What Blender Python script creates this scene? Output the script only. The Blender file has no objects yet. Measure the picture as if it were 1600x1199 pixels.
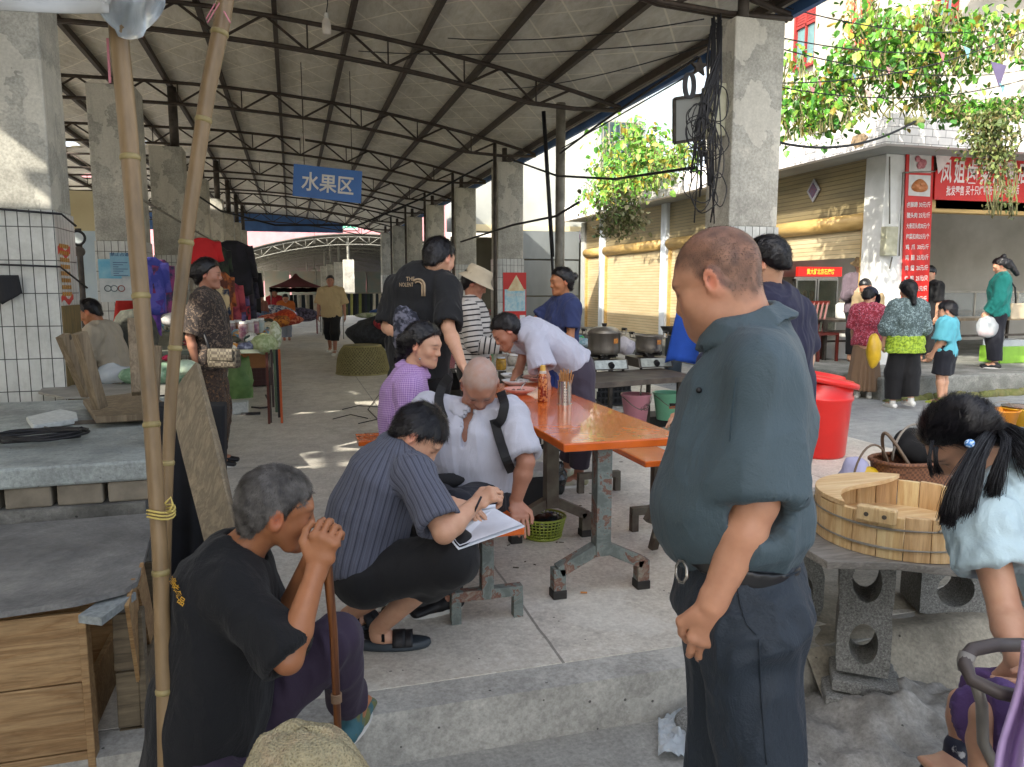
import bpy, math, random
import numpy as np
from mathutils import Vector, Matrix, Euler
R = math.radians
SC = bpy.context.scene
COL = SC.collection
rng = random.Random(7)
nrg = np.random.RandomState(11)
# ---------------------------------------------------------------- camera
FP = 1180.0; CZ = 1.45
PITCH = math.atan((599.5 - 450) / FP)
YAW = math.atan((800 - 455) * math.cos(PITCH) / FP)
FW = np.array([math.sin(YAW) * math.cos(PITCH), math.cos(YAW) * math.cos(PITCH), -math.sin(PITCH)])
RT = np.array([math.cos(YAW), -math.sin(YAW), 0.0]); UP = np.cross(RT, FW)
CAMP = np.array([0, 0, CZ])
cd = bpy.data.cameras.new('camera'); cam = bpy.data.objects.new('camera', cd); COL.objects.link(cam)
cam.location = (0, 0, CZ)
cam.rotation_euler = Matrix((RT, UP, -FW)).transposed().to_euler()
cd.sensor_fit = 'HORIZONTAL'; cd.sensor_width = 36; cd.lens = 36 * FP / 1600
cd.clip_start = 0.05; cd.clip_end = 600
SC.camera = cam
def ray(x, y): return FW + RT * (x - 800) / FP + UP * (599.5 - y) / FP
def onX(x, y, X): d = ray(x, y); return CAMP + d * X / d[0]
def onY(x, y, Y): d = ray(x, y); return CAMP + d * Y / d[1]
def onZ(x, y, Z=0.0): d = ray(x, y); return CAMP + d * (Z - CZ) / d[2]
def at(x, y, D): return CAMP + ray(x, y) * D
# ---------------------------------------------------------------- sky, sun, exposure
SUN_EL = 34.0
sdx, sdy = 0.80, 0.60                      # horizontal travel of the sunlight
W = bpy.data.worlds.new('World'); SC.world = W; W.use_nodes = True
nt = W.node_tree; bg = nt.nodes['Background']
sky = nt.nodes.new('ShaderNodeTexSky'); sky.sky_type = 'NISHITA'; sky.sun_disc = False
sky.sun_elevation = R(SUN_EL); sky.sun_rotation = math.atan2(-sdx, -sdy) % (2 * math.pi)
sky.air_density = 1.0; sky.dust_density = 4.0; sky.ozone_density = 1.0
hs = nt.nodes.new('ShaderNodeHueSaturation'); hs.inputs['Saturation'].default_value = 0.5   # hazy pale sky
nt.links.new(sky.outputs[0], hs.inputs['Color']); nt.links.new(hs.outputs[0], bg.inputs[0]); bg.inputs[1].default_value = 0.15
sl = bpy.data.lights.new('sun', 'SUN'); sl.energy = 2.5; sl.angle = R(0.55); sl.color = (1.0, 0.93, 0.80)
so = bpy.data.objects.new('sun', sl); COL.objects.link(so)
so.rotation_euler = Vector((sdx, sdy, -math.tan(R(SUN_EL)))).to_track_quat('-Z', 'Y').to_euler()
so.location = (-8, -6, 9)
SC.view_settings.view_transform = 'Standard'; SC.view_settings.look = 'None'
SC.view_settings.exposure = 1.8; SC.view_settings.gamma = 1.0
try:
 SC.cycles.max_bounces = 8; SC.cycles.diffuse_bounces = 5; SC.cycles.glossy_bounces = 3
 SC.cycles.transparent_max_bounces = 8; SC.cycles.sample_clamp_indirect = 6
except Exception: pass
# ---------------------------------------------------------------- numpy value noise
def _h(ix, iy, iz, s):
 n = (ix * 374761393 + iy * 668265263 + iz * 1274126177 + s * 974711) & 0x7fffffff
 n = ((n ^ (n >> 13)) * 1274126177) & 0x7fffffff
 return ((n ^ (n >> 16)) & 0xffff) / 65535.0
def vnoise(P, freq, s=0):
 P = np.asarray(P, float) * freq + 100.0
 i = np.floor(P).astype(np.int64); f = P - i; f = f * f * (3 - 2 * f)
 r = 0
 for dx in (0, 1):
  for dy in (0, 1):
   for dz in (0, 1):
    w = (f[..., 0] if dx else 1 - f[..., 0]) * (f[..., 1] if dy else 1 - f[..., 1]) * (f[..., 2] if dz else 1 - f[..., 2])
    r = r + w * _h(i[..., 0] + dx, i[..., 1] + dy, i[..., 2] + dz, s)
 return r * 2 - 1
def nz(v):
 v = np.asarray(v, float); return v / (np.linalg.norm(v) + 1e-12)
def A(*v): return np.array(v, float)
# ---------------------------------------------------------------- object helpers
def wloc(o):
 v = Vector((0, 0, 0))
 while o is not None:
  v = v + o.location; o = o.parent
 return np.array(v)
def tag(o, label=None, cat=None, group=None, kind=None):
 if label: o['label'] = label
 if cat: o['category'] = cat
 if group: o['group'] = group
 if kind: o['kind'] = kind
 return o
def thing(name, label, cat, loc=(0, 0, 0), group=None):
 o = bpy.data.objects.new(name, None); COL.objects.link(o); o.location = [float(v) for v in loc]
 o.empty_display_size = 0.1
 return tag(o, label, cat, group)
def obj(name, V, F, m, parent=None, smooth=False, bevel=0.0, col=None, org=None, attrs=None, sub=0):
 V = np.asarray(V, float)
 if parent is not None: o0 = wloc(parent)
 elif org is not None: o0 = np.asarray(org, float)
 else:
  lo, hi = V.min(0), V.max(0); o0 = A((lo[0] + hi[0]) / 2, (lo[1] + hi[1]) / 2, lo[2])
 me = bpy.data.meshes.new(name)
 if isinstance(F, np.ndarray):
  n = len(F); k = F.shape[1]
  me.vertices.add(len(V)); me.vertices.foreach_set('co', (V - o0).astype(np.float32).ravel())
  me.loops.add(n * k); me.loops.foreach_set('vertex_index', F.astype(np.int32).ravel())
  me.polygons.add(n); me.polygons.foreach_set('loop_start', np.arange(0, n * k, k, dtype=np.int32))
  me.update(calc_edges=True); me.validate()
 else:
  me.from_pydata((V - o0).tolist(), [], F); me.update()
 if smooth: me.polygons.foreach_set('use_smooth', np.ones(len(me.polygons), dtype=bool))
 if col is not None:
  at_ = me.color_attributes.new('col', 'FLOAT_COLOR', 'POINT')
  c = np.ones((len(V), 4), np.float32); c[:, :3] = col; at_.data.foreach_set('color', c.ravel())
 if attrs:
  for k_, v_ in attrs.items():
   a_ = me.attributes.new(k_, 'FLOAT_VECTOR', 'POINT'); a_.data.foreach_set('vector', np.asarray(v_, np.float32).ravel())
 o = bpy.data.objects.new(name, me); COL.objects.link(o)
 if m is not None: me.materials.append(m)
 if parent is not None: o.parent = parent
 else: o.location = o0.tolist()
 if bevel:
  b = o.modifiers.new('bevel', 'BEVEL'); b.width = bevel; b.segments = 2; b.limit_method = 'ANGLE'; b.angle_limit = R(40)
 if sub:
  b = o.modifiers.new('sub', 'SUBSURF'); b.levels = sub; b.render_levels = sub
 return o
def copy_tree(o, parent=None):
 c = o.copy(); COL.objects.link(c)
 if parent is not None: c.parent = parent
 for ch in list(o.children): copy_tree(ch, c)
 return c
def frame_of(d, up=(0, 0, 1)):
 d = nz(d); u = np.asarray(up, float)
 if abs(d @ u) > 0.98: u = A(0, 1, 0) if abs(d[1]) < .9 else A(1, 0, 0)
 x = nz(np.cross(u, d)); return x, np.cross(d, x), d
class MB:
 def __init__(s): s.v = []; s.f = []; s.c = []; s.cc = None
 def add(s, V, F):
  n = len(s.v); s.v += [tuple(float(q) for q in p) for p in V]; s.f += [tuple(n + i for i in f) for f in F]
  if s.cc is not None: s.c += [s.cc] * len(V)
  return s
 def box(s, lo, hi):
  x0, y0, z0 = lo; x1, y1, z1 = hi
  return s.add([(x0, y0, z0), (x1, y0, z0), (x1, y1, z0), (x0, y1, z0), (x0, y0, z1), (x1, y0, z1), (x1, y1, z1), (x0, y1, z1)],
     [(0, 3, 2, 1), (4, 5, 6, 7), (0, 1, 5, 4), (1, 2, 6, 5), (2, 3, 7, 6), (3, 0, 4, 7)])
 def obox(s, c, ax, ay, az):          # centre and half axes
  c, ax, ay, az = map(lambda q: np.asarray(q, float), (c, ax, ay, az))
  V = [c + i * ax + j * ay + k * az for k in (-1, 1) for j in (-1, 1) for i in (-1, 1)]
  return s.add(V, [(0, 2, 3, 1), (4, 5, 7, 6), (0, 1, 5, 4), (1, 3, 7, 5), (3, 2, 6, 7), (2, 0, 4, 6)])
 def bar(s, a, b, w, h, up=(0, 0, 1)):
  a = np.asarray(a, float); b = np.asarray(b, float); x, y, d = frame_of(b - a, up)
  return s.obox((a + b) / 2, x * w / 2, y * h / 2, (b - a) / 2)
 def rings(s, rings, cap=True, closed=False):
  n = len(rings[0]); V = [p for r in rings for p in r]; F = []
  m = len(rings)
  for i in range(m if closed else m - 1):
   for j in range(n):
    k = (j + 1) % n; i2 = (i + 1) % m; F.append((i * n + j, i * n + k, i2 * n + k, i2 * n + j))
  if cap and not closed:
   F.append(tuple(reversed(range(n)))); F.append(tuple((m - 1) * n + j for j in range(n)))
  return s.add(V, F)
 def cyl(s, a, b, r0, r1=None, n=12, cap=True):
  a = np.asarray(a, float); b = np.asarray(b, float); r1 = r0 if r1 is None else r1
  x, y, d = frame_of(b - a); T = [2 * math.pi * j / n for j in range(n)]
  return s.rings([[a + (x * math.cos(t) + y * math.sin(t)) * r0 for t in T], [b + (x * math.cos(t) + y * math.sin(t)) * r1 for t in T]], cap)
 def tube(s, pts, r, n=8, cap=True, closed=False):
  P = [np.asarray(p, float) for p in pts]; m = len(P)
  rs = r if hasattr(r, '__len__') else [r] * m
  R_ = []; ref = None
  for i in range(m):
   d = nz(P[(i + 1) % m if closed else min(i + 1, m - 1)] - P[(i - 1) % m if closed else max(i - 1, 0)])
   if ref is None: x, y, _ = frame_of(d)
   else:
    x = nz(ref - d * (ref @ d)); y = np.cross(d, x)
   ref = x
   R_.append([P[i] + (x * math.cos(2 * math.pi * j / n) + y * math.sin(2 * math.pi * j / n)) * rs[i] for j in range(n)])
  return s.rings(R_, cap, closed)
 def lathe(s, c, prof, n=32, cap=True, ax=(1, 0, 0), ay=(0, 1, 0), az=(0, 0, 1), arc=None):
  c = np.asarray(c, float); ax, ay, az = map(lambda q: np.asarray(q, float), (ax, ay, az))
  return s.rings([[c + (ax * math.cos(2 * math.pi * j / n) + ay * math.sin(2 * math.pi * j / n)) * r + az * z for j in range(n)] for r, z in prof], cap)
 def ball(s, c, r, n=12, m=8, ax=(1, 0, 0), ay=(0, 1, 0), az=(0, 0, 1)):
  r = r if hasattr(r, '__len__') else (r, r, r)
  c = np.asarray(c, float); ax, ay, az = [np.asarray(q, float) * k for q, k in zip((ax, ay, az), r)]
  rr = []
  for i in range(m + 1):
   t = -math.pi / 2 + math.pi * i / m; q = max(math.cos(t), 1e-3)
   rr.append([c + (ax * math.cos(2 * math.pi * j / n) + ay * math.sin(2 * math.pi * j / n)) * q + az * math.sin(t) for j in range(n)])
  return s.rings(rr, True)
 def prism(s, poly, off):             # planar polygon extruded by a vector
  n = len(poly); off = np.asarray(off, float)
  V = [np.asarray(p, float) for p in poly] + [np.asarray(p, float) + off for p in poly]
  return s.add(V, [tuple(reversed(range(n))), tuple(range(n, 2 * n))] + [(i, (i + 1) % n, n + (i + 1) % n, n + i) for i in range(n)])
 def sheet(s, fn, nu, nv):
  V = [fn(i / nu, j / nv) for j in range(nv + 1) for i in range(nu + 1)]
  F = [(j * (nu + 1) + i, j * (nu + 1) + i + 1, (j + 1) * (nu + 1) + i + 1, (j + 1) * (nu + 1) + i) for j in range(nv) for i in range(nu)]
  return s.add(V, F)
 def shell(s, fn, nu, nv, th):        # sheet with thickness vector th
  th = np.asarray(th, float)
  n0 = (nu + 1) * (nv + 1); V = [np.asarray(fn(i / nu, j / nv), float) for j in range(nv + 1) for i in range(nu + 1)]
  idx = lambda i, j: j * (nu + 1) + i
  F = [(idx(i, j), idx(i + 1, j), idx(i + 1, j + 1), idx(i, j + 1)) for j in range(nv) for i in range(nu)]
  F2 = [tuple(n0 + q for q in reversed(f)) for f in F]
  E = []
  for i in range(nu): E += [(idx(i + 1, 0), idx(i, 0), n0 + idx(i, 0), n0 + idx(i + 1, 0)), (idx(i, nv), idx(i + 1, nv), n0 + idx(i + 1, nv), n0 + idx(i, nv))]
  for j in range(nv): E += [(idx(0, j), idx(0, j + 1), n0 + idx(0, j + 1), n0 + idx(0, j)), (idx(nu, j + 1), idx(nu, j), n0 + idx(nu, j), n0 + idx(nu, j + 1))]
  return s.add(V + [v + th for v in V], F + F2 + E)
 def jit(s, amp, freq, seed=0):
  P = np.array(s.v); d = np.stack([vnoise(P, freq, seed + k) for k in range(3)], -1) * amp; s.v = [tuple(q) for q in P + d]; return s
 def build(s, name, m, parent=None, smooth=False, bevel=0.0, org=None, sub=0):
  col = np.array(s.c) if s.c and len(s.c) == len(s.v) else None
  return obj(name, s.v, s.f, m, parent, smooth, bevel, col=col, org=org, sub=sub)
def text(name, body, m, parent, center, right, up, size, depth=0.004, bold=0.0, fit=None, fith=None):
 c = bpy.data.curves.new(name, 'FONT'); c.body = body; c.size = 1.0; c.extrude = 0.0; c.offset = bold
 c.align_x = 'CENTER'; c.align_y = 'CENTER'; c.resolution_u = 2
 t = bpy.data.objects.new(name, c); COL.objects.link(t)
 dg = bpy.context.evaluated_depsgraph_get(); me0 = bpy.data.meshes.new_from_object(t.evaluated_get(dg))
 V = np.array([v.co[:] for v in me0.vertices]); F = [tuple(p.vertices) for p in me0.polygons]
 bpy.data.objects.remove(t); bpy.data.curves.remove(c); bpy.data.meshes.remove(me0)
 if len(V) == 0: return None
 lo, hi = V.min(0), V.max(0); V = V - (lo + hi) / 2
 sx = sy = size
 if fit: sx = fit / (hi[0] - lo[0])
 if fith: sy = fith / (hi[1] - lo[1])
 right, up = nz(right), nz(up); n = np.cross(right, up)
 Wd = np.asarray(center, float) + V[:, :1] * right * sx + V[:, 1:2] * up * sy + n * depth
 o = obj(name, Wd, F, m, parent); return o
# ---------------------------------------------------------------- materials
MATS = {}
class NT:
 def __init__(s, name):
  s.m = bpy.data.materials.new(name); s.m.use_nodes = True; s.t = s.m.node_tree; s.b = s.t.nodes['Principled BSDF']
 def n(s, k, **kw):
  nd = s.t.nodes.new('ShaderNode' + k)
  for a, v in kw.items():
   if a[0] == 'i' and a[1:].isdigit():
    if hasattr(v, 'is_output') or isinstance(v, bpy.types.NodeSocket): s.t.links.new(v, nd.inputs[int(a[1:])])
    else: nd.inputs[int(a[1:])].default_value = v
   else: setattr(nd, a, v)
  return nd
 def l(s, a, b): s.t.links.new(a, b)
 def coord(s, scale=(1, 1, 1), rot=(0, 0, 0), kind='Object', loc=(0, 0, 0)):
  tc = s.n('TexCoord'); mp = s.n('Mapping'); s.l(tc.outputs[kind], mp.inputs[0])
  mp.inputs['Scale'].default_value = scale; mp.inputs['Rotation'].default_value = rot; mp.inputs['Location'].default_value = loc
  return mp.outputs[0]
 def noise(s, vec, scale, detail=4, rough=0.55, dist=0.0):
  nd = s.n('TexNoise'); s.l(vec, nd.inputs['Vector']); nd.inputs['Scale'].default_value = scale
  nd.inputs['Detail'].default_value = detail; nd.inputs['Roughness'].default_value = rough; nd.inputs['Distortion'].default_value = dist
  return nd.outputs['Fac']
 def ramp(s, fac, stops):
  nd = s.n('ValToRGB'); s.l(fac, nd.inputs[0]); e = nd.color_ramp.elements
  while len(e) < len(stops): e.new(0.5)
  for el, (p, c) in zip(e, stops): el.position = p; el.color = tuple(c) + (1,) if len(c) == 3 else c
  return nd.outputs['Color']
 def mix(s, fac, a, b, mode='MIX'):
  nd = s.n('Mix', data_type='RGBA', blend_type=mode)
  for v, i in ((fac, 0), (a, 6), (b, 7)):
   if isinstance(v, bpy.types.NodeSocket): s.l(v, nd.inputs[i])
   else: nd.inputs[i].default_value = v if i == 0 else (tuple(v) + (1,) if len(v) == 3 else v)
  return nd.outputs[2]
 def math(s, op, a, b=0.0, c=None):
  nd = s.n('Math', operation=op)
  for i, v in enumerate((a, b) + ((c,) if c is not None else ())):
   if isinstance(v, bpy.types.NodeSocket): s.l(v, nd.inputs[i])
   else: nd.inputs[i].default_value = v
  return nd.outputs[0]
 def bump(s, h, strength=0.3, dist=0.01):
  nd = s.n('Bump'); nd.inputs['Strength'].default_value = strength; nd.inputs['Distance'].default_value = dist
  s.l(h, nd.inputs['Height']); s.l(nd.outputs[0], s.b.inputs['Normal']); return nd
 def fin(s, color=None, rough=None, metal=None, **kw):
  for v, k in ((color, 'Base Color'), (rough, 'Roughness'), (metal, 'Metallic')):
   if v is None: continue
   if isinstance(v, bpy.types.NodeSocket): s.l(v, s.b.inputs[k])
   else: s.b.inputs[k].default_value = (tuple(v) + (1,) if hasattr(v, '__len__') and len(v) == 3 else v)
  for k, v in kw.items(): s.b.inputs[k.replace('_', ' ')].default_value = v
  return s.m
def hexc(h):                               # sRGB hex to linear
 h = h.lstrip('#'); c = [int(h[i:i + 2], 16) / 255 for i in (0, 2, 4)]
 return tuple(x / 12.92 if x <= 0.04045 else ((x + 0.055) / 1.055) ** 2.4 for x in c)
def mat(name, c, rough=0.6, metal=0.0, c2=None, scale=8.0, bump=0.0, bscale=40.0, bd=0.005, stretch=(1, 1, 1), detail=4, thr=(0.35, 0.7), **kw):
 if name in MATS: return MATS[name]
 if isinstance(c, str): c = hexc(c)
 if isinstance(c2, str): c2 = hexc(c2)
 s = NT(name); v = s.coord(stretch)
 if c2 is None: c2 = tuple(x * 0.8 for x in c)
 col = s.ramp(s.noise(v, scale, detail), [(thr[0], c), (thr[1], c2)])
 if bump: s.bump(s.noise(v, bscale, 3), bump, bd)
 MATS[name] = s.fin(col, rough, metal, **kw); return MATS[name]
def vmat(name, rough=0.6, bump=0.0, bscale=60, var=0.25, **kw):       # colour comes from the mesh's own colour attribute
 if name in MATS: return MATS[name]
 s = NT(name); a = s.n('VertexColor', layer_name='col'); v = s.coord()
 k = s.ramp(s.noise(v, 30, 3), [(0.3, (1 - var,) * 3), (0.7, (1, 1, 1))])
 if bump: s.bump(s.noise(v, bscale, 3), bump, 0.004)
 MATS[name] = s.fin(s.mix(1.0, a.outputs[0], k, 'MULTIPLY'), rough, **kw); return MATS[name]
def m_concrete(name, c1, c2, c3, joints=None, rough=(0.55, 0.85), big=0.6, bump=0.35, pits=True):
 s = NT(name); v = s.coord()
 n1 = s.noise(v, big, 6, 0.65); n2 = s.noise(v, 7, 6, 0.7); n3 = s.noise(v, 55, 4, 0.7)
 col = s.ramp(n1, [(0.35, c1), (0.5, c2), (0.68, c3)])
 col = s.mix(s.math('MULTIPLY', s.ramp(n2, [(0.4, (0, 0, 0)), (0.75, (1, 1, 1))]), 0.55), col, tuple(x * 0.55 for x in c2))
 col = s.mix(0.35, col, s.ramp(n3, [(0.3, (0.15,) * 3), (0.7, (0.95,) * 3)]), 'OVERLAY')
 h = s.math('ADD', s.math('MULTIPLY', n2, 0.7), s.math('MULTIPLY', n3, 0.35))
 if name in ('column_plaster', 'edge_concrete', 'floor_concrete'):
  pm = s.math('GREATER_THAN', s.noise(s.coord(loc=(7, 3, 5)), 1.7 if name[0] == 'c' else .9, 5, .55), .56); col = s.mix(s.math('MULTIPLY', pm, .36 if name[0] == 'c' else .22), col, tuple(min(.75, x * 1.35) for x in c1)); h = s.math('ADD', h, s.math('MULTIPLY', pm, .5 if name[0] == 'c' else 0))
  dr = s.ramp(s.noise(s.coord((5, 5, .7) if name[0] == 'c' else (1, 1, 1)), 1.6, 6, .75), [(.52, (0, 0, 0)), (.7, (1, 1, 1))]); col = s.mix(s.math('MULTIPLY', dr, .4), col, tuple(x * .45 for x in c3))
 if pits:
  vo = s.n('TexVoronoi'); s.l(v, vo.inputs['Vector']); vo.inputs['Scale'].default_value = 16
  msk = s.math('MULTIPLY', s.math('LESS_THAN', vo.outputs['Distance'], 0.09), s.math('GREATER_THAN', n2, 0.5))
  col = s.mix(msk, col, tuple(x * 0.25 for x in c2))
 if joints:
  sp = s.n('SeparateXYZ'); tc = s.n('NewGeometry'); s.l(tc.outputs['Position'], sp.inputs[0])
  wob = s.math('MULTIPLY', s.noise(v, 3, 3), 0.03)
  m = None
  for ax, x0, per, w in joints:
   q = s.math('ADD', s.math('SUBTRACT', sp.outputs[ax], x0 - 0.015), wob)
   q = s.math('ABSOLUTE', s.math('SUBTRACT', s.math('FRACT', s.math('ADD', s.math('DIVIDE', q, per), 0.5)), 0.5))
   q = s.math('LESS_THAN', q, w / per)
   m = q if m is None else s.math('MAXIMUM', m, q)
  col = s.mix(s.math('MULTIPLY', m, 0.7), col, tuple(x * 0.2 for x in c2)); h = s.math('SUBTRACT', h, m)
 s.bump(h, bump, 0.012)
 rg = s.n('MapRange'); s.l(n2, rg.inputs[0]); rg.inputs[1].default_value = 0.3; rg.inputs[2].default_value = 0.7; rg.inputs[3].default_value = rough[0]; rg.inputs[4].default_value = rough[1]
 MATS[name] = s.fin(col, rg.outputs[0]); return MATS[name]
def m_wood(name, c1, c2, axis=0, scale=1.0, rough=0.6, knots=True, grime=0.3):
 s = NT(name); st = [14.0, 14.0, 14.0]; st[axis] = 1.2
 v = s.coord(tuple(x * scale for x in st)); vv = s.coord()
 n1 = s.noise(v, 1.6, 5, 0.6, 1.2); n2 = s.noise(v, 9, 4, 0.7)
 col = s.ramp(n1, [(0.3, c1), (0.48, tuple((a + b) / 2 for a, b in zip(c1, c2))), (0.55, c2), (0.72, c1)])
 col = s.mix(0.3, col, s.ramp(n2, [(0.3, (0.2,) * 3), (0.75, (0.95,) * 3)]), 'OVERLAY')
 oi = s.n('ObjectInfo'); col = s.mix(0.55, col, s.ramp(oi.outputs['Random'], [(0.0, (0.36, 0.33, 0.30)), (0.5, (0.5, 0.5, 0.5)), (1.0, (0.62, 0.6, 0.56))]), 'OVERLAY')
 col = s.mix(s.math('MULTIPLY', s.ramp(s.noise(vv, 3.5, 6, 0.7), [(0.45, (0, 0, 0)), (0.75, (1, 1, 1))]), grime), col, tuple(x * 0.35 for x in c2))
 if knots:
  vo = s.n('TexVoronoi'); s.l(s.coord(tuple(2.6 if i != axis else 1.3 for i in range(3))), vo.inputs['Vector']); vo.inputs['Scale'].default_value = 1.7
  col = s.mix(s.math('LESS_THAN', vo.outputs['Distance'], 0.05), col, tuple(x * 0.3 for x in c2))
 s.bump(s.math('ADD', n1, s.math('MULTIPLY', n2, 0.5)), 0.3, 0.004)
 MATS[name] = s.fin(col, rough); return MATS[name]
def m_tiles(name, c1, c2, mortar, w, h, axes=(0, 2), off=0.5, msize=0.006, rough=0.25, grime=0.4):
 s = NT(name); g = s.n('NewGeometry'); sp = s.n('SeparateXYZ'); s.l(g.outputs['Position'], sp.inputs[0])
 cb = s.n('CombineXYZ');
 if axes == 'auto':                      # walls facing either way: add x and y
  s.l(s.math('ADD', sp.outputs[0], sp.outputs[1]), cb.inputs[0])
 else: s.l(sp.outputs[axes[0]], cb.inputs[0])
 s.l(sp.outputs[2], cb.inputs[1])
 b = s.n('TexBrick'); s.l(cb.outputs[0], b.inputs['Vector']); b.offset = off
 b.inputs['Color1'].default_value = tuple(c1) + (1,); b.inputs['Color2'].default_value = tuple(c2) + (1,); b.inputs['Mortar'].default_value = tuple(mortar) + (1,)
 b.inputs['Scale'].default_value = 1; b.inputs['Mortar Size'].default_value = msize; b.inputs['Brick Width'].default_value = w; b.inputs['Row Height'].default_value = h
 n = s.noise(s.coord(), 3, 7, 0.75)
 n2 = s.noise(s.coord((6, 6, 1.2)), 2, 5, 0.7)
 col = s.mix(s.math('MULTIPLY', s.ramp(n, [(0.45, (0, 0, 0)), (0.72, (1, 1, 1))]), grime), b.outputs['Color'], tuple(x * 0.3 for x in mortar))
 col = s.mix(s.math('MULTIPLY', s.ramp(n2, [(0.5, (0, 0, 0)), (0.75, (1, 1, 1))]), grime * 0.8), col, (0.12, 0.10, 0.07))
 s.bump(s.math('SUBTRACT', s.math('MULTIPLY', n, 0.2), b.outputs['Fac']), 0.5, 0.006)
 MATS[name] = s.fin(col, rough); return MATS[name]
# ================================================================ SETTING
C = hexc
M_floor = m_concrete('floor_concrete', C('d2ccbe'), C('c8c2b6'), C('b6b2aa'), joints=[(0, 1.0, 2.9, 0.006), (1, 6.4, 4.3, 0.006)], rough=(0.32, 0.7), big=0.5, bump=0.22)
M_edge = m_concrete('edge_concrete', C('b4b2aa'), C('a3a19a'), C('86837a'), rough=(0.6, 0.9), big=1.6, bump=0.4)
M_ground = m_concrete('ground_concrete', C('b2b0a8'), C('9c9a93'), C('827f78'), rough=(0.6, 0.9), big=0.8, bump=0.5)
M_street = m_concrete('street_concrete', C('a3a5a3'), C('8f9292'), C('7c7f80'), rough=(0.35, 0.8), big=0.35, bump=0.25)
M_kerb = m_concrete('kerb_stone', C('9a9a92'), C('7f807a'), C('5f6058'), rough=(0.7, 0.9), big=2.5, bump=0.6)
M_colc = m_concrete('column_plaster', C('c3bfb2'), C('aaa89e'), C('8f8d84'), rough=(0.7, 0.9), big=1.6, bump=0.25, pits=False)
M_coltile = m_tiles('column_tile', C('c9cac4'), C('bdbfba'), C('3a3a36'), 0.075, 0.235, axes='auto', off=0.0, msize=0.0035, rough=0.3, grime=0.35)
M_partile = m_tiles('parapet_tile', C('eae6e3'), C('e0dbd7'), C('8f8a85'), 0.235, 0.105, axes='auto', off=0.5, msize=0.005, rough=0.35, grime=0.1)
M_steel = mat('truss_steel', C('4a4038'), 0.6, 0.3, c2=C('3a322c'), scale=14, bump=0.2)
M_steeld = mat('dark_steel', C('3b3630'), 0.6, 0.4, c2=C('57504a'), scale=10)
M_pipe = mat('pipe_steel', C('8f8b80'), 0.5, 0.1, c2=C('6a655b'), scale=6)
M_blue = mat('blue_fascia', C('4a74b0'), 0.5, 0.1, c2=C('3f5f8e'), scale=2)
M_wallw = mat('white_wall', C('c4c0b8'), 0.8, c2=C('aaa69c'), scale=1.2, bump=0.15)
M_wallc = mat('cream_wall', C('d4c8a4'), 0.8, c2=C('c2b48e'), scale=1.0)
M_wallg = mat('grey_wall', C('a3a6a2'), 0.85, c2=C('878a86'), scale=0.8, detail=7)
M_wallb = mat('blue_grey_wall', C('9fb0bd'), 0.85, c2=C('7f8b94'), scale=2.2, detail=7, stretch=(2, 2, .5))
M_pink = mat('pink_wall', C('b98084'), 0.8, c2=C('ab7478'), scale=0.6)
M_red = mat('red_frame', C('8e2a26'), 0.5, c2=C('6f1f1c'), scale=5)
M_glass = mat('dark_glass', C('34434a'), 0.08, 0.0, c2=C('47585c'), scale=0.8)
M_black = mat('black_rubber', C('16161a'), 0.55)
M_white = mat('white_paint', C('dcdcd8'), 0.45, c2=C('c8c8c2'), scale=4)
M_redp = mat('red_print', C('c8231b'), 0.45, c2=C('b51d17'), scale=3)
M_yel = mat('yellow_paint', C('bfa066'), 0.5, 0.05, c2=C('a5864c'), scale=3, stretch=(1, 1, 6))
def m_shutter(name, c1, c2):
 s = NT(name); v = s.coord(); n = s.noise(s.coord((1, .5, 3)), 1.5, 5, .7)
 w = s.n('TexWave', wave_type='BANDS', bands_direction='Z', wave_profile='SAW'); s.l(v, w.inputs[0]); w.inputs['Scale'].default_value = 4.4
 col = s.ramp(n, [(.35, c1), (.65, c2)])
 col = s.mix(s.math('MULTIPLY', s.math('LESS_THAN', w.outputs['Fac'], .16), .6), col, tuple(x * .3 for x in c2))
 s.bump(w.outputs['Fac'], .8, .012); return s.fin(col, .38, .25)
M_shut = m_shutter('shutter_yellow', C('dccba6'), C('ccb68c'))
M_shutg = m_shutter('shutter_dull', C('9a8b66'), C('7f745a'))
def m_foil():
 s = NT('roof_foil'); v = s.coord(); n = s.noise(s.coord((1, .35, 1)), 2.6, 6, .7, .6); n2 = s.noise(v, .6, 3)
 sp = s.n('SeparateXYZ'); s.l(v, sp.inputs[0])
 ln = None
 for sg in (1, -1):
  q = s.math('ADD', s.math('MULTIPLY', sp.outputs[0], 1.5), s.math('MULTIPLY', sp.outputs[1], sg * 1.1))
  q = s.math('LESS_THAN', s.math('FRACT', q), .045); ln = q if ln is None else s.math('MAXIMUM', ln, q)
 col = s.ramp(n, [(.3, C('bcb7a9')), (.5, C('d8d4c7')), (.72, C('ebe7db'))])
 n3 = s.noise(s.coord((1, .25, 1)), 9, 5, .75, 1.5); col = s.mix(.55, col, s.ramp(n3, [(.35, (.3, .3, .3)), (.65, (.72, .72, .72))]), 'OVERLAY'); col = s.mix(s.math('MULTIPLY', n2, .45), col, C('8c8570'))
 col = s.mix(s.math('MULTIPLY', ln, .75), col, C('efe9d8'))
 s.bump(s.math('ADD', n, s.math('MULTIPLY', ln, .1)), .55, .05); return s.fin(col, .45, .12)
M_foil = m_foil()
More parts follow.
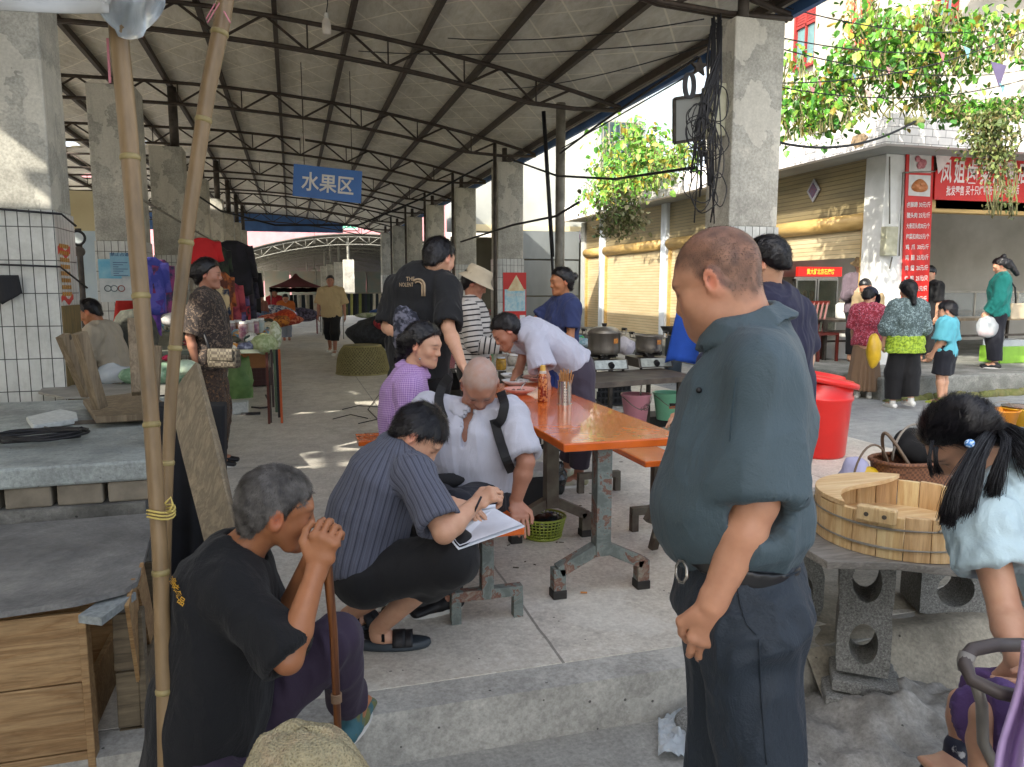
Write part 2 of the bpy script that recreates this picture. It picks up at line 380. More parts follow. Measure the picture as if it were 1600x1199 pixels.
# ---- ground
def sheet_struct(name, lo, hi, m, nx=1, ny=1):
 b = MB(); b.box(lo, hi); o = b.build(name, m); o['kind'] = 'structure'; return o
g = MB(); g.add([(-150, -60, -.2), (200, -60, -.2), (200, 250, -.2), (-150, 250, -.2)], [(0, 1, 2, 3)])
tag(g.build('ground', M_ground), kind='structure')
sheet_struct('market_floor', (-30, 2.62, -.21), (5.2, 155, 0), M_floor)
sheet_struct('floor_edge', (-30, 2.46, -.21), (5.2, 2.62, -.003), M_edge)
sheet_struct('street', (5.2, 2.46, -.21), (120, 120, -.05), M_street)
kb = MB(); kb.prism([(7.55, 8.25, -.1), (60, 8.0, -.1), (60, 40, -.1), (7.2, 40, -.1)], (0, 0, .35)); tag(kb.build('pavement', M_kerb, bevel=.03), kind='structure')
ms = MB()
for i in range(150):
 t = i / 150; x = 7.6 + t * 6; ms.ball((x + rng.uniform(-.05, .05), 8.19 - t * .03 + rng.uniform(-.05, .02), -.045), (rng.uniform(.05, .12), .07, rng.uniform(.03, .09)), 7, 5)
tag(ms.jit(.03, 9).build('moss', mat('moss', C('5d6436'), .95, c2=C('77714c'), scale=9, bump=.8, bscale=60), smooth=True), 'strip of green moss along the foot of the shop kerb', 'moss', kind='stuff')
# ---- market roof
def rz(x): return 4.83 - 0.02 * (x + 2) ** 2 if x > -2 else 4.83 - 0.004 * (x + 2) ** 2
roof = thing('market_roof', 'big arched market roof of steel trusses and silver foil lining over the aisle', 'roof', (0, 15, 4))
HOLES = []  # openings added to the roof, placed to throw the sun patches on the floor
for px, py, w, h in [(520, 634, .9, .16), (455, 648, .7, .12), (520, 706, 1.0, .16), (440, 728, .5, .14), (435, 588, .5, .2), (470, 540, .5, .5), (420, 560, .5, .4), (480, 520, .6, .6), (575, 660, .3, .1), (490, 618, .7, .12), (540, 690, .5, .1), (400, 650, .6, .14), (455, 735, .5, .1), (515, 668, .35, .09), (560, 520, .5, .4), (450, 508, .6, .9), (560, 700, .3, .12)]:
 P = onZ(px, py, 0); t = 4.75 / math.tan(R(SUN_EL)); HOLES.append((P[0] - sdx * t, P[1] - sdy * t, w, h))
V = []; F = []; xs = np.arange(-14, 4.61, .15); xs[-1] = 4.6; ys = np.arange(-8, 38.01, .1)
vid = {}
def rv(i, j):
 if (i, j) not in vid:
  x, y = xs[i], ys[j]; sag = -.03 * abs(math.sin(math.pi * y / .96)) * (1 if x < 4.4 else 0)
  vid[(i, j)] = len(V); V.append((x, y, rz(x) + .13 + sag * .5))
 return vid[(i, j)]
J = list(range(0, len(ys) - 1, 2)) + [len(ys) - 1]; I = list(range(len(xs)))
for a, j in enumerate(J[:-1]):
 for i in range(len(xs) - 1):
  cx, cy = (xs[i] + xs[i + 1]) / 2, (ys[j] + ys[J[a + 1]]) / 2
  if cx > -1.2 and cy < 4.6: continue  # unseen left roof carried on towards the camera, added to keep sun out
  if any(abs(cx - hx) < w_ / 2 + .06 and abs(cy - hy + .25 * (cx - hx)) < h_ / 2 + .1 for hx, hy, w_, h_ in HOLES): continue
  F.append((rv(i, j), rv(i + 1, j), rv(i + 1, J[a + 1]), rv(i, J[a + 1])))
n = len(V); V2 = V + [(x, y, z + .05) for x, y, z in V]; F2 = F + [tuple(n + q for q in reversed(f)) for f in F]
obj('roof_sheet', V2, F2, M_foil, roof, smooth=True)
b = MB(); b.prism([(4.6, 4.6, 3.98), (4.6, 4.6, 4.24), (4.66, 4.6, 4.24), (4.66, 4.6, 3.98)], (0, 33.4, 0)); b.build('fascia', M_blue, roof)
b = MB(); b.box((-14, 38.0, rz(-2) - .75), (2.5, 38.06, rz(-2) + .2)); b.build('end_fascia', M_blue, roof)
for k in range(20):
 x = 4.42 - .9 * k; b = MB(); b.box((x - .03, 4.6 if x > -1.2 else -8, rz(x) + .02), (x + .03, 38, rz(x) + .115)); b.build('purlin', M_steel, roof)
TY = [6.4, 10.2, 14.1, 17.95, 21.8, 25.6, 29.4, 33.2, 37.0]
def truss(Y, x0=-13.5, x1=4.55, zf=rz, par=None, pitch=1.0, dh=.34, m=None):
 b = MB(); m = m or M_steel
 zb = lambda x: zf(x) - dh * (1 if x < x1 - 1.0 else max(.12, (x1 - x) / 1.0))
 xs = np.linspace(x0, x1, 28)
 b.tube([(x, Y, zf(x)) for x in xs], .030, 6); b.tube([(x, Y - .035, zb(x)) for x in xs], .025, 6); b.tube([(x, Y + .035, zb(x)) for x in xs], .02, 6)
 x = x1 - .75
 while x > x0 + pitch:
  b.tube([(x, Y, zf(x)), (x - pitch / 2, Y, zb(x - pitch / 2))], .018, 5); b.tube([(x - pitch / 2, Y, zb(x - pitch / 2)), (x - pitch, Y, zf(x - pitch))], .018, 5)
  b.tube([(x - pitch / 2, Y, zb(x - pitch / 2)), (x - pitch / 2, Y, zf(x - pitch / 2))], .011, 5); x -= pitch
 return b.build('truss', m, par, smooth=True)
for Y in TY: truss(Y, par=roof)
# ---- columns
RC = [6.1, 14.05, 17.9, 21.8, 25.6, 29.4, 33.2]; LCN = [6.2, 10.07, 14.1, 18.0, 21.9, 25.7, 29.5, 33.3]
def column(x0, x1, y0, depth, ztop, ztile, label, side, group):
 t = thing('column', label, 'column', ((x0 + x1) / 2, y0 + depth / 2, 0), group)
 b = MB(); b.box((x0, y0, ztile), (x1, y0 + depth, ztop)); o = b.build('shaft', M_colc, t, bevel=.012)
 b = MB(); e = .012; b.box((x0 - e, y0 - e, -.0), (x1 + e, y0 + depth + e, ztile + .001)); b.build('tiled_base', M_coltile, t, bevel=.004)
 b = MB(); xc = (x0 + x1) / 2 + (.12 if side < 0 else -.05); b.cyl((xc, y0 + depth / 2, ztop), (xc, y0 + depth / 2, rz(xc) - .02), .075 if side < 0 else .05, n=12); b.build('post', M_steeld, t, smooth=True)
 return t
ORD = ['second', 'third', 'fourth', 'fifth', 'sixth', 'seventh', 'eighth']
for i, y in enumerate(RC):
 if i == 0: l = 'pale plastered square column with a wire panel and cable coils, behind the man in teal'
 else: l = 'pale plastered square column, %s along the right side of the aisle' % ORD[i - 1]
 column(3.8, 4.3, y, .5 if i else .42, 3.8, 2.0, l, 1, 'columns along the right of the aisle')
for i, y in enumerate(LCN):
 l = 'wide plastered column with cracked white tiles at the left edge' if i == 0 else ('pale plastered column with notice sheets on its tiled foot' if i == 1 else 'pale plastered square column, %s along the left side of the aisle' % ORD[i - 1])
 column(-2.2, -1.68 if i else -1.62, y, .5, 3.8 if i else 4.2, 2.0, l, -1, 'columns along the left of the aisle')
for i, y in enumerate(LCN[1:]):
 if i < 5: column(-7.2, -6.7, y, .5, 3.8, 2.0, 'pale plastered column deep under the left roof, %s back' % ['first', 'second', 'third', 'fourth', 'fifth'][i], -1, 'columns deep under the left roof')
t = thing('pipe_post', 'thin grey steel post standing between two right hand columns', 'post', (3.8, 10.6, 0))
b = MB(); b.cyl((3.84, 10.7, 0), (3.84, 10.7, 4.1), .07, n=16); b.build('pole', M_pipe, t, smooth=True)
b = MB(); b.cyl((3.7, 10.62, 1.9), (3.55, 10.62, 3.95), .03); b.cyl((3.74, 10.64, 1.3), (3.66, 10.64, 2.4), .02); b.build('cable_bundle', M_black, t, smooth=True)
for i, y in enumerate(RC[1:6]):
 b = MB(); b.cyl((3.72, y - .08, 0), (3.72, y - .08, 4.1), .035, n=10)
 tag(b.build('steel_post', M_steeld, smooth=True), 'thin dark steel post fixed to the %s right hand column' % ORD[i], 'post', 'dark posts on the right columns')
# ---- left building behind the stalls
lb = thing('market_building', 'long cream building with doorways beyond the left side of the market', 'building', (-20, 15, 0))
b = MB(); b.box((-20.6, -9, 0), (-20.2, 45, 4)); b.build('wall', M_wallc, lb)
for y in (3, 12, 22): b = MB(); b.box((-20.2, y, 0), (-20.12, y + 1.2, 2.3)); b.build('door', M_red, lb)
# ---- unseen tall block behind the camera, added to shade the foreground
bk = thing('rear_building', 'tall grey house behind the photographer', 'building', (-12, -8, 0))
def q_(s_, a_, z): return (.8 * a_ + .6 * s_, .6 * a_ - .8 * s_, z)
b = MB(); b.prism([q_(5.5, -14, -.2), q_(5.5, -20, -.2), q_(-4.4, -20, -.2), q_(-4.4, -14, -.2)], (0, 0, 19.3)); b.build('wall', M_wallg, bk)
for i in range(3):
 for k in range(4):
  s0 = 4 - 2.8 * i; z0 = 1.2 + 4 * k; b = MB(); b.prism([q_(s0, -13.95, z0), q_(s0 - 1.3, -13.95, z0), q_(s0 - 1.3, -13.95, z0 + 1.6), q_(s0, -13.95, z0 + 1.6)], (-.06, -.045, 0)); b.build('window', M_glass, bk)
p1 = thing('stall_partition', 'cream painted partition wall left of the seated man', 'wall', (-4.3, 12.8, 0))
b = MB(); b.box((-6.4, 13.0, 0), (-2.3, 13.1, 2.9)); b.build('panel', M_wallc, p1)
b = MB(); b.box((-3.15, 12.9, 0), (-2.75, 12.96, 2.3)); tag(b.build('door_panel', mat('pale_blue_panel', C('a9c0d4'), .4, c2=C('c8d6de'), scale=1.5)), 'pale blue door panel standing between two left columns', 'door')
# ---- hall two beyond the first roof
def rz2(x): return 4.15 - .028 * (x - 3.6) ** 2
h2 = thing('far_market_hall', 'second arched market hall roof beyond the end of the first', 'roof', (3, 50, 3))
V = []; xs2 = np.linspace(-4.2, 11, 30)
b = MB(); b.shell(lambda u, v: (-4.2 + 15.2 * u, 41.5 + 110 * v, rz2(-4.2 + 15.2 * u) + .1), 30, 4, (0, 0, .08)); b.build('roof_sheet', mat('far_roof_metal', C('67645c'), .5, .3, c2=C('4c4a44'), scale=1.5, stretch=(1, 6, 1)), h2, smooth=True)
M_truss2 = mat('pale_truss_steel', C('8b8a80'), .5, .2)
for Y in (41.6, 45.5, 49.5, 53.5, 58, 64, 72, 82, 95, 115): truss(Y, -4.1, 10.9, rz2, h2, 1.1, .4, M_truss2)
for i, (x, y) in enumerate([(3.0, 42), (2.75, 46), (2.5, 50.5), (2.3, 55), (8.6, 43), (8.6, 51), (-3.9, 42), (1.9, 66), (1.6, 80), (-1.2, 70), (-2, 90)]):
 t = thing('far_column', 'white square column under the far hall roof, %s' % ['nearest the walking man', 'second from the walking man', 'third from the walking man', 'farthest behind the walking man', 'near one on the right', 'far one on the right', 'at its left corner', 'deep inside on the right', 'deepest on the right', 'deep inside on the left', 'deepest on the left'][i], 'column', (x, y, 0), 'columns of the far hall')
 b = MB(); b.box((x - .28, y - .25, 0), (x + .28, y + .25, 2.95)); b.build('shaft', M_colc, t)
 b = MB(); b.cyl((x, y, 2.95), (x, y, rz2(x)), .07, n=8); b.build('post', M_truss2, t)
pk = thing('pink_building', 'pink painted house with a green framed window beyond the market roofs', 'building', (-2, 72, 0))
b = MB(); b.box((-40, 160, -.2), (60, 165, 24)); b.build('wall', M_pink, pk)
for x0, x1 in ((-6.4, -.6), (9, 13.5), (-22, -16)):
 for z0 in (13.2, 5):
  b = MB(); b.box((x0, 159.7, z0), (x1, 159.95, z0 + 3.4)); f = b.build('window', M_white, pk)
  b = MB(); b.box((x0 + .3, 159.6, z0 + .3), ((x0 + x1) / 2 - .1, 159.69, z0 + 3.1)); b.box(((x0 + x1) / 2 + .1, 159.6, z0 + .3), (x1 - .3, 159.69, z0 + 3.1)); b.build('pane', mat('green_glass', C('5f9c86'), .15), f)
lk = thing('far_kiosk', 'white kiosk with a blue printed board left of the red canopy', 'kiosk', (-3, 39, 0))
b = MB(); b.box((-4.6, 40, 0), (-1.9, 41, 2.6)); b.build('wall', M_wallw, lk)
b = MB(); b.box((-4.2, 39.93, 1.95), (-3.0, 39.98, 2.45)); b.build('board', mat('navy_board', C('28305c'), .5, c2=C('4c5686'), scale=6), lk)
b = MB(); b.box((-4.3, 39.95, .1), (-2.1, 39.99, 1.6)); b.build('shutter', mat('grey_green_shutter', C('7e8f86'), .5, c2=C('6b776f'), scale=3, stretch=(1, 1, 6)), lk)
st = MB(); [st.box((-3.8 + 1.9 * k, 60, 0), (-2.0 + 1.9 * k, 61, 2.7)) for k in range(7)]; tag(st.build('far_stall_row', mat('far_shutters', C('77837c'), .6, c2=C('8f8578'), scale=1.2)), 'row of closed grey green stall fronts deep inside the far hall', 'stalls')
b = MB(); b.box((9, 44, -.2), (26, 45, 9)); fb = b.build('far_white_building', M_wallw); tag(fb, 'overexposed white building seen between the far right columns', 'building')
# ---- shops on the right
sh = thing('corner_shop', 'corner shop row with tiled parapet, white pillars and yellow roller shutters', 'building', (9.5, 12, 0))
FX = 8.7; PX = 8.0; FYc = 9.7; PYc = 8.95; ZB = 3.44; ZT = 3.86
b = MB(); b.box((PX, PYc, ZB), (PX + .14, 22.2, ZT)); b.box((PX + .14, PYc, ZB), (24, PYc + .14, ZT)); b.build('parapet', M_partile, sh, bevel=.006)
b = MB(); b.box((PX + .14, PYc + .14, ZB + .02), (24, 22.2, ZB + .12)); b.build('terrace_slab', M_wallg, sh)
b = MB(); b.add([onX(1332, 213, PX - .004), onX(1350, 208, PX - .004), onX(1357, 214, PX - .004), onX(1348, 228, PX - .004), onX(1336, 232, PX - .004), onX(1329, 224, PX - .004)], [(0, 1, 2, 3, 4, 5)]); b.build('broken_patch', mat('bare_render', C('9a8468'), .9, c2=C('7c6a54'), scale=30), sh)
PYS = [onX(940, 420, FX)[1], onX(1037, 420, FX)[1], onX(1168, 420, FX)[1]]
b = MB(); b.box((FX, FYc, .25), (FX + .45, FYc + .42, ZB + .02)); b.build('corner_pillar', M_white, sh, bevel=.01)
edges = [22.0] + PYS + [FYc + .42]
for y in PYS:
 b = MB(); b.box((FX - .03, y - .14, .25), (FX + .25, y + .14, ZB + .02)); b.build('pillar', mat('bluish_pillar', C('cdd4da'), .7, c2=C('aeb6bd'), scale=2, stretch=(3, 3, 1)), sh)
b = MB(); b.box((FX, 22.0, .2), (FX + .3, 22.3, ZB)); b.build('end_pillar', M_wallg, sh)
zlow = [.26, .26, .26, 1.93]
for i in range(4):
 y1, y0 = edges[i] - (.14 if i else 0), edges[i + 1] + (.14 if i < 3 else 0)
 b = MB(); n_ = 12
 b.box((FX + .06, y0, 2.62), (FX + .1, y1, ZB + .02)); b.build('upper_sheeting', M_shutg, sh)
 b = MB(); b.cyl((FX + .07, y0, 2.5), (FX + .07, y1, 2.5), .13, n=16); b.build('roller_housing', M_yel, sh, smooth=True)
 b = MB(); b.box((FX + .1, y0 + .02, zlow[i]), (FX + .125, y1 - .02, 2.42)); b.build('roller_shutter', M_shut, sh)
 b = MB()
 for y in (y0 + .03, y1 - .03): b.box((FX + .03, y - .03, .25), (FX + .135, y + .03, 2.38))
 b.build('shutter_rail', M_yel, sh)
b = MB(); b.box((FX + .12, 13.9, .25), (24, 14.0, ZB)); b.build('inner_wall', M_wallw, sh)
b = MB(); b.box((FX + .46, FYc + .02, 2.62), (24, FYc + .2, 2.9)); b.build('yellow_lintel', M_yel, sh, bevel=.01)
b = MB(); b.box((FX + .46, FYc + .1, 2.9), (24, FYc + .2, ZB + .01)); b.build('lintel_wall', M_wallw, sh)
UX = 11.3
uh = thing('upper_house', 'bright white house with red louvred windows above the shop terrace', 'building', (12, 14, 3.5))
b = MB(); b.box((UX, 8.2, ZB + .13), (UX + .4, 19.5, 12)); b.box((UX + .4, 8.2, ZB + .13), (24, 8.6, 12)); M_up = mat('upper_wall', C('aaa69c'), .85, c2=C('8e8b82'), scale=1.1, detail=8, stretch=(1.6, 1.6, .5), bump=.2); b.build('wall', M_up, uh)
wins = [((1250, 8), (1276, 95)), ((1038, 112), (1072, 198)), ((1474, -30), (1492, 24))]
for (xa, ya), (xb, yb) in wins:
 A0, A1 = onX(xa, ya, UX - .03), onX(xb, yb, UX - .03)
 ylo, yhi = sorted((A0[1], A1[1])); zlo, zhi = sorted((A0[2], A1[2]))
 w = MB(); w.box((UX - .12, ylo - .06, zlo), (UX - .02, ylo, zhi)); w.box((UX - .12, yhi, zlo), (UX - .02, yhi + .06, zhi)); w.box((UX - .12, ylo - .06, zhi), (UX - .02, yhi + .06, zhi + .07)); w.box((UX - .12, ylo - .06, zlo - .07), (UX - .02, yhi + .06, zlo))
 w.box((UX - .10, (ylo + yhi) / 2 - .02, zlo), (UX - .03, (ylo + yhi) / 2 + .02, zhi)); zm = zlo + .62 * (zhi - zlo); w.box((UX - .10, ylo, zm - .03), (UX - .03, yhi, zm + .03)); wf = w.build('window', M_red, uh)
 g_ = MB(); g_.box((UX - .05, ylo, zlo), (UX - .012, yhi, zm - .03)); g_.build('pane', mat('teal_glass', C('5d7d80'), .1), wf)
 l_ = MB()
 for k in range(8): z = zm + .05 + (zhi - zm - .06) * k / 8; l_.box((UX - .09, ylo, z), (UX - .04, yhi, z + .05))
 l_.box((UX - .035, ylo, zm), (UX - .012, yhi, zhi)); l_.build('louvre', M_red, wf)
b = MB(); P = onX(1308, 100, UX); b.box((UX - .45, P[1] - .18, ZB + .13), (UX, P[1] + .18, 12)); b.build('pilaster', M_up, uh)
b = MB(); b.box((UX - .9, 8.0, 6.6), (UX, 10.5, 6.75)); b.build('balcony_slab', M_wallw, uh)
bal = thing('balustrade', 'pale stone balustrade with green coping at the right edge of the terrace', 'balustrade', (10.6, 9.0, 3.6))
b = MB();
for k in range(7):
 x = 10.3 + k * .28; b.lathe((x, 9.3, 4.35), [(.05, 0), (.07, .04), (.04, .1), (.085, .25), (.05, .42), (.04, .5), (.07, .56), (.05, .6)], 10)
b.build('baluster', mat('pale_stone', C('cfc9bb'), .8), bal, smooth=True)
b = MB(); b.box((10.1, 9.2, 4.95), (12.4, 9.42, 5.07)); b.box((10.1, 9.2, 4.2), (12.4, 9.42, 4.35)); b.build('coping', mat('pale_stone', C('cfc9bb'), .8), bal, bevel=.02)
gb = thing('grey_block', 'grey rendered building with a barred window at the end of the shop row', 'building', (8, 23, 0))
b = MB(); b.box((5.2, 22.6, 3.35), (12.2, 26, 13)); b.build('wall', M_wallg, gb)
b = MB(); b.box((10.9, 20.0, 3.6), (11.25, 22.6, 12)); b.build('side_wall', M_wallb, gb)
b = MB(); b.box((5.2, 22.5, 3.15), (11.6, 22.75, 3.35)); b.build('beam', M_wallc, gb)
b = MB(); b.box((5.2, 25.2, 0), (12, 25.4, 3.15)); b.build('lower_wall', mat('dark_render', C('6e6a5c'), .9, c2=C('5b584c'), scale=1), gb)
A0, A1 = onY(941, 190, 22.55), onY(1002, 300, 22.55)
b = MB(); b.box((A0[0], 22.57, A1[2]), (A1[0], 22.62, A0[2])); wf = b.build('window', M_glass, gb)
b = MB();
for k in range(8): x = A0[0] + (A1[0] - A0[0]) * k / 7; b.box((x - .015, 22.44, A1[2]), (x + .015, 22.47, A0[2]))
for k in range(5): z = A1[2] + (A0[2] - A1[2]) * k / 4; b.box((A0[0] - .03, 22.47, z - .015), (A1[0] + .03, 22.5, z + .015))
b.build('grille', M_pipe, wf)
sg = thing('steel_gate', 'tall grey sheet steel gate between the right columns and the shops', 'gate', (6.4, 19.5, 0))
b = MB(); b.box((5.3, 20.0, .0), (7.75, 20.06, 1.2)); b.box((5.3, 20.02, 1.24), (7.75, 20.08, 2.2)); b.box((5.3, 20.0, 2.24), (7.75, 20.06, 3.0)); b.build('sheet', mat('gate_grey', C('7c8284'), .5, .3, c2=C('666c6e'), scale=1.4, stretch=(1, 1, .4)), sg)
# ================================================================ OBJECTS: aisle, tables, near things
def P_(x, y, D): return at(x, y, D)
M_orange = mat('orange_laminate', C('dd6a24'), 0.22, c2=C('a8480f'), thr=(.3, .95), scale=6, detail=7, bump=.08, bscale=12)
M_orange.node_tree.nodes['Principled BSDF'].inputs['Coat Weight'].default_value = .5
def m_peel():
 s = NT('peeling_paint'); v = s.coord(); n = s.noise(v, 9, 6, .7, .6); n2 = s.noise(s.coord(loc=(3, 5, 1)), 14, 5, .7)
 col = s.ramp(n, [(.40, C('5f6662')), (.5, C('757e79')), (.53, C('6b4436')), (.64, C('8c8578')), (.72, C('4c443c'))])
 s.bump(s.math('ADD', n, n2), .5, .006); return s.fin(col, .6, .1)
M_peel = m_peel()
M_rustleg = mat('brown_leg', C('4b4038'), .6, .2, c2=C('6b675a'), scale=9, bump=.3)
M_crate = m_wood('crate_wood', C('a78a62'), C('84643f'), axis=0, grime=.35)
M_oldw = m_wood('old_wood', C('8a7a62'), C('655640'), axis=2, grime=.6)
M_greyw = m_wood('grey_board', C('94866c'), C('6f6350'), axis=2, grime=.3, knots=False)
M_greyx = m_wood('grey_bench_wood', C('8d8983'), C('6c6862'), axis=0, grime=.35, knots=False)
M_ply = m_concrete('dark_plywood', C('626160'), C('757472'), C('918f8a'), rough=(.35, .7), big=2.2, bump=.2, pits=False)
M_tub = m_wood('tub_wood', C('d8be90'), C('bf9c6c'), axis=2, scale=.8, rough=.45, grime=.1)
M_tubx = m_wood('tub_board', C('dcc498'), C('c8a474'), axis=0, scale=.8, rough=.45, grime=.05)
def m_block():
 s = NT('cinder_block'); v = s.coord(); n = s.noise(v, 130, 3, .8); n2 = s.noise(v, 6, 4)
 col = s.mix(.6, s.ramp(n2, [(.35, C('8f8f8b')), (.7, C('6f6f6a'))]), s.ramp(n, [(.35, C('3d3d3a')), (.55, C('8e8e8a')), (.75, C('c9c9c2'))]))
 s.bump(n, .9, .01); return s.fin(col, .95)
M_block = m_block()
M_cement = m_concrete('cement_mound', C('9a9893'), C('82807b'), C('65635e'), rough=(.8, .95), big=3, bump=.9)
M_bamboo = None
def m_bamboo():
 s = NT('bamboo'); v = s.coord((1, 1, .25)); n = s.noise(v, 9, 5, .65); n2 = s.noise(s.coord((40, 40, 1.5)), 1, 3)
 col = s.ramp(n, [(.3, C('8c7453')), (.5, C('7a6344')), (.7, C('5e4e37'))]); col = s.mix(.25, col, s.ramp(n2, [(.3, (.25,) * 3), (.7, (.85,) * 3)]), 'OVERLAY')
 s.bump(n2, .2, .003); return s.fin(col, .42)
M_bamboo = m_bamboo()
M_bnode = mat('bamboo_node', C('9a8a5c'), .5, c2=C('7a6c40'), scale=30)
M_clear = mat('clear_plastic', C('dfe6ea'), .18, c2=C('cfd8dd'), scale=10, bump=.5, bscale=25, Transmission_Weight=.55, IOR=1.2)
M_steels = mat('stainless', C('b9b6b0'), .25, .85, c2=C('a39f97'), scale=5)
M_alu = mat('cooking_pot_metal', C('a39d94'), .36, .8, c2=C('857f76'), scale=4, stretch=(3, 3, .6), bump=.08)
M_soot = mat('soot', C('1d1b1a'), .7, c2=C('2c2926'), scale=12)
M_wicker = None
def m_weave(name, c1, c2, f=60, sc=(1, 1, 1)):
 s = NT(name); v = s.coord(sc); ck = s.n('TexChecker'); s.l(v, ck.inputs[0]); ck.inputs['Scale'].default_value = f
 n = s.noise(v, 20, 4); col = s.mix(ck.outputs['Fac'], s.ramp(n, [(.3, c1), (.7, tuple(x * .75 for x in c1))]), c2); s.bump(ck.outputs['Fac'], .7, .004); return s.fin(col, .65)
M_wicker = m_weave('wicker', C('8a5a3c'), C('5d3a26'), 70)
# ---- bamboo poles
def bamboo(label, pts, rads, nodes, parent_extra=None):
 P = [np.asarray(p, float) for p in pts]
 t = thing('bamboo_pole', label, 'bamboo pole', P[-1], 'bamboo poles of the awning')
 L = np.concatenate([[0], np.cumsum([np.linalg.norm(P[i + 1] - P[i]) for i in range(len(P) - 1)])]); N = 40
 ss = np.linspace(0, L[-1], N); Q = np.stack([np.interp(ss, L, [p[k] for p in P]) for k in range(3)], -1); rr = np.interp(ss, L, rads)
 b = MB(); b.tube(list(Q), list(rr), 16); b.build('culm', M_bamboo, t, smooth=True)
 for s_ in nodes:
  b = MB(); s0 = s_ * L[-1]; c = A(*[np.interp(s0, L, [p[k] for p in P]) for k in range(3)]); c2 = A(*[np.interp(s0 + .01, L, [p[k] for p in P]) for k in range(3)]); d = nz(c2 - c); r = np.interp(s0, L, rads)
  b.tube([c - d * .009, c - d * .003, c + d * .003, c + d * .007], [r * 1.0, r * 1.13, r * 1.10, r * .98], 16); b.build('node_ring', M_bnode, t, smooth=True)
 return t
pa = [P_(x, y, 1.9) for x, y in [(176, -60), (186, 60), (200, 200), (215, 400), (234, 620), (250, 860), (257, 1100), (262, 1380)]] + [P_(266, 1500, 1.9)]
pa[-1] = A(pa[-2][0], pa[-2][1] - .02, -.2)
bamboo('near thick bamboo pole tied with yellow string, in front of the crates', pa, [.022, .023, .023, .021, .0195, .0195, .019, .019, .019], [.06, .2, .34, .47, .62, .74, .86])
pb = [P_(x, y, 2.15) for x, y in [(362, -70), (350, 20), (325, 140), (298, 320), (279, 480), (267, 620), (261, 760), (258, 900)]]
pb.append(A(pb[-1][0], pb[-1][1], -.1))
bamboo('slimmer leaning bamboo pole behind the near one, beside the leaning board', pb, [.023, .023, .022, .020, .018, .017, .016, .015, .015], [.09, .19, .33, .45, .58, .72])
b = MB()
for k in range(3):
 c = P_(252, 796 + k * 5, 1.9); rr = [c + A(.032 * math.cos(t), .030 * math.sin(t), .004 * math.sin(2 * t)) for t in np.linspace(0, 2 * math.pi, 14)[:-1]]; b.tube(rr, .0028, 5, closed=True)
c = P_(262, 790, 1.86); b.tube([c + A(0, 0, -.02), c + A(.012, 0, .0), c + A(.008, 0, .02), c + A(-.006, 0, .005)], .003, 5)
tag(b.build('string', mat('yellow_string', C('cdb765'), .7), smooth=True), 'yellow plastic string tying the two bamboo poles together', 'string')
aw = thing('awning', 'pale plastic awning edge hanging at the top left corner', 'awning', P_(60, -80, 1.8))
def f_aw(u, v):
 x = -160 + 330 * u; yb = 26 - 12 * u - 6 * math.sin(u * 5); y = -90 + (yb + 90) * v
 return P_(x, y, 1.75 + .1 * math.sin(u * 9) * v * .3 + .25 * (1 - v))
b = MB(); b.shell(f_aw, 24, 6, (0, .004, 0)); b.build('sheet', mat('awning_plastic', C('b9b9b4'), .5, c2=C('9a9a98'), scale=4), aw, smooth=True)
def f_pl(u, v):
 x = 150 + 108 * u; bot = 8 + 46 * math.sin(math.pi * min(1, u * 1.0)) ** .7 + (8 if .3 < u < .7 else 0); y = -80 + (bot + 80) * v
 return P_(x, y, 1.82 + .04 * math.sin(u * 11 + v * 4) + .03 * math.sin(v * 9))
b = MB(); b.shell(f_pl, 22, 16, (0, .003, 0)); b.build('clear_flap', M_clear, aw, smooth=True)
for l_, (x0, y0, x1, y1, D) in zip(('longest on the leaning pole', 'short one beside the longest', 'by the clear plastic flap', 'long one on the near pole', 'tail right of the leaning pole'), [(343, 5, 324, 36, 2.1), (336, 6, 322, 30, 2.1), (212, 50, 222, 58, 1.85), (168, 60, 172, 130, 1.9), (350, 18, 360, 36, 2.12)]):
 b = MB(); p, q = P_(x0, y0, D), P_(x1, y1, D); b.bar(p, q, .006, .002); tag(b.build('ribbon', mat('pink_ribbon', C('c77b86'), .6)), 'faded pink ribbon, ' + l_, 'ribbon', 'ribbons on the bamboo poles')
# ---- wooden crates, plywood top
def crate(label, x0, x1, y0, y1, z0, z1, m, nb=3, post=True, m2=None, open_right=True):
 t = thing('wooden_crate', label, 'crate', ((x0 + x1) / 2, (y0 + y1) / 2, z0), 'wooden crates at the left')
 h = (z1 - z0) / nb
 for k in range(nb):
  b = MB(); b.box((x0, y0, z0 + k * h + .003), (x1, y0 + .018, z0 + (k + 1) * h - .003)); b.jit(.003, 5, k); b.build('front_board', m, t, bevel=.003)
  b = MB(); b.box((x0, y1 - .018, z0 + k * h + .003), (x1, y1, z0 + (k + 1) * h - .003)); b.build('back_board', m, t)
 b = MB(); b.box((x1, y0 - .004, z0), (x1 + .022, y0 + .05, z1)); b.build('corner_post', m2 or m, t, bevel=.002)
 for k in range(nb - 1):
  b = MB(); b.box((x1 - .02, y0 + .05, z0 + k * h), (x1 - .002, y1 - .02, z0 + k * h + h * .8)); b.build('side_board', m, t, bevel=.002)
 return t
xr = onY(135, 1000, 2.46)[0]
crate('large pale crate of three nailed planks at the lower left', -1.6, xr - .02, 2.46, 2.95, -.2, .475, M_crate, 3)
xr2 = onY(216, 1050, 2.6)[0]
crate('weathered grey crate between the pale crate and the bamboo pole', xr + .04, xr2, 2.6, 3.1, -.2, .40, m_wood('weathered_wood', C('7d705a'), C('5d5240'), axis=0, grime=.7), 3)
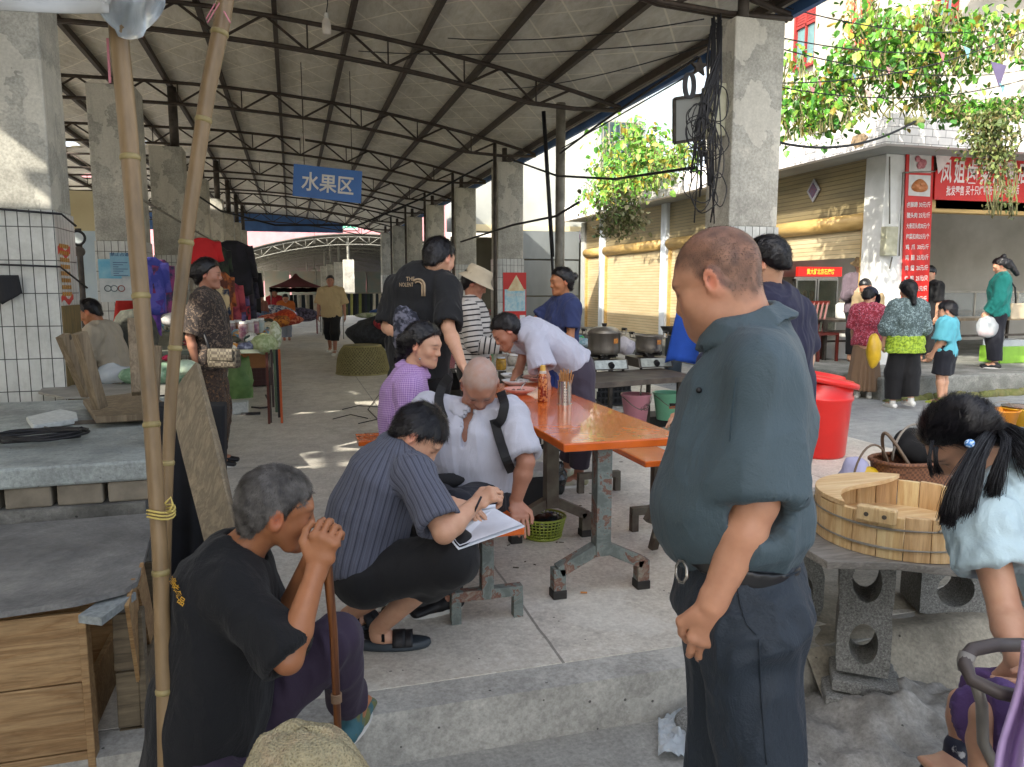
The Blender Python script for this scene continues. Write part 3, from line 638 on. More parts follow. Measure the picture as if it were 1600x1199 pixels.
b = MB(); b.prism([onZ(-160, 960, .52), onZ(0, 957, .52), onZ(120, 940, .52), onZ(196, 920, .52), onZ(214, 908, .52), onZ(226, 870, .52), onZ(240, 820, .52), onZ(236, 803, .52), onZ(120, 812, .52), onZ(-160, 832, .52)], (0, 0, -.018)); b.jit(.006, 3)
tag(b.build('plywood_sheet', M_ply), 'dark stained plywood sheet lying on the wooden crates', 'board')
b = MB(); p = onZ(165, 945, .5); b.obox(p + A(0, .03, -.02), (.035, -.02, 0), (.03, .09, .0), (0, 0, .012)); tag(b.build('foam_strip', mat('grey_foam', C('9aa09f'), .8, c2=C('7b8080'), scale=60)), 'grey foam strip wedged under the plywood corner', 'foam strip')
b = MB(); b.bar(onZ(203, 925, .5), onY(232, 1120, 2.75), .012, .12, up=(0, 1, 0)); b.bar(onZ(218, 900, .5), onY(240, 1010, 3.0), .012, .1, up=(0, 1, 0));
tag(b.build('loose_board', M_crate), 'two loose boards standing between the weathered crate and the pole', 'board')
# ---- concrete counter on the left
ct = thing('concrete_counter', 'rough concrete slab counter on a row of bricks at the left', 'counter', (-1.4, 4.0, 0))
b = MB(); poly = [(-2.4, 3.47, .62), (-.62, 3.52, .62), (-.60, 4.05, .62), (-.72, 5.6, .62), (-2.4, 5.6, .62)]; b.prism(poly, (0, 0, .09))
sl_ = b.build('slab', m_concrete('slab_concrete', C('aeb6b2'), C('949a97'), C('777c79'), rough=(.3, .8), big=1.5, bump=.7), ct, bevel=.012)
for k in range(9):
 x = -2.35 + k * .195; b = MB(); b.box((x, 3.53, .53), (x + .175, 3.75, .618)); b.build('brick', mat('rough_brick', C('8d8474'), .9, c2=C('6c6457'), scale=9, bump=.6), ct, bevel=.008)
b = MB(); b.box((-2.4, 3.50, -.01), (-.64, 3.62, .528)); b.box((-2.4, 4.9, 0), (-.8, 5.0, .618)); b.build('wall', m_concrete('rough_render', C('8b8a84'), C('6d6c66'), C('55544f'), rough=(.9, 1), big=3, bump=1), ct)
b = MB(); b.tube([(-2.4, 3.47, .36), (-.62, 3.48, .365)], .003, 5); b.tube([(-2.4, 3.47, .33), (-1.2, 3.47, .345), (-.62, 3.48, .362)], .002, 5); tag(b.build('wire', M_steels), 'two thin wires stretched along the front of the concrete counter', 'wire')
ws = thing('wooden_stool', 'old wooden stool lying upside down on the concrete counter', 'stool', (-1.1, 4.2, .71))
zS = .74
b = MB(); b.prism([onZ(130, 632, zS), onZ(150, 662, zS), onZ(256, 655, zS), onZ(262, 640, zS), onZ(225, 620, zS)], (0, 0, .035)); b.build('seat', M_oldw, ws, bevel=.004)
for (xa, ya, Ya, xb, yb, Yb) in [(98, 524, 4.15, 138, 618, 4.25), (124, 520, 3.95, 157, 638, 4.02), (206, 500, 4.55, 213, 616, 4.35), (245, 540, 4.2, 240, 640, 4.2)]:
 b = MB(); b.bar(onY(xa, ya, Ya), onY(xb, yb, Yb), .045, .055); b.build('leg', M_oldw, ws, bevel=.004)
b = MB(); b.prism([onZ(102, 624, .715), onZ(60, 616, .715), onZ(70, 606, .715), onZ(275, 600, .715), onZ(282, 616, .715)], (0, 0, .014)); tag(b.build('thin_board', mat('stained_board', C('8f8c84'), .6, c2=C('74716a'), scale=6)), 'thin grey board lying behind the upside down stool', 'board')
b = MB(); b.bar(onZ(58, 664, .72), onZ(282, 652, .72), .03, .02); tag(b.build('iron_strip', M_rustleg), 'long rusty iron strip along the counter behind the cable coil', 'metal strip')
b = MB(); b.prism([onZ(42, 660, .715), onZ(52, 674, .715), onZ(122, 662, .715), onZ(120, 652, .715), onZ(95, 647, .715)], (0, 0, .03)); b.jit(.002, 30); tag(b.build('foam_slab', mat('polystyrene', C('c9cdca'), .7, c2=C('b0b5b2'), scale=40, bump=.4), bevel=.006), 'flat white polystyrene slab on top of the black cable coil', 'foam slab')
b = MB()
for k in range(9):
 c = onZ(62 + rng.uniform(-6, 6), 680 + rng.uniform(-4, 4), .725 + .004 * k); a_ = rng.uniform(.14, .2); e = rng.uniform(.06, .09)
 b.tube([c + A(a_ * math.cos(t) + .02 * math.sin(3 * t + k), e * 1.6 * math.sin(t), .006 * math.sin(2 * t + k)) for t in np.linspace(0, 2 * math.pi, 26)[:-1]], .0055, 6, closed=True)
b.tube([onZ(70, 668, .74), onZ(100, 676, .74), onZ(128, 668, .75), onZ(136, 676, .73)], .006, 6)
tag(b.build('cable_coil', M_black, smooth=True), 'loose coil of black cable on the left counter', 'cable')
def bagmesh(c, r, seed, n=18, m=12, amp=.28):
 b = MB(); b.ball(c, r, n, m); P = np.array(b.v); c = np.asarray(c, float)
 d = vnoise((P - c) / np.mean(r), 1.6, seed) * amp + np.abs(vnoise((P - c) / np.mean(r), 4, seed + 3)) * amp * .5
 b.v = [tuple(q) for q in c + (P - c) * (1 + d)[:, None]]; return b
bg_ = thing('plastic_bag', 'knotted clear plastic bag standing on the counter by the seated man', 'plastic bag', onZ(182, 602, .72))
bagmesh(onZ(180, 600, .72) + A(0, 0, .075), (.13, .09, .075), 3).build('bag', M_clear, bg_, smooth=True)
b = MB(); b.ball(onZ(180, 600, .72) + A(0, .0, .08), (.025, .02, .03)); b.build('contents', mat('dark_plum', C('4a2630'), .5), bg_, smooth=True)
b = MB()
p0, p1_, p2_, p3_, p4_ = P_(272, 632, 3.15), P_(290, 598, 3.15), P_(313, 569, 3.12), P_(376, 838, 2.72), P_(327, 852, 2.74)
lbd = MB(); nrm = nz(np.cross(p3_ - p4_, p2_ - p3_)); lbd.prism([p4_, p3_, P_(350, 712, 2.9), p2_, p1_, p0, P_(292, 720, 3.0)], nrm * .03); lbd.jit(.004, 12)
tag(lbd.build('leaning_board', M_greyw, bevel=.003), 'thick grey wooden board with a slanted top leaning beside the black cloth', 'board')
def f_cloth(u, v):
 x = 236 + 112 * u; y = 640 + 290 * v; return P_(x, y, 3.55 - .12 * v + .025 * math.sin(u * 19) * v)
b = MB(); b.shell(f_cloth, 30, 8, (0, .25, 0)); tag(b.build('black_cloth', mat('black_cloth', C('0c0c0e'), .9, c2=C('15151a'), scale=9), smooth=True), 'black cloth hanging in folds behind the leaning board', 'cloth')
# ---- orange table, benches
def pedestal(parent, x, y, half, top, m, legtop=.28):
 b = MB(); b.box((x - .037, y - .037, legtop - .09), (x + .037, y + .037, top)); b.build('post', m, parent, bevel=.003)
 b = MB()
 for s_ in (-1, 1):
  b = MB(); b.bar((x + s_ * .03, y, legtop - .06), (x + s_ * half, y, .13), .055, .06, up=(0, 1, 0)); b.box((x + s_ * half - .03, y - .03, .04), (x + s_ * half + .03, y + .03, .145)); b.build('foot', m, parent, bevel=.003)
  b = MB(); b.box((x + s_ * half - .034, y - .034, 0), (x + s_ * half + .034, y + .034, .042)); b.build('foot_cap', M_soot, parent, bevel=.004)
tb = thing('dining_table', 'orange topped dining table on peeling steel pedestals', 'table', (1.46, 3.8, 0))
b = MB(); b.box((1.15, 3.13, .715), (1.76, 5.3, .755)); b.build('tabletop', M_orange, tb, bevel=.006)
pedestal(tb, 1.375, 3.22, .215, .715, M_peel); pedestal(tb, 1.40, 4.02, .215, .715, M_rustleg)
def bench(label, x0, x1, y0, y1, z, feet, m, rot=0.0):
 t = thing('bench', label, 'bench', ((x0 + x1) / 2, (y0 + y1) / 2, 0), 'orange benches at the table')
 b = MB(); b.box((x0, y0, z - .035), (x1, y1, z)); b.build('seat', M_orange, t, bevel=.006)
 for y in feet:
  xc = (x0 + x1) / 2; pb_ = MB(); pb_.box((xc - .027, y - .027, .1), (xc + .027, y + .027, z - .035)); pb_.build('post', m, t, bevel=.003)
  pb_ = MB(); pb_.box((xc - .16, y - .024, .1), (xc + .16, y + .024, .145))
  for s_ in (-1, 1): pb_.box((xc + s_ * .14 - .022, y - .022, 0), (xc + s_ * .14 + .022, y + .022, .1))
  pb_.build('foot', m, t, bevel=.002)
 if rot: t.rotation_euler[2] = rot
 return t
p = onZ(1008, 722, .45); bench('right hand orange bench partly hidden behind the man in teal', p[0], p[0] + .27, p[1], p[1] + 1.15, .45, (p[1] + .12, p[1] + 1.0), M_rustleg)
p = onZ(820, 824, .43); bench('left hand orange bench under the old man in white', p[0] - .30, p[0], p[1], p[1] + 1.1, .43, (p[1] + .08, p[1] + .95), M_peel)
print('bench', p)
p = onZ(560, 690, .43); bench('far orange bench end beside the woman in plaid', p[0], p[0] + .9, p[1], p[1] + .28, .43, (), M_rustleg)
fs = thing('folding_frame', 'dark steel folding bench frame beside the belly of the man in teal', 'bench frame', onZ(1035, 858, 0))
b = MB(); b.bar(onZ(1020, 858, 0), onY(1052, 730, 3.55), .04, .04); b.build('leg', M_rustleg, fs); b = MB(); b.bar(onY(1012, 815, 3.5), onY(1060, 720, 3.6), .04, .04); b.build('leg', M_rustleg, fs)
b = MB(); b.bar(onY(1024, 838, 3.5), onY(1070, 838, 3.7), .025, .025); b.build('brace', M_rustleg, fs)
# ---- things on the table
def tabletop(x, y, z=.755): return onZ(x, y, z)
p = tabletop(848, 628); bt = thing('sauce_bottle', 'tall bottle of red chilli sauce with a yellow cap on the orange table', 'bottle', p)
b = MB(); b.lathe(p, [(.028, 0), (.031, .008), (.030, .13), (.026, .16), (.022, .175)], 20); b.build('body', mat('chilli_glass', C('7c2613'), .15, c2=C('c9824e'), scale=55, detail=3, thr=(.45, .56)), bt, smooth=True)
b = MB(); b.lathe(p, [(.0215, .174), (.0215, .19), (.0165, .192)], 16); b.build('neck', mat('pale_collar', C('c8c0b4'), .4), bt)
b = MB(); b.lathe(p, [(.0165, .19), (.0165, .222), (.012, .226)], 14); b.build('cap', mat('yellow_cap', C('d8b054'), .4), bt)
p = tabletop(882, 632); ch = thing('chopstick_holder', 'perforated steel cup full of wooden chopsticks on the orange table', 'chopstick holder', p)
b = MB(); b.lathe(p, [(.047, 0), (.047, .006), (.041, .008), (.041, .142), (.0435, .145), (.040, .145), (.038, .02)], 28, cap=False); b.build('cup', M_steels, ch, smooth=False)
b = MB()
for k in range(14):
 r_ = k // 2; a_ = -1.75 + (.16 if k % 2 else -.16) ; z = .02 + r_ * .017; d = A(math.cos(a_), math.sin(a_), 0); b.ball(p + d * .0412 + A(0, 0, z), (.003, .002, .0045), 8, 5)
b.build('hole', M_soot, ch)
for k in range(26):
 a_ = rng.uniform(0, 6.28); r_ = rng.uniform(.005, .034); tl = rng.uniform(.2, .9) * r_ * .9
 q0 = p + A(r_ * math.cos(a_) * .6, r_ * math.sin(a_) * .6, .02); q1 = p + A(math.cos(a_) * (r_ + tl), math.sin(a_) * (r_ + tl), rng.uniform(.18, .215))
 b = MB(); b.tube([q0, q1], [.0022, .0034], 5); b.build('chopstick', mat('chopstick_wood', C('b98a55'), .6, c2=C('a0713f'), scale=20), ch)
M_porc = mat('porcelain', C('dfe2e6'), .2, c2=C('cdd3da'), scale=8)
M_pinkbowl = mat('pink_bowl', C('e0a79c'), .3, c2=C('d3968a'), scale=8)
for i, (x, y, r, pink, lab) in enumerate([(812, 616, .105, 1, 'nearest shallow pink bowl with a spoon on the orange table'), (805, 602, .10, 0, 'white plate of leftovers behind the nearest pink bowl'), (838, 596, .11, 1, 'wide pink bowl behind the sauce bottle'), (800, 592, .09, 0, 'white bowl with chopsticks at the far end of the orange table')]):
 p = tabletop(x, y); t = thing('bowl', lab, 'bowl', p, 'bowls on the orange table')
 b = MB(); b.lathe(p, [(.045, 0), (.05, .004), (r * .85, .022), (r, .038), (r - .004, .039), (r * .8, .026), (.04, .01), (.005, .008)], 28); b.build('dish', M_pinkbowl if pink else M_porc, t, smooth=True)
 b = MB()
 for k in range(14): a_ = rng.uniform(0, 6.28); q = rng.uniform(0, r * .55); b.ball(p + A(q * math.cos(a_), q * math.sin(a_), .02), rng.uniform(.006, .014), 6, 4)
 b.build('leftovers', mat('dark_food', C('3d3230'), .5, c2=C('8a5a4c'), scale=40), t, smooth=True)
 b = MB(); b.tube([p + A(0, 0, .025), p + A(.02, .02, .045), p + A(.05 + .02 * i, .03, .075)], .004, 6); b.build('spoon', M_steels, t, smooth=True)
p = onZ(848, 838, 0); gbk = thing('plastic_basket', 'round green perforated plastic basket on the floor under the orange table', 'basket', p)
b = MB(); nr, na = 6, 34
for i in range(nr + 1): z = .012 + i * .0185; r = .105 + .028 * z / .12; b.tube([p + A(r * math.cos(t), r * math.sin(t), z) for t in np.linspace(0, 2 * math.pi, 29)[:-1]], .0042 if i not in (0, nr) else .007, 5, closed=True)
for k in range(na): a_ = 2 * math.pi * k / na; b.tube([p + A(.105 * math.cos(a_), .105 * math.sin(a_), .005), p + A(.133 * math.cos(a_), .133 * math.sin(a_), .125)], .0042, 4)
b.cyl(p, p + A(0, 0, .01), .105, n=24); b.build('lattice', mat('lime_plastic', C('8f9c3a'), .4, c2=C('7f8c30'), scale=5), gbk, smooth=True)
bagmesh(p + A(0, 0, .085), (.11, .11, .06), 5, amp=.2).build('liner_bag', mat('black_bag', C('141a1b'), .25, bump=.5, bscale=20), gbk, smooth=True)
q0 = onZ(838, 792, 0); b = MB(); b.box((q0[0] - .17, q0[1], .0), (q0[0] + .12, q0[1] + .25, .20)); fb_ = b.build('foam_box', mat('black_box', C('1c1d20'), .6), bevel=.01); tag(fb_, 'black box with a white foam lid under the orange table', 'box')
b = MB(); b.box((q0[0] - .175, q0[1] - .005, .201), (q0[0] + .125, q0[1] + .255, .245)); b.build('foam_lid', mat('polystyrene', C('c9cdca')), fb_, bevel=.01)
bagmesh(onZ(872, 775, 0) + A(0, .05, .12), (.075, .07, .12), 8, amp=.3).build('x', None); xo = COL.objects[-1] if False else bpy.data.objects['x']; xo.name = 'rubbish_bag'; xo.data.materials.append(mat('black_bag', C('141a1b'))); tag(xo, 'small shiny black rubbish bag hanging beside the far table leg', 'bag')
b = MB(); p = onZ(907, 926, .006); b.cyl(p, p + A(.03, -.01, 0), .005, n=8); tag(b.build('cigarette_end', mat('orange_paper', C('b5793f'), .7)), 'cigarette end lying on the floor before the orange table', 'litter')
b = MB()
for k in range(70):
 x = rng.uniform(560, 1060); y = rng.uniform(600, 900); p = onZ(x, y, .003); b.obox(p, A(rng.uniform(.003, .014), rng.uniform(-.01, .01), 0), A(rng.uniform(-.004, .004), .004, 0), (0, 0, .0015))
tag(b.build('litter', mat('dust_litter', C('5b5346'), .9)), 'small scraps and dead leaves scattered over the market floor', 'litter', kind='stuff')
b = MB()
for pts in ([(596, 612), (575, 640), (590, 655), (560, 662)], [(535, 640), (560, 634), (590, 636)], [(520, 655), (548, 648), (575, 654)]): b.tube([onZ(x, y, .008) for x, y in pts], .005, 5)
tag(b.build('wire_scrap', M_black, smooth=True), 'loose bits of black wire on the floor left of the woman in plaid', 'wire')
# ---- upturned woven basket dome
p = onZ(571, 588, 0); ba = thing('woven_basket', 'large upturned woven bamboo basket on the aisle floor', 'basket', p + A(0, .45, 0))
c0 = p + A(0, .45, 0); b = MB(); prof = lambda t: .445 - .03 * t - .11 * t ** 4; H = .47
for sgn in (1, -1):
 for k in range(46):
  a0 = 2 * math.pi * k / 46; b.tube([c0 + A(prof(t) * math.cos(a0 + sgn * t * 1.1), prof(t) * math.sin(a0 + sgn * t * 1.1), t * H + .01 + sgn * .003) for t in np.linspace(0, 1, 9)], .0055, 4)
b.build('lattice', mat('bamboo_strip', C('9c9262'), .6, c2=C('857a4c'), scale=9), ba, smooth=True)
b = MB(); b.lathe(c0, [(prof(t) - .014, t * H) for t in np.linspace(0, 1, 9)], 30, cap=False); b.lathe(c0, [(.32, H - .01), (.30, H + .01), (.1, H + .015), (.01, H + .015)], 30, cap=False); b.build('lining', m_weave('basket_weave', C('8c8254'), C('56502f'), 45), ba, smooth=True)
b = MB(); b.tube([c0 + A(.45 * math.cos(t), .45 * math.sin(t), .012) for t in np.linspace(0, 2 * math.pi, 33)[:-1]], .012, 6, closed=True); b.tube([c0 + A(.31 * math.cos(t), .31 * math.sin(t), H) for t in np.linspace(0, 2 * math.pi, 33)[:-1]], .018, 6, closed=True); b.build('rim', mat('bamboo_strip', C('9c9262')), ba, smooth=True)
# ---- blue sign
Ys = 11.6; cs = [onY(x, y, Ys) for x, y in [(459, 256), (566, 268), (564, 318), (457, 306)]]
s_ = thing('hanging_sign', 'blue hanging sign with three white characters under the roof', 'sign', (cs[0] + cs[2]) / 2)
b = MB(); b.prism([cs[0], cs[3], cs[2], cs[1]], (0, .03, 0)); b.build('board', mat('sign_blue', C('1f66b4'), .4, c2=C('1c5ca6'), scale=2), s_)
rt_ = nz(cs[1] - cs[0]); upv = nz(cs[0] - cs[3]); ctr = sum(cs) / 4
text('lettering', '水果区', M_white, s_, ctr + A(0, -.012, 0), rt_, upv, 1, .006, .02, fit=.74, fith=.27)
b = MB()
for c in (cs[0] * .85 + cs[1] * .15, cs[1] * .85 + cs[0] * .15): b.tube([c + A(0, .015, 0), A(c[0], c[1] + .015, rz(c[0]) - .1)], .006, 5)
b.build('wire', M_steel, s_)
for (x, y, Y, l) in [(510, 38, 9.0, 'nearest bare white bulb hanging from the roof truss'), (473, 218, 17.6, 'small bare bulb above the blue sign'), (491, 377, 36, 'far bulb at the end of the aisle roof')]:
 p = onY(x, y, Y); t = thing('light_bulb', l, 'light bulb', p, 'bare bulbs under the roof'); b = MB(); b.lathe(p, [(.01, -.11), (.045, -.10), (.05, -.05), (.045, .03), (.03, .05), (.03, .06)], 18); b.build('bulb', mat('bulb_white', C('d8d2ca'), .3), t, smooth=True)
 b = MB(); b.lathe(p, [(.024, .055), (.024, .11), (.01, .12)], 12); b.build('socket', M_white, t); b = MB(); b.tube([p + A(0, 0, .11), p + A(.02, 0, .22), A(p[0], p[1], rz(p[0]) + .1)], .006, 5); b.build('cord', M_black, t)
# ================================================================ OBJECTS: stalls, hanging clothes, right side
CL = {}
def cloth_m(c, c2=None, k=6):
 key = 'cloth_' + c
 if key not in CL: CL[key] = mat('cloth_' + c, C(c), .85, c2=C(c2) if c2 else None, scale=k, bump=.3, bscale=18, thr=(.45, .55) if c2 else (.35, .7))
 return CL[key]
def garment(c, w, h, ang, m, label, group, seed=0, kind='shirt', sleeves=True, parent_name='hanging_garment', cat='garment'):
 """a shirt, jacket or trousers hanging from a hook at c (top centre), facing angle ang"""
 c = np.asarray(c, float); rt = A(math.cos(ang), math.sin(ang), 0); dp = A(-math.sin(ang), math.cos(ang), 0); up = A(0, 0, 1)
 r = np.random.RandomState(seed); b = MB(); n = 22; rings = []
 for i in range(11):
  t = i / 10
  if kind == 'shirt': ww = w * (.28 + .72 * min(1, t / .12) ** .6) * (1 - .05 * t) / 2; dd = .035 + .03 * t
  elif kind == 'trousers': ww = w * .5 * (.8 + .2 * t); dd = .035
  else: ww = w * .5 * (.55 + .45 * t); dd = .05 + .03 * t
  ring = []
  for j in range(n):
   a_ = 2 * math.pi * j / n; fo = 1 + .35 * t * math.sin(a_ * 5 + seed) + .15 * math.sin(a_ * 9 + seed * 2 + 3 * t)
   ring.append(c + rt * ww * math.cos(a_) + dp * dd * math.sin(a_) * fo - up * (h * t + .02 * math.sin(a_ * 3 + seed) * t))
  rings.append(ring)
 b.rings(rings)
 if sleeves and kind == 'shirt':
  for s_ in (-1, 1):
   p0 = c + rt * s_ * w * .42 - up * h * .1; p1 = c + rt * s_ * w * .56 - up * h * (.45 + .25 * r.rand()); b.tube([p0, (p0 + p1) / 2 + dp * .02, p1], [.06, .055, .045], 10)
 o = b.build(parent_name, m, smooth=True); return tag(o, label, cat, group)
racks = [(237, 402, 8.9, .26, .6, '5d57a8', '3b3f8f', 'blue and violet windbreaker nearest the notice column'), (252, 406, 9.0, .24, .66, '2f3350', '8a3a6a', 'dark patterned jacket behind the blue windbreaker'), (234, 462, 8.9, .2, .42, '7d4c9c', '4a2f7a', 'purple cardigan hanging below the blue windbreaker'),
(316, 372, 9.4, .36, .42, 'c41f22', None, 'bright red shirt hanging high above the woman in brown'), (340, 384, 11, .4, .6, '2c3a2a', '191c1c', 'dark green coat right of the red shirt'), (362, 376, 12, .55, .8, '1f1d26', '141319', 'long black coat hanging from the rail above the stall'), (372, 392, 13.5, .5, .9, '241f2b', None, 'second black coat further down the rail'),
(346, 425, 10.5, .35, .7, 'b0622f', '5a2f24', 'orange and brown blouse under the black coats'), (358, 440, 11.4, .3, .62, '7a2a3c', 'b04a52', 'wine red blouse hanging over the jars'), (368, 432, 12.4, .3, .8, '34304a', '6d5a8c', 'dark dress with a violet band in the rail'), (378, 426, 13.4, .3, .8, 'a0283a', '1d1a22', 'crimson and black dress at the far end of the rail'), (384, 436, 15, .35, .8, '232330', '3d3a4c', 'farthest dark coat on the clothes rail'),
(337, 445, 10.2, .25, .6, '26324a', 'c9b48a', 'navy blouse with pale flecks just right of the woman in brown'), (352, 412, 12.8, .3, .5, '7f9a4a', '32452a', 'olive top tucked between the dark coats'), (390, 420, 16.5, .4, .9, '1b1b22', None, 'small dark coat by the fourth left column')]
for i, (x, y, Y, w, h, c1, c2, l) in enumerate(racks):
 garment(onY(x, y, Y), w, h, .5 + .5 * math.sin(i * 2.1), cloth_m(c1, c2), l, 'clothes hanging above the left stalls', i)
cr = thing('clothes_rail', 'long steel clothes rail fixed along the left columns', 'clothes rail', (-1.5, 12, 2.5))
b = MB(); b.cyl((-1.55, 8.6, 2.42), (-1.45, 17.5, 2.36), .015, n=8); b.build('rail', M_pipe, cr)
b = MB(); [b.cyl((-1.62, y, 2.42), (-1.5, y, 2.42), .012, n=6) for y in (10.3, 14.3)]; b.build('bracket', M_pipe, cr)
rc = garment(onY(194, 470, 9.3), .3, .42, .2, cloth_m('c02a22'), 'red carrier bag hanging on the tiled foot of the notice column', None, 33, kind='bag', parent_name='red_bag', cat='bag')
def poster(label, cx0, cy0, cx1, cy1, Y, m, name='notice'):
 a, c_ = onY(cx0, cy0, Y), onY(cx1, cy1, Y); t = thing(name, label, 'notice' if name == 'notice' else name.replace('_', ' '), ((a[0] + c_[0]) / 2, Y, c_[2])); b = MB(); b.box((a[0], Y - .004, c_[2]), (c_[0], Y, a[2])); b.build('sheet', m, t); return t, a, c_
M_pbl = mat('poster_blue', C('8db4c6'), .5, c2=C('6fa0b8'), scale=5); M_pwh = mat('poster_white', C('c3c8c8'), .5, c2=C('a9b3b5'), scale=9)
t, a, c_ = poster('wide blue and white public notice on the tiled column foot', 153, 405, 207, 472, 10.052, M_pwh)
b = MB(); b.box((a[0], 10.044, (a[2] * .55 + c_[2] * .45)), (c_[0] - .1, 10.047, a[2])); b.build('blue_band', mat('poster_cyan', C('5aa3c4'), .5, c2=C('8cc0d0'), scale=6), t)
for k, (u, col) in enumerate([(.25, '5b6a70'), (.45, '6d7f86'), (.68, 'a05a52')]): b = MB(); b.tube([A(a[0] + (c_[0] - a[0]) * u + .035 * math.cos(q), 10.045, c_[2] + .16 + .035 * math.sin(q)) for q in np.linspace(0, 6.28, 17)[:-1]], .005, 4, closed=True); b.build('symbol', mat('ink_' + col, C(col), .6), t)
t, a, c_ = poster('pale blue typed notice pinned over the wide notice', 171, 395, 205, 432, 10.036, M_pbl)
text('heading', '禁止占道', mat('ink_navy', C('27406f'), .6), t, (a + c_) / 2 * A(1, 0, 1) + A(0, 10.029, .12), (1, 0, 0), (0, 0, 1), 1, .001, .01, fit=.2, fith=.045)
b = MB(); [b.box((a[0] + .03, 10.029, a[2] - .12 - .025 * k), (c_[0] - .03 - .05 * (k % 3), 10.031, a[2] - .113 - .025 * k)) for k in range(7)]; b.build('text_lines', mat('ink_navy', C('27406f')), t)
p = onY(68, 373, 6.17); q = onY(98, 452, 6.17)
t = thing('red_paper', 'torn red festival paper with gold characters on the near left column', 'poster', p)
b = MB(); b.shell(lambda u, v: (-1.615 + .005 * math.sin(v * 9) + .0 * u, 6.22 + .32 * u, 1.80 - .5 * v + .02 * math.sin(u * 8)), 8, 8, (.003, 0, 0)); b.build('paper', M_redp, t)
b = MB()
for i in range(5):
 for j in range(8): b.box((-1.606, 6.26 + .05 * i, 1.74 - .05 * j), (-1.6035, 6.29 + .05 * i, 1.77 - .05 * j))
b.build('characters', mat('gold_ink', C('b9822f'), .5), t)
b = MB(); b.box((-1.614, 6.2, 0), (-1.60, 6.68, 1.32)); tag(b.build('column_board', m_wood('stained_panel', C('8a7040'), C('5e5636'), axis=2, grime=.5, knots=False)), 'stained brown board covering the side of the near left column', 'board')
b = MB(); b.tube([(-2.9, 6.1, 1.98), (-2.2, 6.13, 2.01), (-1.55, 6.15, 1.97), (-1.5, 6.3, 1.9)], .009, 6); b.tube([(-2.2, 6.14, 1.62), (-1.58, 6.14, 1.60), (-1.5, 6.5, 1.45)], .008, 6); tag(b.build('cable', M_black, smooth=True), 'black cables strapped round the near left column', 'cable')
b = MB(); b.shell(lambda u, v: onY(-30 + 58 * u + 6 * v, 430 + 46 * v * (1 - .8 * abs(u - .5)), 6.1) + A(0, .02 * math.sin(u * 9), 0), 8, 8, (0, .006, 0)); tag(b.build('dark_rag', cloth_m('232326'), smooth=True), 'dark grey rag hanging at the left edge of the tiled column', 'cloth')
t = thing('round_lamp', 'round black rimmed wall lamp beside the seated man', 'lamp', onY(121, 372, 9)); c = onY(121, 372, 9)
b = MB(); b.tube([c + A(.07 * math.cos(q), 0, .07 * math.sin(q)) for q in np.linspace(0, 6.28, 21)[:-1]], .013, 6, closed=True); b.build('rim', M_black, t, smooth=True); b = MB(); b.cyl(c + A(0, .0, 0), c + A(0, .03, 0), .065, n=20); b.build('glass', M_pwh, t); b = MB(); b.cyl(c + A(0, .02, -.14), c + A(0, .05, -.14), .055, n=16); b.cyl(c + A(0, .05, -1.2), c + A(0, .05, .1), .03); b.build('bracket', M_steeld, t)
# ---- goods stall on the left
def stall_table(label, x0, x1, y0, y1, z, m, legs=True, group=None, name='stall_table'):
 t = thing(name, label, 'table', ((x0 + x1) / 2, (y0 + y1) / 2, 0), group); b = MB(); b.box((x0, y0, z - .04), (x1, y1, z)); b.build('tabletop', m, t, bevel=.004)
 for x in (x0 + .05, x1 - .05):
  for y in (y0 + .05, y1 - .05): b = MB(); b.box((x - .02, y - .02, 0), (x + .02, y + .02, z - .04)); b.build('leg', M_steeld, t)
 return t
M_stallt = mat('stall_top', C('7c8274'), .6, c2=C('5f6558'), scale=5)
e0 = onZ(425, 546, .8); stall_table('goods table with jars and hats right behind the woman in brown', e0[0] - 1.5, e0[0], e0[1], e0[1] + 3.6, .8, M_stallt, name='goods_table')
GX, GY = e0[0], e0[1]
print('goods', e0)
for i, (x, y, col) in enumerate([(352, 505, '7c3044'), (362, 507, '5a2438'), (373, 505, '8a5a3c'), (381, 509, '6c2a48'), (391, 506, 'a8a098'), (399, 503, '7a2c50'), (408, 500, '8fa09a'), (345, 510, '3f8a6c')]):
 p = onZ(x, y + 24, .8); p[1] = max(p[1], GY + .1); t = thing('jar', '%s glass jar with pale lid on the goods table' % ['second', 'third', 'brownish fourth', 'fifth', 'pale sixth', 'seventh', 'greyish last', 'green leftmost'][i], 'jar', p, 'jars on the goods table')
 b = MB(); b.lathe(p, [(.05, 0), (.055, .02), (.055, .19), (.045, .21)], 14); b.build('body', mat('jar_' + col, C(col), .2, c2=C('b8b0a8'), scale=9), t, smooth=True); b = MB(); b.cyl(p + A(0, 0, .21), p + A(0, 0, .24), .048, n=14); b.build('lid', M_white, t)
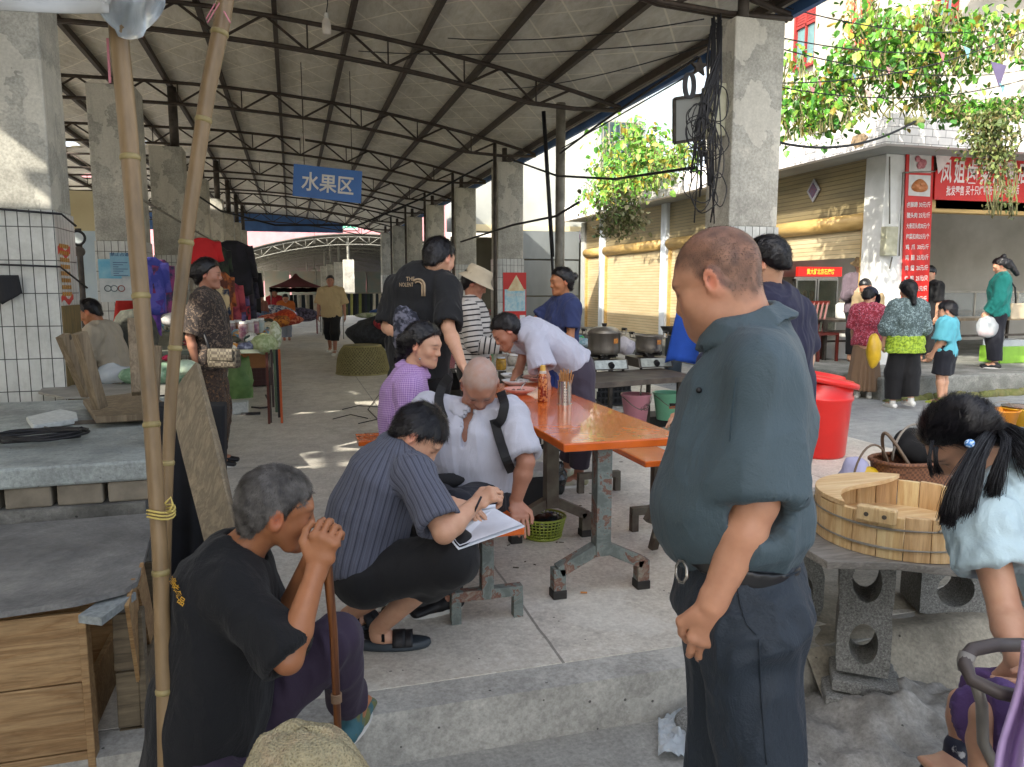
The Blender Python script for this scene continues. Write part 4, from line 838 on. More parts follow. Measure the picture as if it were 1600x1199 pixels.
for i, (x, y, sx, sy, sz, c1, c2, l) in enumerate([(412, 540, .22, .3, .10, 'a9b48c', '8c9a6a', 'light green folded cloth on the table corner'), (430, 530, .12, .25, .16, 'c2c6b0', '98a080', 'pale bag hanging over the table edge'), (385, 545, .2, .14, .05, '8a8fa6', '5b5f77', 'stack of grey patterned wallets'), (352, 552, .12, .1, .05, 'c98b3c', 'e8e0d0', 'orange and white packet at the table front'), (370, 526, .1, .1, .09, '93b4c8', '6f8fa6', 'light blue cap between the jars'), (395, 530, .14, .14, .08, 'd5d6ce', 'b0b2aa', 'white sun hat on the goods table'), (420, 512, .16, .2, .10, 'd0c8b0', 'b8ae92', 'cream hat on its crown'), (440, 500, .22, .35, .10, 'c27a2a', '7c3a22', 'folded orange and brown scarf'), (447, 492, .35, .5, .12, 'b3331f', 'd0592b', 'red and orange blanket pile'), (425, 486, .4, .6, .12, '3a4a6c', '8c94b0', 'blue and white clothes pile'), (405, 478, .5, .6, .1, '8a7ca0', 'c9c4d0', 'lilac clothes pile at the back')]):
 p = onZ(x, y + 6, .8); p[1] = max(p[1], GY + .12); t = bagmesh(p + A(0, 0, sz * .5), (sx * .6, sy * .6, sz), 20 + i, 14, 8, .22).build('goods_pile', cloth_m(c1, c2, 20), smooth=True); tag(t, l, 'goods', 'goods on the left stall')
for i, (dx, col) in enumerate([(0, '3b2f2c'), (.03, '4c5a44'), (.055, '1e1c1e'), (.08, 'b3562b'), (-.05, '5b2f25')]):
 x0_ = GX - .02 + dx; b = MB(); b.shell(lambda u, v: (x0_ + .025 * u, GY - .03 - .02 * math.sin(v * 3 + i), .80 - (.62 + .06 * i) * v), 2, 10, (0, .004, 0)); tag(b.build('belt', cloth_m(col)), '%s leather belt hanging from the goods table corner' % ['dark brown', 'olive', 'black', 'orange', 'reddish brown'][i], 'belt', 'belts on the goods table')
p = onZ(400, 605, 0); t = thing('crate', 'brown plastic crate with a cardboard box standing under the goods table', 'crate', p); b = MB()
for k in range(7): b.box((p[0] - .22 + .07 * k, p[1], .02), (p[0] - .195 + .07 * k, p[1] + .01, .28))
for k in range(5): b.box((p[0] - .22, p[1] - .005, .02 + .06 * k), (p[0] + .22, p[1] + .004, .04 + .06 * k))
b.box((p[0] - .22, p[1] + .02, .02), (p[0] + .22, p[1] + .3, .26)); b.build('lattice_box', mat('brown_plastic', C('4e2c28'), .5), t); b = MB(); b.box((p[0] - .2, p[1] + .03, .262), (p[0] + .2, p[1] + .28, .6)); b.build('cardboard', mat('cardboard', C('9c6a40'), .8, c2=C('85552f'), scale=5), t)
p = onZ(378, 622, 0); bagmesh(p + A(0, 0, .24), (.15, .12, .25), 41, amp=.5).build('green_sack', mat('green_sack', C('6d8f56'), .6, c2=C('51733f'), scale=8), smooth=True); tag(bpy.data.objects['green_sack'], 'soft green sack standing against the goods table leg', 'sack')
p = onZ(372, 648, 0); b = MB(); b.box((p[0] - .1, p[1], 0), (p[0] + .11, p[1] + .2, .14)); tag(b.build('foam_box', mat('polystyrene', C('c9cdca')), bevel=.01), 'small white polystyrene box on the floor beside the woman in brown', 'box')
b = MB(); p = onZ(400, 640, .01); b.tube([p + A(-.05, 0, .03), p + A(.05, -.03, .02), p + A(.13, 0, .02), p + A(.16, .2, .03), p + A(.1, .5, .1)], .012, 6); b.box((p[0] - .15, p[1] - .35, -.008), (p[0] + .06, p[1] - .25, .02)); tag(b.build('strap', M_black, smooth=True), 'black strap lying on the floor beside the small polystyrene box', 'strap')
b = MB(); p = onZ(205, 560, .7); stall_table('low stall table behind the notice column', -2.6, -1.55, 7.4, 8.9, .62, M_oldw, name='stall_table')
for i, (x, y, z, Y, r, c1, c2, l) in enumerate([(212, 528, .8, 8.1, (.2, .2, .26), '4e4f46', '3a3b34', 'tall dark green covered bundle behind the bamboo pole'), (268, 500, .9, 8.2, (.10, .1, .07), 'cdc9c6', 'a9a5a2', 'crumpled white paper on the left stall'), (263, 560, .6, 7.5, (.05, .05, .03), 'c42a55', '8c1f3c', 'small crimson packet on the left stall'), (248, 585, .55, 6.3, (.28, .16, .09), '5f7d62', '85a088', 'green net bag of cloths behind the poles'), (287, 575, .6, 6.2, (.1, .09, .06), '9db09a', 'b9c8b0', 'pale green crumpled bag beside the woman in brown')]):
 c = onY(x, y, Y); tag(bagmesh(c, r, 60 + i, amp=.2).build('bundle', cloth_m(c1, c2, 12), smooth=True), l, 'bundle')
t = thing('plastic_chair', 'low seat board under the seated man on the left', 'chair', onY(135, 600, 6.9)); c = onY(140, 585, 6.9)
b = MB(); b.box((c[0] - .2, 6.7, c[2] - .03), (c[0] + .2, 7.1, c[2])); b.build('seat', M_oldw, t);
for dx in (-.17, .17):
 for y in (6.73, 7.06): b = MB(); b.box((c[0] + dx - .02, y - .02, 0), (c[0] + dx + .02, y + .02, c[2] - .03)); b.build('leg', M_oldw, t)
# ---- red canopy tent far down
cx, cy = .15, 24.0; t = thing('canopy_tent', 'dark red pop up canopy tent far down the aisle', 'tent', (cx, cy, 0)); b = MB()
def f_t(u, v):
 a_ = u * 2 * math.pi; s_ = max(abs(math.cos(a_)), abs(math.sin(a_))); q = v; r = (.04 + .96 * q) ; X = math.cos(a_) / s_ * .78 * r; Y_ = math.sin(a_) / s_ * .9 * r; return (cx + X, cy + .8 + Y_, 1.88 - .42 * q ** .62)
b.shell(f_t, 40, 10, (0, 0, .01)); b.shell(lambda u, v: (f_t(u, 1)[0], f_t(u, 1)[1], 1.46 - .13 * v - .015 * abs(math.sin(u * 60))), 80, 2, (0, 0, .002)); b.build('canopy', mat('canopy_red', C('5e1f28'), .7, c2=C('4c1820'), scale=2), t, smooth=True)
for sx in (-.74, .74):
 for sy in (-.05, 1.65): b = MB(); b.cyl((cx + sx, cy + sy, 0), (cx + sx, cy + sy, 1.45), .02, n=6); b.build('leg', M_pipe, t)
for i in range(26):
 x = 455 + i * 6.2 if i < 9 else 541 + (i - 9) * 4.4; Y = 26 if i < 9 else 22; col = ['2b3a38', '1f2a30', 'c9c6ba', '23303a', 'b9b4a4', '1d2028', 'd0cbb8', '2a2d33', 'c5c0ae', '5f6a44', '38404c', 'a8ab6a', '20242c', '283040', '7f8850', '1f232b', '2a3140'][i % 17]
 if 600 < x < 605: continue
 p = onY(x, 461 if i < 9 else 459, Y); garment(p, .14, .62 if i < 9 else .6, .3, cloth_m(col), 'pair of trousers hung %s' % (['first', 'second', 'third', 'fourth', 'fifth', 'sixth', 'seventh', 'eighth', 'ninth'][i] + ' from the left under the red canopy' if i < 9 else ['first', 'second', 'third', 'fourth', 'fifth', 'sixth', 'seventh', 'eighth', 'ninth', 'tenth', 'eleventh', 'twelfth', 'thirteenth', 'fourteenth', 'fifteenth', 'sixteenth', 'seventeenth'][i - 9] + ' from the left on the rack right of the walking man'), 'trousers on the far racks', i, kind='trousers', sleeves=False, parent_name='hanging_trousers', cat='trousers')
b = MB(); a = onY(535, 458, 22); c_ = onY(618, 458, 22); b.cyl(a, c_, .015, n=6); b.cyl((a[0], 22, 0), a, .015, n=6); b.cyl((c_[0], 22, 0), c_, .015, n=6); tag(b.build('clothes_rack', M_pipe), 'steel clothes rack right of the walking man', 'rack')
for i, (x, y, Y, r, c1, c2, l) in enumerate([(470, 492, 25, (.55, .4, .22), '3c3848', '6d6680', 'pile of dark bedding under the red canopy'), (425, 490, 19, (.5, .4, .2), '4a5270', 'b8bcc8', 'pile of blue and white clothes on the far left stall'), (436, 500, 17, (.45, .3, .14), 'a33a2c', 'd88a6a', 'pile of orange and pink cloths at the stall edge'), (600, 489, 17.5, (.35, .3, .1), '3a66b0', '2a4a86', 'bright blue cloth on the right stall'), (580, 493, 17.2, (.35, .3, .06), '7f8d6a', 'b0b09a', 'row of pale green shoes on the right stall'), (596, 505, 14.5, (.14, .2, .12), 'b03238', '7f1f28', 'red cloth hanging from the right stall'), (590, 520, 15, (.6, .5, .3), '1d1f22', '2b2d31', 'black covered bundle under the right stall')]):
 c = onY(x, y, Y); tag(bagmesh(c, r, 80 + i, amp=.2).build('cloth_pile', cloth_m(c1, c2, 14), smooth=True), l, 'goods')
p = onZ(548, 530, 0); stall_table('far stall table with shoes right of the walking man', 2.0, 4.6, 16.8, 18.2, .8, M_stallt, name='far_stall_table')
stall_table('long stall table far down the left of the aisle', -2.0, -.35, 15.2, 21, .72, M_stallt, name='long_stall_table')
stall_table('dark stall table behind the man in the black shirt', 1.9, 3.6, 13.2, 14.6, .75, M_steeld, name='dark_stall_table')
b = MB(); p = onZ(498, 522, 0); b.box((p[0] - .06, p[1], .55), (p[0] + .34, p[1] + .35, .6));
for dx in (-.04, .3):
 for dy in (.02, .32): b.cyl((p[0] + dx, p[1] + dy, 0), (p[0] + dx, p[1] + dy, .56), .018, n=6)
tag(b.build('red_stool', mat('red_stool', C('7a2a26'), .5)), 'tall reddish stool beside the walking man', 'stool')
c = onY(706, 470, 8.6); t = thing('plastic_chair', 'bright magenta plastic chair back seen between two customers', 'chair', (c[0], 8.6, 0)); b = MB()
b.shell(lambda u, v: (c[0] - .16 + .24 * u, 8.6 - .03 * math.sin(u * 3.14), .98 + .5 * v - .05 * (2 * u - 1) ** 4 * v), 8, 8, (0, .02, 0)); b.build('backrest', mat('magenta_plastic', C('cc2f9c'), .35), t, smooth=True)
b = MB(); b.box((c[0] - .18, 8.2, .95), (c[0] + .1, 8.62, .98)); b.build('seat', mat('magenta_plastic', C('cc2f9c')), t)
# ---- poster on the second right column
t, a, c_ = poster('red and blue lottery style poster on the tiled foot of the second right column', 786, 426, 822, 505, 14.03, M_redp, 'poster')
b = MB(); zz = lambda q: a[2] + (c_[2] - a[2]) * q; b.box((a[0] + .03, 14.02, zz(.76)), (c_[0] - .02, 14.024, zz(.33))); b.build('blue_panel', mat('poster_mid', C('7fb4c8'), .4, c2=C('c7d8d8'), scale=12), t)
b = MB(); b.prism([(a[0] + .08, 14.018, zz(.36)), (a[0] + .26, 14.018, zz(.05)), (c_[0] - .03, 14.018, zz(.36))], (0, -.003, 0)); b.build('sail_shape', mat('poster_cream', C('d8cfa8'), .4, c2=C('c09a6a'), scale=6), t)
b = MB(); b.box((a[0] + .04, 14.018, zz(.94)), (a[0] + .28, 14.022, zz(.86))); b.box((c_[0] - .13, 14.018, zz(.95)), (c_[0] - .02, 14.022, zz(.84))); b.build('white_boxes', M_porc, t)
text('lettering', '福利开奖', M_white, t, (a[0] * .5 + c_[0] * .5, 14.014, zz(.44)), (1, 0, 0), (0, 0, 1), 1, .001, .01, fit=.32, fith=.06)
# ---- cooking area: rear prep table, stove table
M_darkt = mat('stove_table_top', C('3c342e'), .6, c2=C('5c544a'), scale=7)
sA, sB = onZ(915, 600, .62), onZ(1075, 588, .62)
t = thing('stove_table', 'low dark table carrying two gas stoves', 'table', ((sA + sB) / 2)[[0, 1, 2]] * A(1, 1, 0)); b = MB(); b.prism([sA, sB + A(.1, 0, 0), sB + A(.1, .75, 0), sA + A(0, .75, 0)], (0, 0, -.05)); b.build('tabletop', M_darkt, t, bevel=.004)
for k, (px_, dy) in enumerate([(0.06, .06), (.94, .06), (.06, .7), (.94, .7)]): q = sA + (sB - sA) * px_ + A(0, dy, 0); b = MB(); b.bar((q[0], q[1], 0), (q[0] - .0, q[1], .58), .035, .035); b.build('leg', M_steeld, t)
b = MB(); b.bar(sA + A(.1, .3, -.1), sA + A(.75, .3, -.6), .015, .015); b.build('brace', M_steeld, t)
print('stove', sA, sB)
def stove(x, y, lab, potr, poth, lid, plab):
 p = onZ(x, y, .62) + A(0, .22, 0); t = thing('gas_stove', lab, 'stove', p, 'gas stoves on the dark table'); b = MB(); b.prism([p + A(-.19, -.19, .03), p + A(.19, -.19, .03), p + A(.19, -.15, .115), p + A(.19, .17, .12), p + A(-.19, .17, .12), p + A(-.19, -.15, .115)][:0] or [p + A(-.19, -.19, .02), p + A(-.19, .17, .02), p + A(-.19, .17, .12), p + A(-.19, -.155, .115)], (.38, 0, 0)); b.build('body', mat('stove_body', C('55504a'), .4, .5), t, bevel=.004)
 b = MB(); b.prism([p + A(-.17, -.193, .03), p + A(-.17, -.158, .112), p + A(-.17, -.163, .114), p + A(-.17, -.198, .032)], (.34, 0, 0)); b.build('control_panel', mat('panel_silver', C('b4bab4'), .35, .3, c2=C('8f9590'), scale=25), t)
 b = MB(); b.cyl(p + A(-.0, -.175, .07), p + A(0, -.21, .058), .032, .028, n=18); b.build('knob', M_black, t)
 b = MB();
 for k in range(6): a_ = k * math.pi / 3; b.bar(p + A(.05 * math.cos(a_), .05 * math.sin(a_), .14), p + A(.15 * math.cos(a_), .15 * math.sin(a_), .15), .012, .03)
 b.cyl(p + A(0, 0, .11), p + A(0, 0, .145), .06, n=18); b.build('burner', M_soot, t)
 for sx in (-.15, .15): b = MB(); b.cyl(p + A(sx, -.14, 0), p + A(sx, -.14, .03), .015, n=8); b.build('foot', M_soot, t)
 q = p + A(0, 0, .165); t2 = thing('cooking_pot', plab, 'pot', q, 'pots on the gas stoves'); b = MB(); R_ = potr
 b.lathe(q, [(R_ * .86, 0), (R_ * .95, .015), (R_, .06), (R_, poth), (R_ * 1.05, poth + .004), (R_ * 1.05, poth + .012), (R_ * .97, poth + .012), (R_ * .96, .03), (.01, .02)], 36); b.build('body', M_alu, t2, smooth=True)
 for s_ in (-1, 1):
  b = MB(); w_ = .045; e = q + A(s_ * R_ * 1.0, 0, poth - .02); b.tube([e + A(0, -w_, 0), e + A(s_ * .05, -w_, .01), e + A(s_ * .055, -w_, .055), e + A(s_ * .055, w_, .055), e + A(s_ * .05, w_, .01), e + A(0, w_, 0)], .007, 6); h_ = b.build('handle', M_alu, t2, smooth=True)
  b = MB(); b.cyl(e + A(s_ * .055, -w_, .058), e + A(s_ * .055, w_, .058), .013, n=10); b.build('grip', M_black, h_, smooth=True)
 if lid: b = MB(); b.lathe(q + A(0, 0, poth + .012), [(R_ * .99, 0), (R_ * .93, .012), (R_ * .8, .035), (R_ * .55, .052), (.01, .058)], 36); l_ = b.build('lid', M_alu, t2, smooth=True); b = MB(); b.cyl(q + A(0, 0, poth + .07), q + A(0, 0, poth + .1), .022, .028, n=12); b.build('lid_knob', M_black, l_)
 b = MB(); a0 = -1.2; d = A(math.cos(a0), math.sin(a0), 0); s2 = A(-d[1], d[0], 0); b.obox(q + d * (R_ + .002) + A(0, 0, poth * .66), s2 * .03, d * .001, (0, 0, .024)); b.build('sticker', mat('orange_label', C('c98a3c'), .5, c2=C('a0551f'), scale=60), t2)
stove(957, 582, 'left gas stove with a silver control panel', .165, .21, True, 'large lidded aluminium pot on the left gas stove')
stove(1028, 578, 'right gas stove next to the wok', .14, .165, False, 'open aluminium pot on the right gas stove')
p = onZ(1076, 600, 0) + A(.05, .6, 0); t = thing('wok_burner', 'black wok on a dark round burner stand behind the man in teal', 'wok', p); b = MB(); b.lathe(p, [(.13, 0), (.14, .3), (.13, .66), (.12, .7)], 20); b.build('stand', mat('burner_navy', C('2b3640'), .5, c2=C('1f272e'), scale=6), t, smooth=True)
b = MB(); b.lathe(p, [(.02, .70), (.1, .715), (.17, .76), (.215, .84), (.205, .84), (.15, .77), (.02, .735)], 30); b.build('wok', M_soot, t, smooth=True); b = MB(); b.tube([p + A(-.02, 0, .78), p + A(.16, .05, .9)], .006, 6); b.build('ladle', M_steels, t)
def bucket(label, p, r0, r1, h, m, handle=True, group=None, name='bucket'):
 t = thing(name, label, 'bucket', p, group); b = MB(); b.lathe(p, [(r0, 0), (r1, h), (r1 * 1.06, h + .004), (r1 * 1.06, h + .018), (r1 * .98, h + .018), (r0 * .96, .012), (.01, .01)], 32); b.build('body', m, t, smooth=True)
 if handle: b = MB(); b.tube([p + A(r1 * 1.04 * math.cos(q), -abs(math.sin(q)) * r1 * 1.02, h - .01 - .11 * math.sin(q) ** 2) for q in np.linspace(0, math.pi, 15)], .004, 5); b.build('handle', M_pipe, t, smooth=True)
 return t
M_mint = mat('mint_plastic', C('86d0ac'), .35, c2=C('78c4a0'), scale=4); M_pinkp = mat('pink_plastic', C('dd98a8'), .35, c2=C('d08a9c'), scale=4)
pb1 = onZ(993, 655, 0) + A(0, .12, 0); pb1 = onY(993, 655, 5.35); pb1[2] = .18; p1_ = pb1
t = bucket('pink plastic bucket under the stove table', onZ(993, 660, .12), .105, .145, .27, M_pinkp, group='plastic buckets under the stove table'); q = A(*t.location); text('lettering', '老铁味\n小吃店', M_soot, t, q + A(.03, -.128, .17), (1, 0, 0), (0, .12, 1), 1, .003, .01, fit=.1, fith=.07)
b = MB(); b.tube([q + A(.03, 0, .1), q + A(.06, 0, .40)], .009, 6); b.build('ladle', M_steels, t)
t = bucket('mint green plastic bucket under the stove table', onZ(1043, 655, .12), .11, .15, .26, M_mint, group='plastic buckets under the stove table'); q = A(*t.location); b = MB(); b.obox(q + A(0.0, -.139, .17), (.055, 0, 0), (0, .002, 0), (0, .004, .014)); b.build('label_top', M_soot, t); b = MB(); b.obox(q + A(0.0, -.135, .142), (.055, 0, 0), (0, .002, 0), (0, .003, .012)); b.build('label_strip', mat('orange_label2', C('d0703a'), .5), t)
p = onZ(1018, 668, 0); b = MB(); b.box((p[0] - .35, p[1] - .02, 0), (p[0] + .25, p[1] + .32, .115)); tag(b.build('low_platform', M_soot), 'low dark board carrying the two plastic buckets', 'board')
p = onZ(960, 640, 0); t = thing('black_crate', 'black latticed plastic crate under the stove table', 'crate', p); b = MB()
for k in range(9): b.box((p[0] - .15 + .055 * k, p[1] + .2, .02), (p[0] - .135 + .055 * k, p[1] + .215, .42))
for k in range(6): b.box((p[0] - .15, p[1] + .195, .02 + .078 * k), (p[0] + .31, p[1] + .21, .04 + .078 * k))
b.box((p[0] - .15, p[1] + .24, .02), (p[0] + .31, p[1] + .5, .40)); b.build('lattice_box', M_black, t)
for i, (x, y, w, h, c, l) in enumerate([(920, 640, .12, .42, 'b8a93a', 'yellow sack left of the black crate'), (936, 640, .08, .4, 'cfcdc0', 'white carton left of the black crate'), (925, 560, .12, .2, 'c9b43a', 'yellow box under the bag table')]):
 p = onZ(x, y, 0) if i < 2 else onZ(x, 622, 0); b = MB(); b.box((p[0] - w / 2, p[1] + .15, 0), (p[0] + w / 2, p[1] + .4, h)); b.jit(.01, 6, i); tag(b.build('carton', mat('carton_' + c, C(c), .6, c2=C('8e8b6a'), scale=8)), l, 'carton')
q0 = onZ(845, 545, .76); q1 = onZ(930, 545, .76); t = thing('bag_table', 'table of folded plastic bags behind the bending woman', 'table', A(q0[0] + .6, q0[1] + .3, 0)); b = MB(); b.box((q0[0] - .3, q0[1] - .1, .72), (q1[0] + .3, q0[1] + .9, .76)); b.build('tabletop', M_darkt, t)
for x in (q0[0] - .25, q1[0] + .25):
 for y in (q0[1] - .05, q0[1] + .85): b = MB(); b.box((x - .02, y - .02, 0), (x + .02, y + .02, .72)); b.build('leg', M_steeld, t)
for i, (x, y, c1, c2, l) in enumerate([(884, 528, 'c8c234', '9bb03a', 'yellow packet of bags'), (893, 530, '3f9a4c', '3a62b0', 'green and blue packet of bags'), (908, 532, '57b07a', 'c8d8dc', 'mint packet of bags'), (918, 534, 'b9cdd6', '7aa8b8', 'pale blue sheet of bags'), (872, 532, '2f6f9a', '4fae6a', 'teal packet of bags'), (900, 526, '2e9a45', '2856a8', 'small bright green packet')]):
 p = onZ(x, y + 10, .76); tag(bagmesh(p + A(0, .1, .05), (.11, .16, .05), 100 + i, 12, 8, .3).build('bag_packet', cloth_m(c1, c2, 22), smooth=True), l + ' lying on the bag table', 'bags', 'packets on the bag table')
c = onY(745, 700, 9)
p = onZ(995, 560, .62) + A(.1, .5, 0); tag(bagmesh(p + A(0, .1, .1), (.16, .12, .1), 120, amp=.25).build('white_cloth', cloth_m('c8c2c6', 'a59fa6'), smooth=True), 'crumpled white cloth between the two pots', 'cloth')
q0 = onZ(700, 585, .72); t = thing('prep_table', 'steel topped prep table with jars behind the old man', 'table', onZ(760, 585, 0)); b = MB(); X0, X1 = onZ(715, 572, .74)[0], onZ(835, 572, .74)[0]; Yp = onZ(770, 572, .74)[1]; b.box((X0 - .2, Yp - .1, .70), (X1 + .1, Yp + 1.2, .74)); b.build('tabletop', M_steels, t, bevel=.003)
b = MB(); b.box((X0 - .15, Yp - .05, .35), (X1 + .05, Yp + 1.1, .38)); b.build('shelf', M_soot, t)
for x in (X0 - .16, X1 + .06):
 for y in (Yp - .06, Yp + 1.15): b = MB(); b.box((x - .02, y - .02, 0), (x + .02, y + .02, .70)); b.build('leg', M_steeld, t)
print('prep', X0, X1, Yp)
for i, (x, y, r, h, c, l, kind) in enumerate([(760, 566, .05, .09, 'b0604a', 'squat jar of red pickles on the prep table', 0), (783, 574, .045, .10, 'c99a3a', 'jar of yellow pickles on the prep table', 0), (768, 548, .022, .2, '3f9c4a', 'small green bottle on the prep table', 1), (812, 566, .12, .09, 'a8a49c', 'rectangular steel tub on the prep table', 0), (824, 548, .03, .03, '3f9a9c', 'tiny teal dish at the end of the prep table', 0), (802, 543, .05, .03, 'b8a24a', 'small bowl of yellow garnish on the prep table', 0), (745, 548, .05, .05, 'cfcac4', 'white enamel bowl at the back of the prep table', 0)]):
 p = onZ(x, y + 4, .74); t2 = thing('kitchen_jar' if kind == 0 else 'small_bottle', l, 'jar' if kind == 0 else 'bottle', p); b = MB()
 if kind: b.lathe(p, [(r, 0), (r, h * .6), (r * .4, h * .75), (r * .4, h)], 14)
 else: b.lathe(p, [(r * .9, 0), (r, h * .2), (r, h * .8), (r * .85, h), (r * .8, h - .006), (.01, h - .01)], 18)
 b.build('body', mat('jarglass_' + c, C(c), .2, c2=tuple(x_ * .5 for x_ in C(c)), scale=30), t2, smooth=True)
 b = MB(); b.cyl(p + A(0, 0, h + .001), p + A(0, 0, h + .012), r * (.45 if kind else .8), n=14); b.build('lid' if kind else 'cap', M_porc, t2)
# ---- red bin
p = onZ(1282, 712, -.0); p = onY(1276, 712, 5.5); p[2] = 0; t = thing('rubbish_bin', 'big bright red plastic bin with a sloping lid behind the man in teal', 'bin', p); b = MB(); M_redb = mat('bin_red', C('d3211c'), .3, c2=C('c01812'), scale=2)
b.lathe(p, [(.215, 0), (.23, .02), (.26, .48), (.275, .5), (.275, .53), (.262, .535), (.275, .64), (.27, .65)], 40); b.build('body', M_redb, t, smooth=True)
tl = Matrix.Rotation(R(11), 3, 'Y'); ax = A(*(tl @ Vector((1, 0, 0)))); ay = A(0, 1, 0); az = A(*(tl @ Vector((0, 0, 1))))
b = MB(); b.lathe(p + A(0, 0, .665), [(.315, -.035), (.32, -.01), (.315, .01), (.28, .02), (.2, .035), (.19, .055), (.14, .06), (.13, .045), (.01, .05)], 40, ax=ax, ay=ay, az=az); l_ = b.build('lid', M_redb, t, smooth=True)
b = MB(); b.bar(p + A(-.09, 0, .70), p + A(.09, 0, .672), .05, .02); b.build('lid_handle', M_redb, l_, bevel=.006)
for i in range(16):
 Y = 15.5 + i * .85; c1 = ['2a2d3a', '7a2f3a', '3c4a6c', 'b08a50', '1d1d22', '8a3a5c', '4a5c46', 'c4b8a0'][i % 8]; garment((-1.35 + .12 * math.sin(i * 2.3), Y, 2.35 - .5 * (i % 2)), .42, .75, .6 + .3 * math.sin(i), cloth_m(c1, ['8c7a6a', None, 'a9a4b8', '5c3a2a'][i % 4]), '%s garment, %s in the far left row of clothes' % (['slate', 'wine red', 'blue', 'ochre', 'black', 'plum', 'moss green', 'cream'][i % 8], 'lower and nearer' if i == 1 else ['first of its colour', 'second of its colour'][i // 8]), 'far left row of hanging clothes', 60 + i)
stall_table('second goods table further down the left of the aisle', -2.0, -.5, 12.3, 14.9, .76, M_stallt, name='second_goods_table')
def heap(n, x0, x1, y0, y1, z, lab, grp, sz=(.05, .12), seed=0):
 r = random.Random(seed); nm = 'crimson,navy,cream,green,mustard,violet,grey,black,brick,azure,pale grey,olive'.split(','); row = 0; pal = ['8c2f3c', '34486e', 'c9bfa8', '3c6a58', 'b8863c', '6d5a80', 'a9a49a', '2a2c34', '9c5a48', '5f8aa0', 'c8c4be', '4d4a3c']
 for k in range(n):
  i1, i2 = r.randrange(12), r.randrange(12); ty = y0 + (y1 - y0) * (k + .5) / n; tx = r.uniform(x0, x1); pos = ('left edge', 'left half', 'right half', 'right edge')[min(3, int((tx - x0) / (x1 - x0) * 4))]; lb = '%s and %s %s, %s of the %s' % (nm[i1], nm[i2], lab, pos, ('nearest end', 'near half', 'far half', 'far end')[min(3, k * 4 // n)]) if i1 != i2 else 'plain %s %s, %s of the %s' % (nm[i1], lab, pos, ('nearest end', 'near half', 'far half', 'far end')[min(3, k * 4 // n)])
  s_ = r.uniform(*sz); c = (tx, ty, z + s_ * .35 + .03 * r.random()); b = bagmesh(c, (s_, s_ * r.uniform(.7, 1.4), s_ * r.uniform(.35, .8)), 300 + seed * 50 + k, 10, 7, .35); tag(b.build('small_goods', cloth_m(pal[i1], pal[i2] if i1 != i2 else None, 25), smooth=True), lb, 'goods', grp)
heap(34, GX - .9, GX - .05, GY + .15, GY + 3.4, .80, 'packet on the goods table', 'small goods heaped on the goods table', (.04, .1), 1)
heap(22, -1.9, -.55, 12.4, 14.8, .76, 'bundle on the second left table', 'bundles on the second goods table', (.07, .16), 5)
heap(26, -1.9, -.45, 15.3, 20.8, .72, 'bundle on the long left stall', 'bundles on the long stall table', (.09, .2), 2)
heap(18, 2.05, 4.5, 16.9, 18.1, .80, 'cloth on the far shoe stall', 'shoes on the far stall table', (.07, .13), 3)
heap(14, 1.95, 3.5, 13.3, 14.5, .75, 'packet on the dark table', 'packets on the dark stall table', (.06, .13), 4)
# ================================================================ OBJECTS: bench with tub, basket, shop front, vines, cables
# ---- plank bench on cinder blocks
bz = .50
pb_ = thing('plank_bench', 'grey plank bench resting on cinder blocks under the round wooden tub', 'bench', (2.4, 2.7, -.2))
b = MB(); c1_, c2_, c3_ = onZ(1236, 846, bz), onZ(1292, 878, bz), onZ(1402, 880, bz); b.prism([onZ(1130, 770, bz), c1_, c2_, c3_, onZ(1640, 905, bz), onZ(1640, 760, bz)], (0, 0, -.028)); b.jit(.003, 4); b.build('plank', M_greyx, pb_, bevel=.003)
def hblock(label, c, w, d, h, hole=True, rot=0.0, holes=2, parent=None):
 """cinder block standing on end: hollow openings cut through the front-left face"""
 rt = A(math.cos(rot), math.sin(rot), 0); dp = A(-math.sin(rot), math.cos(rot), 0); c = np.asarray(c, float); N = 20; b = MB()
 hh = h / holes
 for k in range(holes):
  zc = h * (k + .5) / holes; ring_o = []; ring_i = []
  for j in range(N):
   a_ = 2 * math.pi * j / N; q = max(abs(math.cos(a_)) / (w / 2), abs(math.sin(a_)) / (hh / 2)); ro = 1 / q
   ring_o.append((math.cos(a_) * ro, math.sin(a_) * ro)); ring_i.append((math.cos(a_) * w * .27, math.sin(a_) * hh * .33))
  mk = lambda r_, y: [c + rt * x + dp * y + A(0, 0, zc + z) for x, z in r_]
  b.rings([mk(ring_i, d / 2), mk(ring_o, d / 2), mk(ring_o, -d / 2), mk(ring_i, -d / 2)], cap=False, closed=True)
 o = b.build('cinder_block', M_block, parent, org=None if parent else c);
 if not parent: tag(o, label, 'cinder block', 'cinder blocks under the plank bench')
 return o
f0 = onZ(1362, 1050, -.02)
hblock('upright cinder block with two oval holes carrying the front of the plank bench', f0 + A(-.0, .06, .0), .19, .17, bz - .028 + .02, rot=R(-38))
hblock('shaded cinder block behind the man in teal carrying the rear of the bench', onZ(1268, 965, 0) + A(0, .12, 0), .2, .2, bz - .028, rot=R(-25))
hblock('cinder block lying by the girl under the far end of the bench', onZ(1502, 962, 0) + A(0, .1, 0), .3, .2, .24, rot=R(-20), holes=1)
hblock('second cinder block stacked at the far end of the bench', onZ(1510, 962, 0) + A(0, .1, .24), .28, .19, .22, rot=R(-26), holes=1)
b = MB()
for i in range(4):
 z = -.055 - i * .05; w = .12 + .03 * i; c = f0 + A(.0, .05, 0); rr = R(-38 + 5 * (i % 2)); rt = A(math.cos(rr), math.sin(rr), 0) ; dp = A(-math.sin(rr), math.cos(rr), 0)
 if i < 2: b.obox(c + A(0, 0, z + .01), rt * w, dp * (w * .95), (0, 0, .022))
tmpv = MB(); tmpv.v, tmpv.f = b.v, b.f
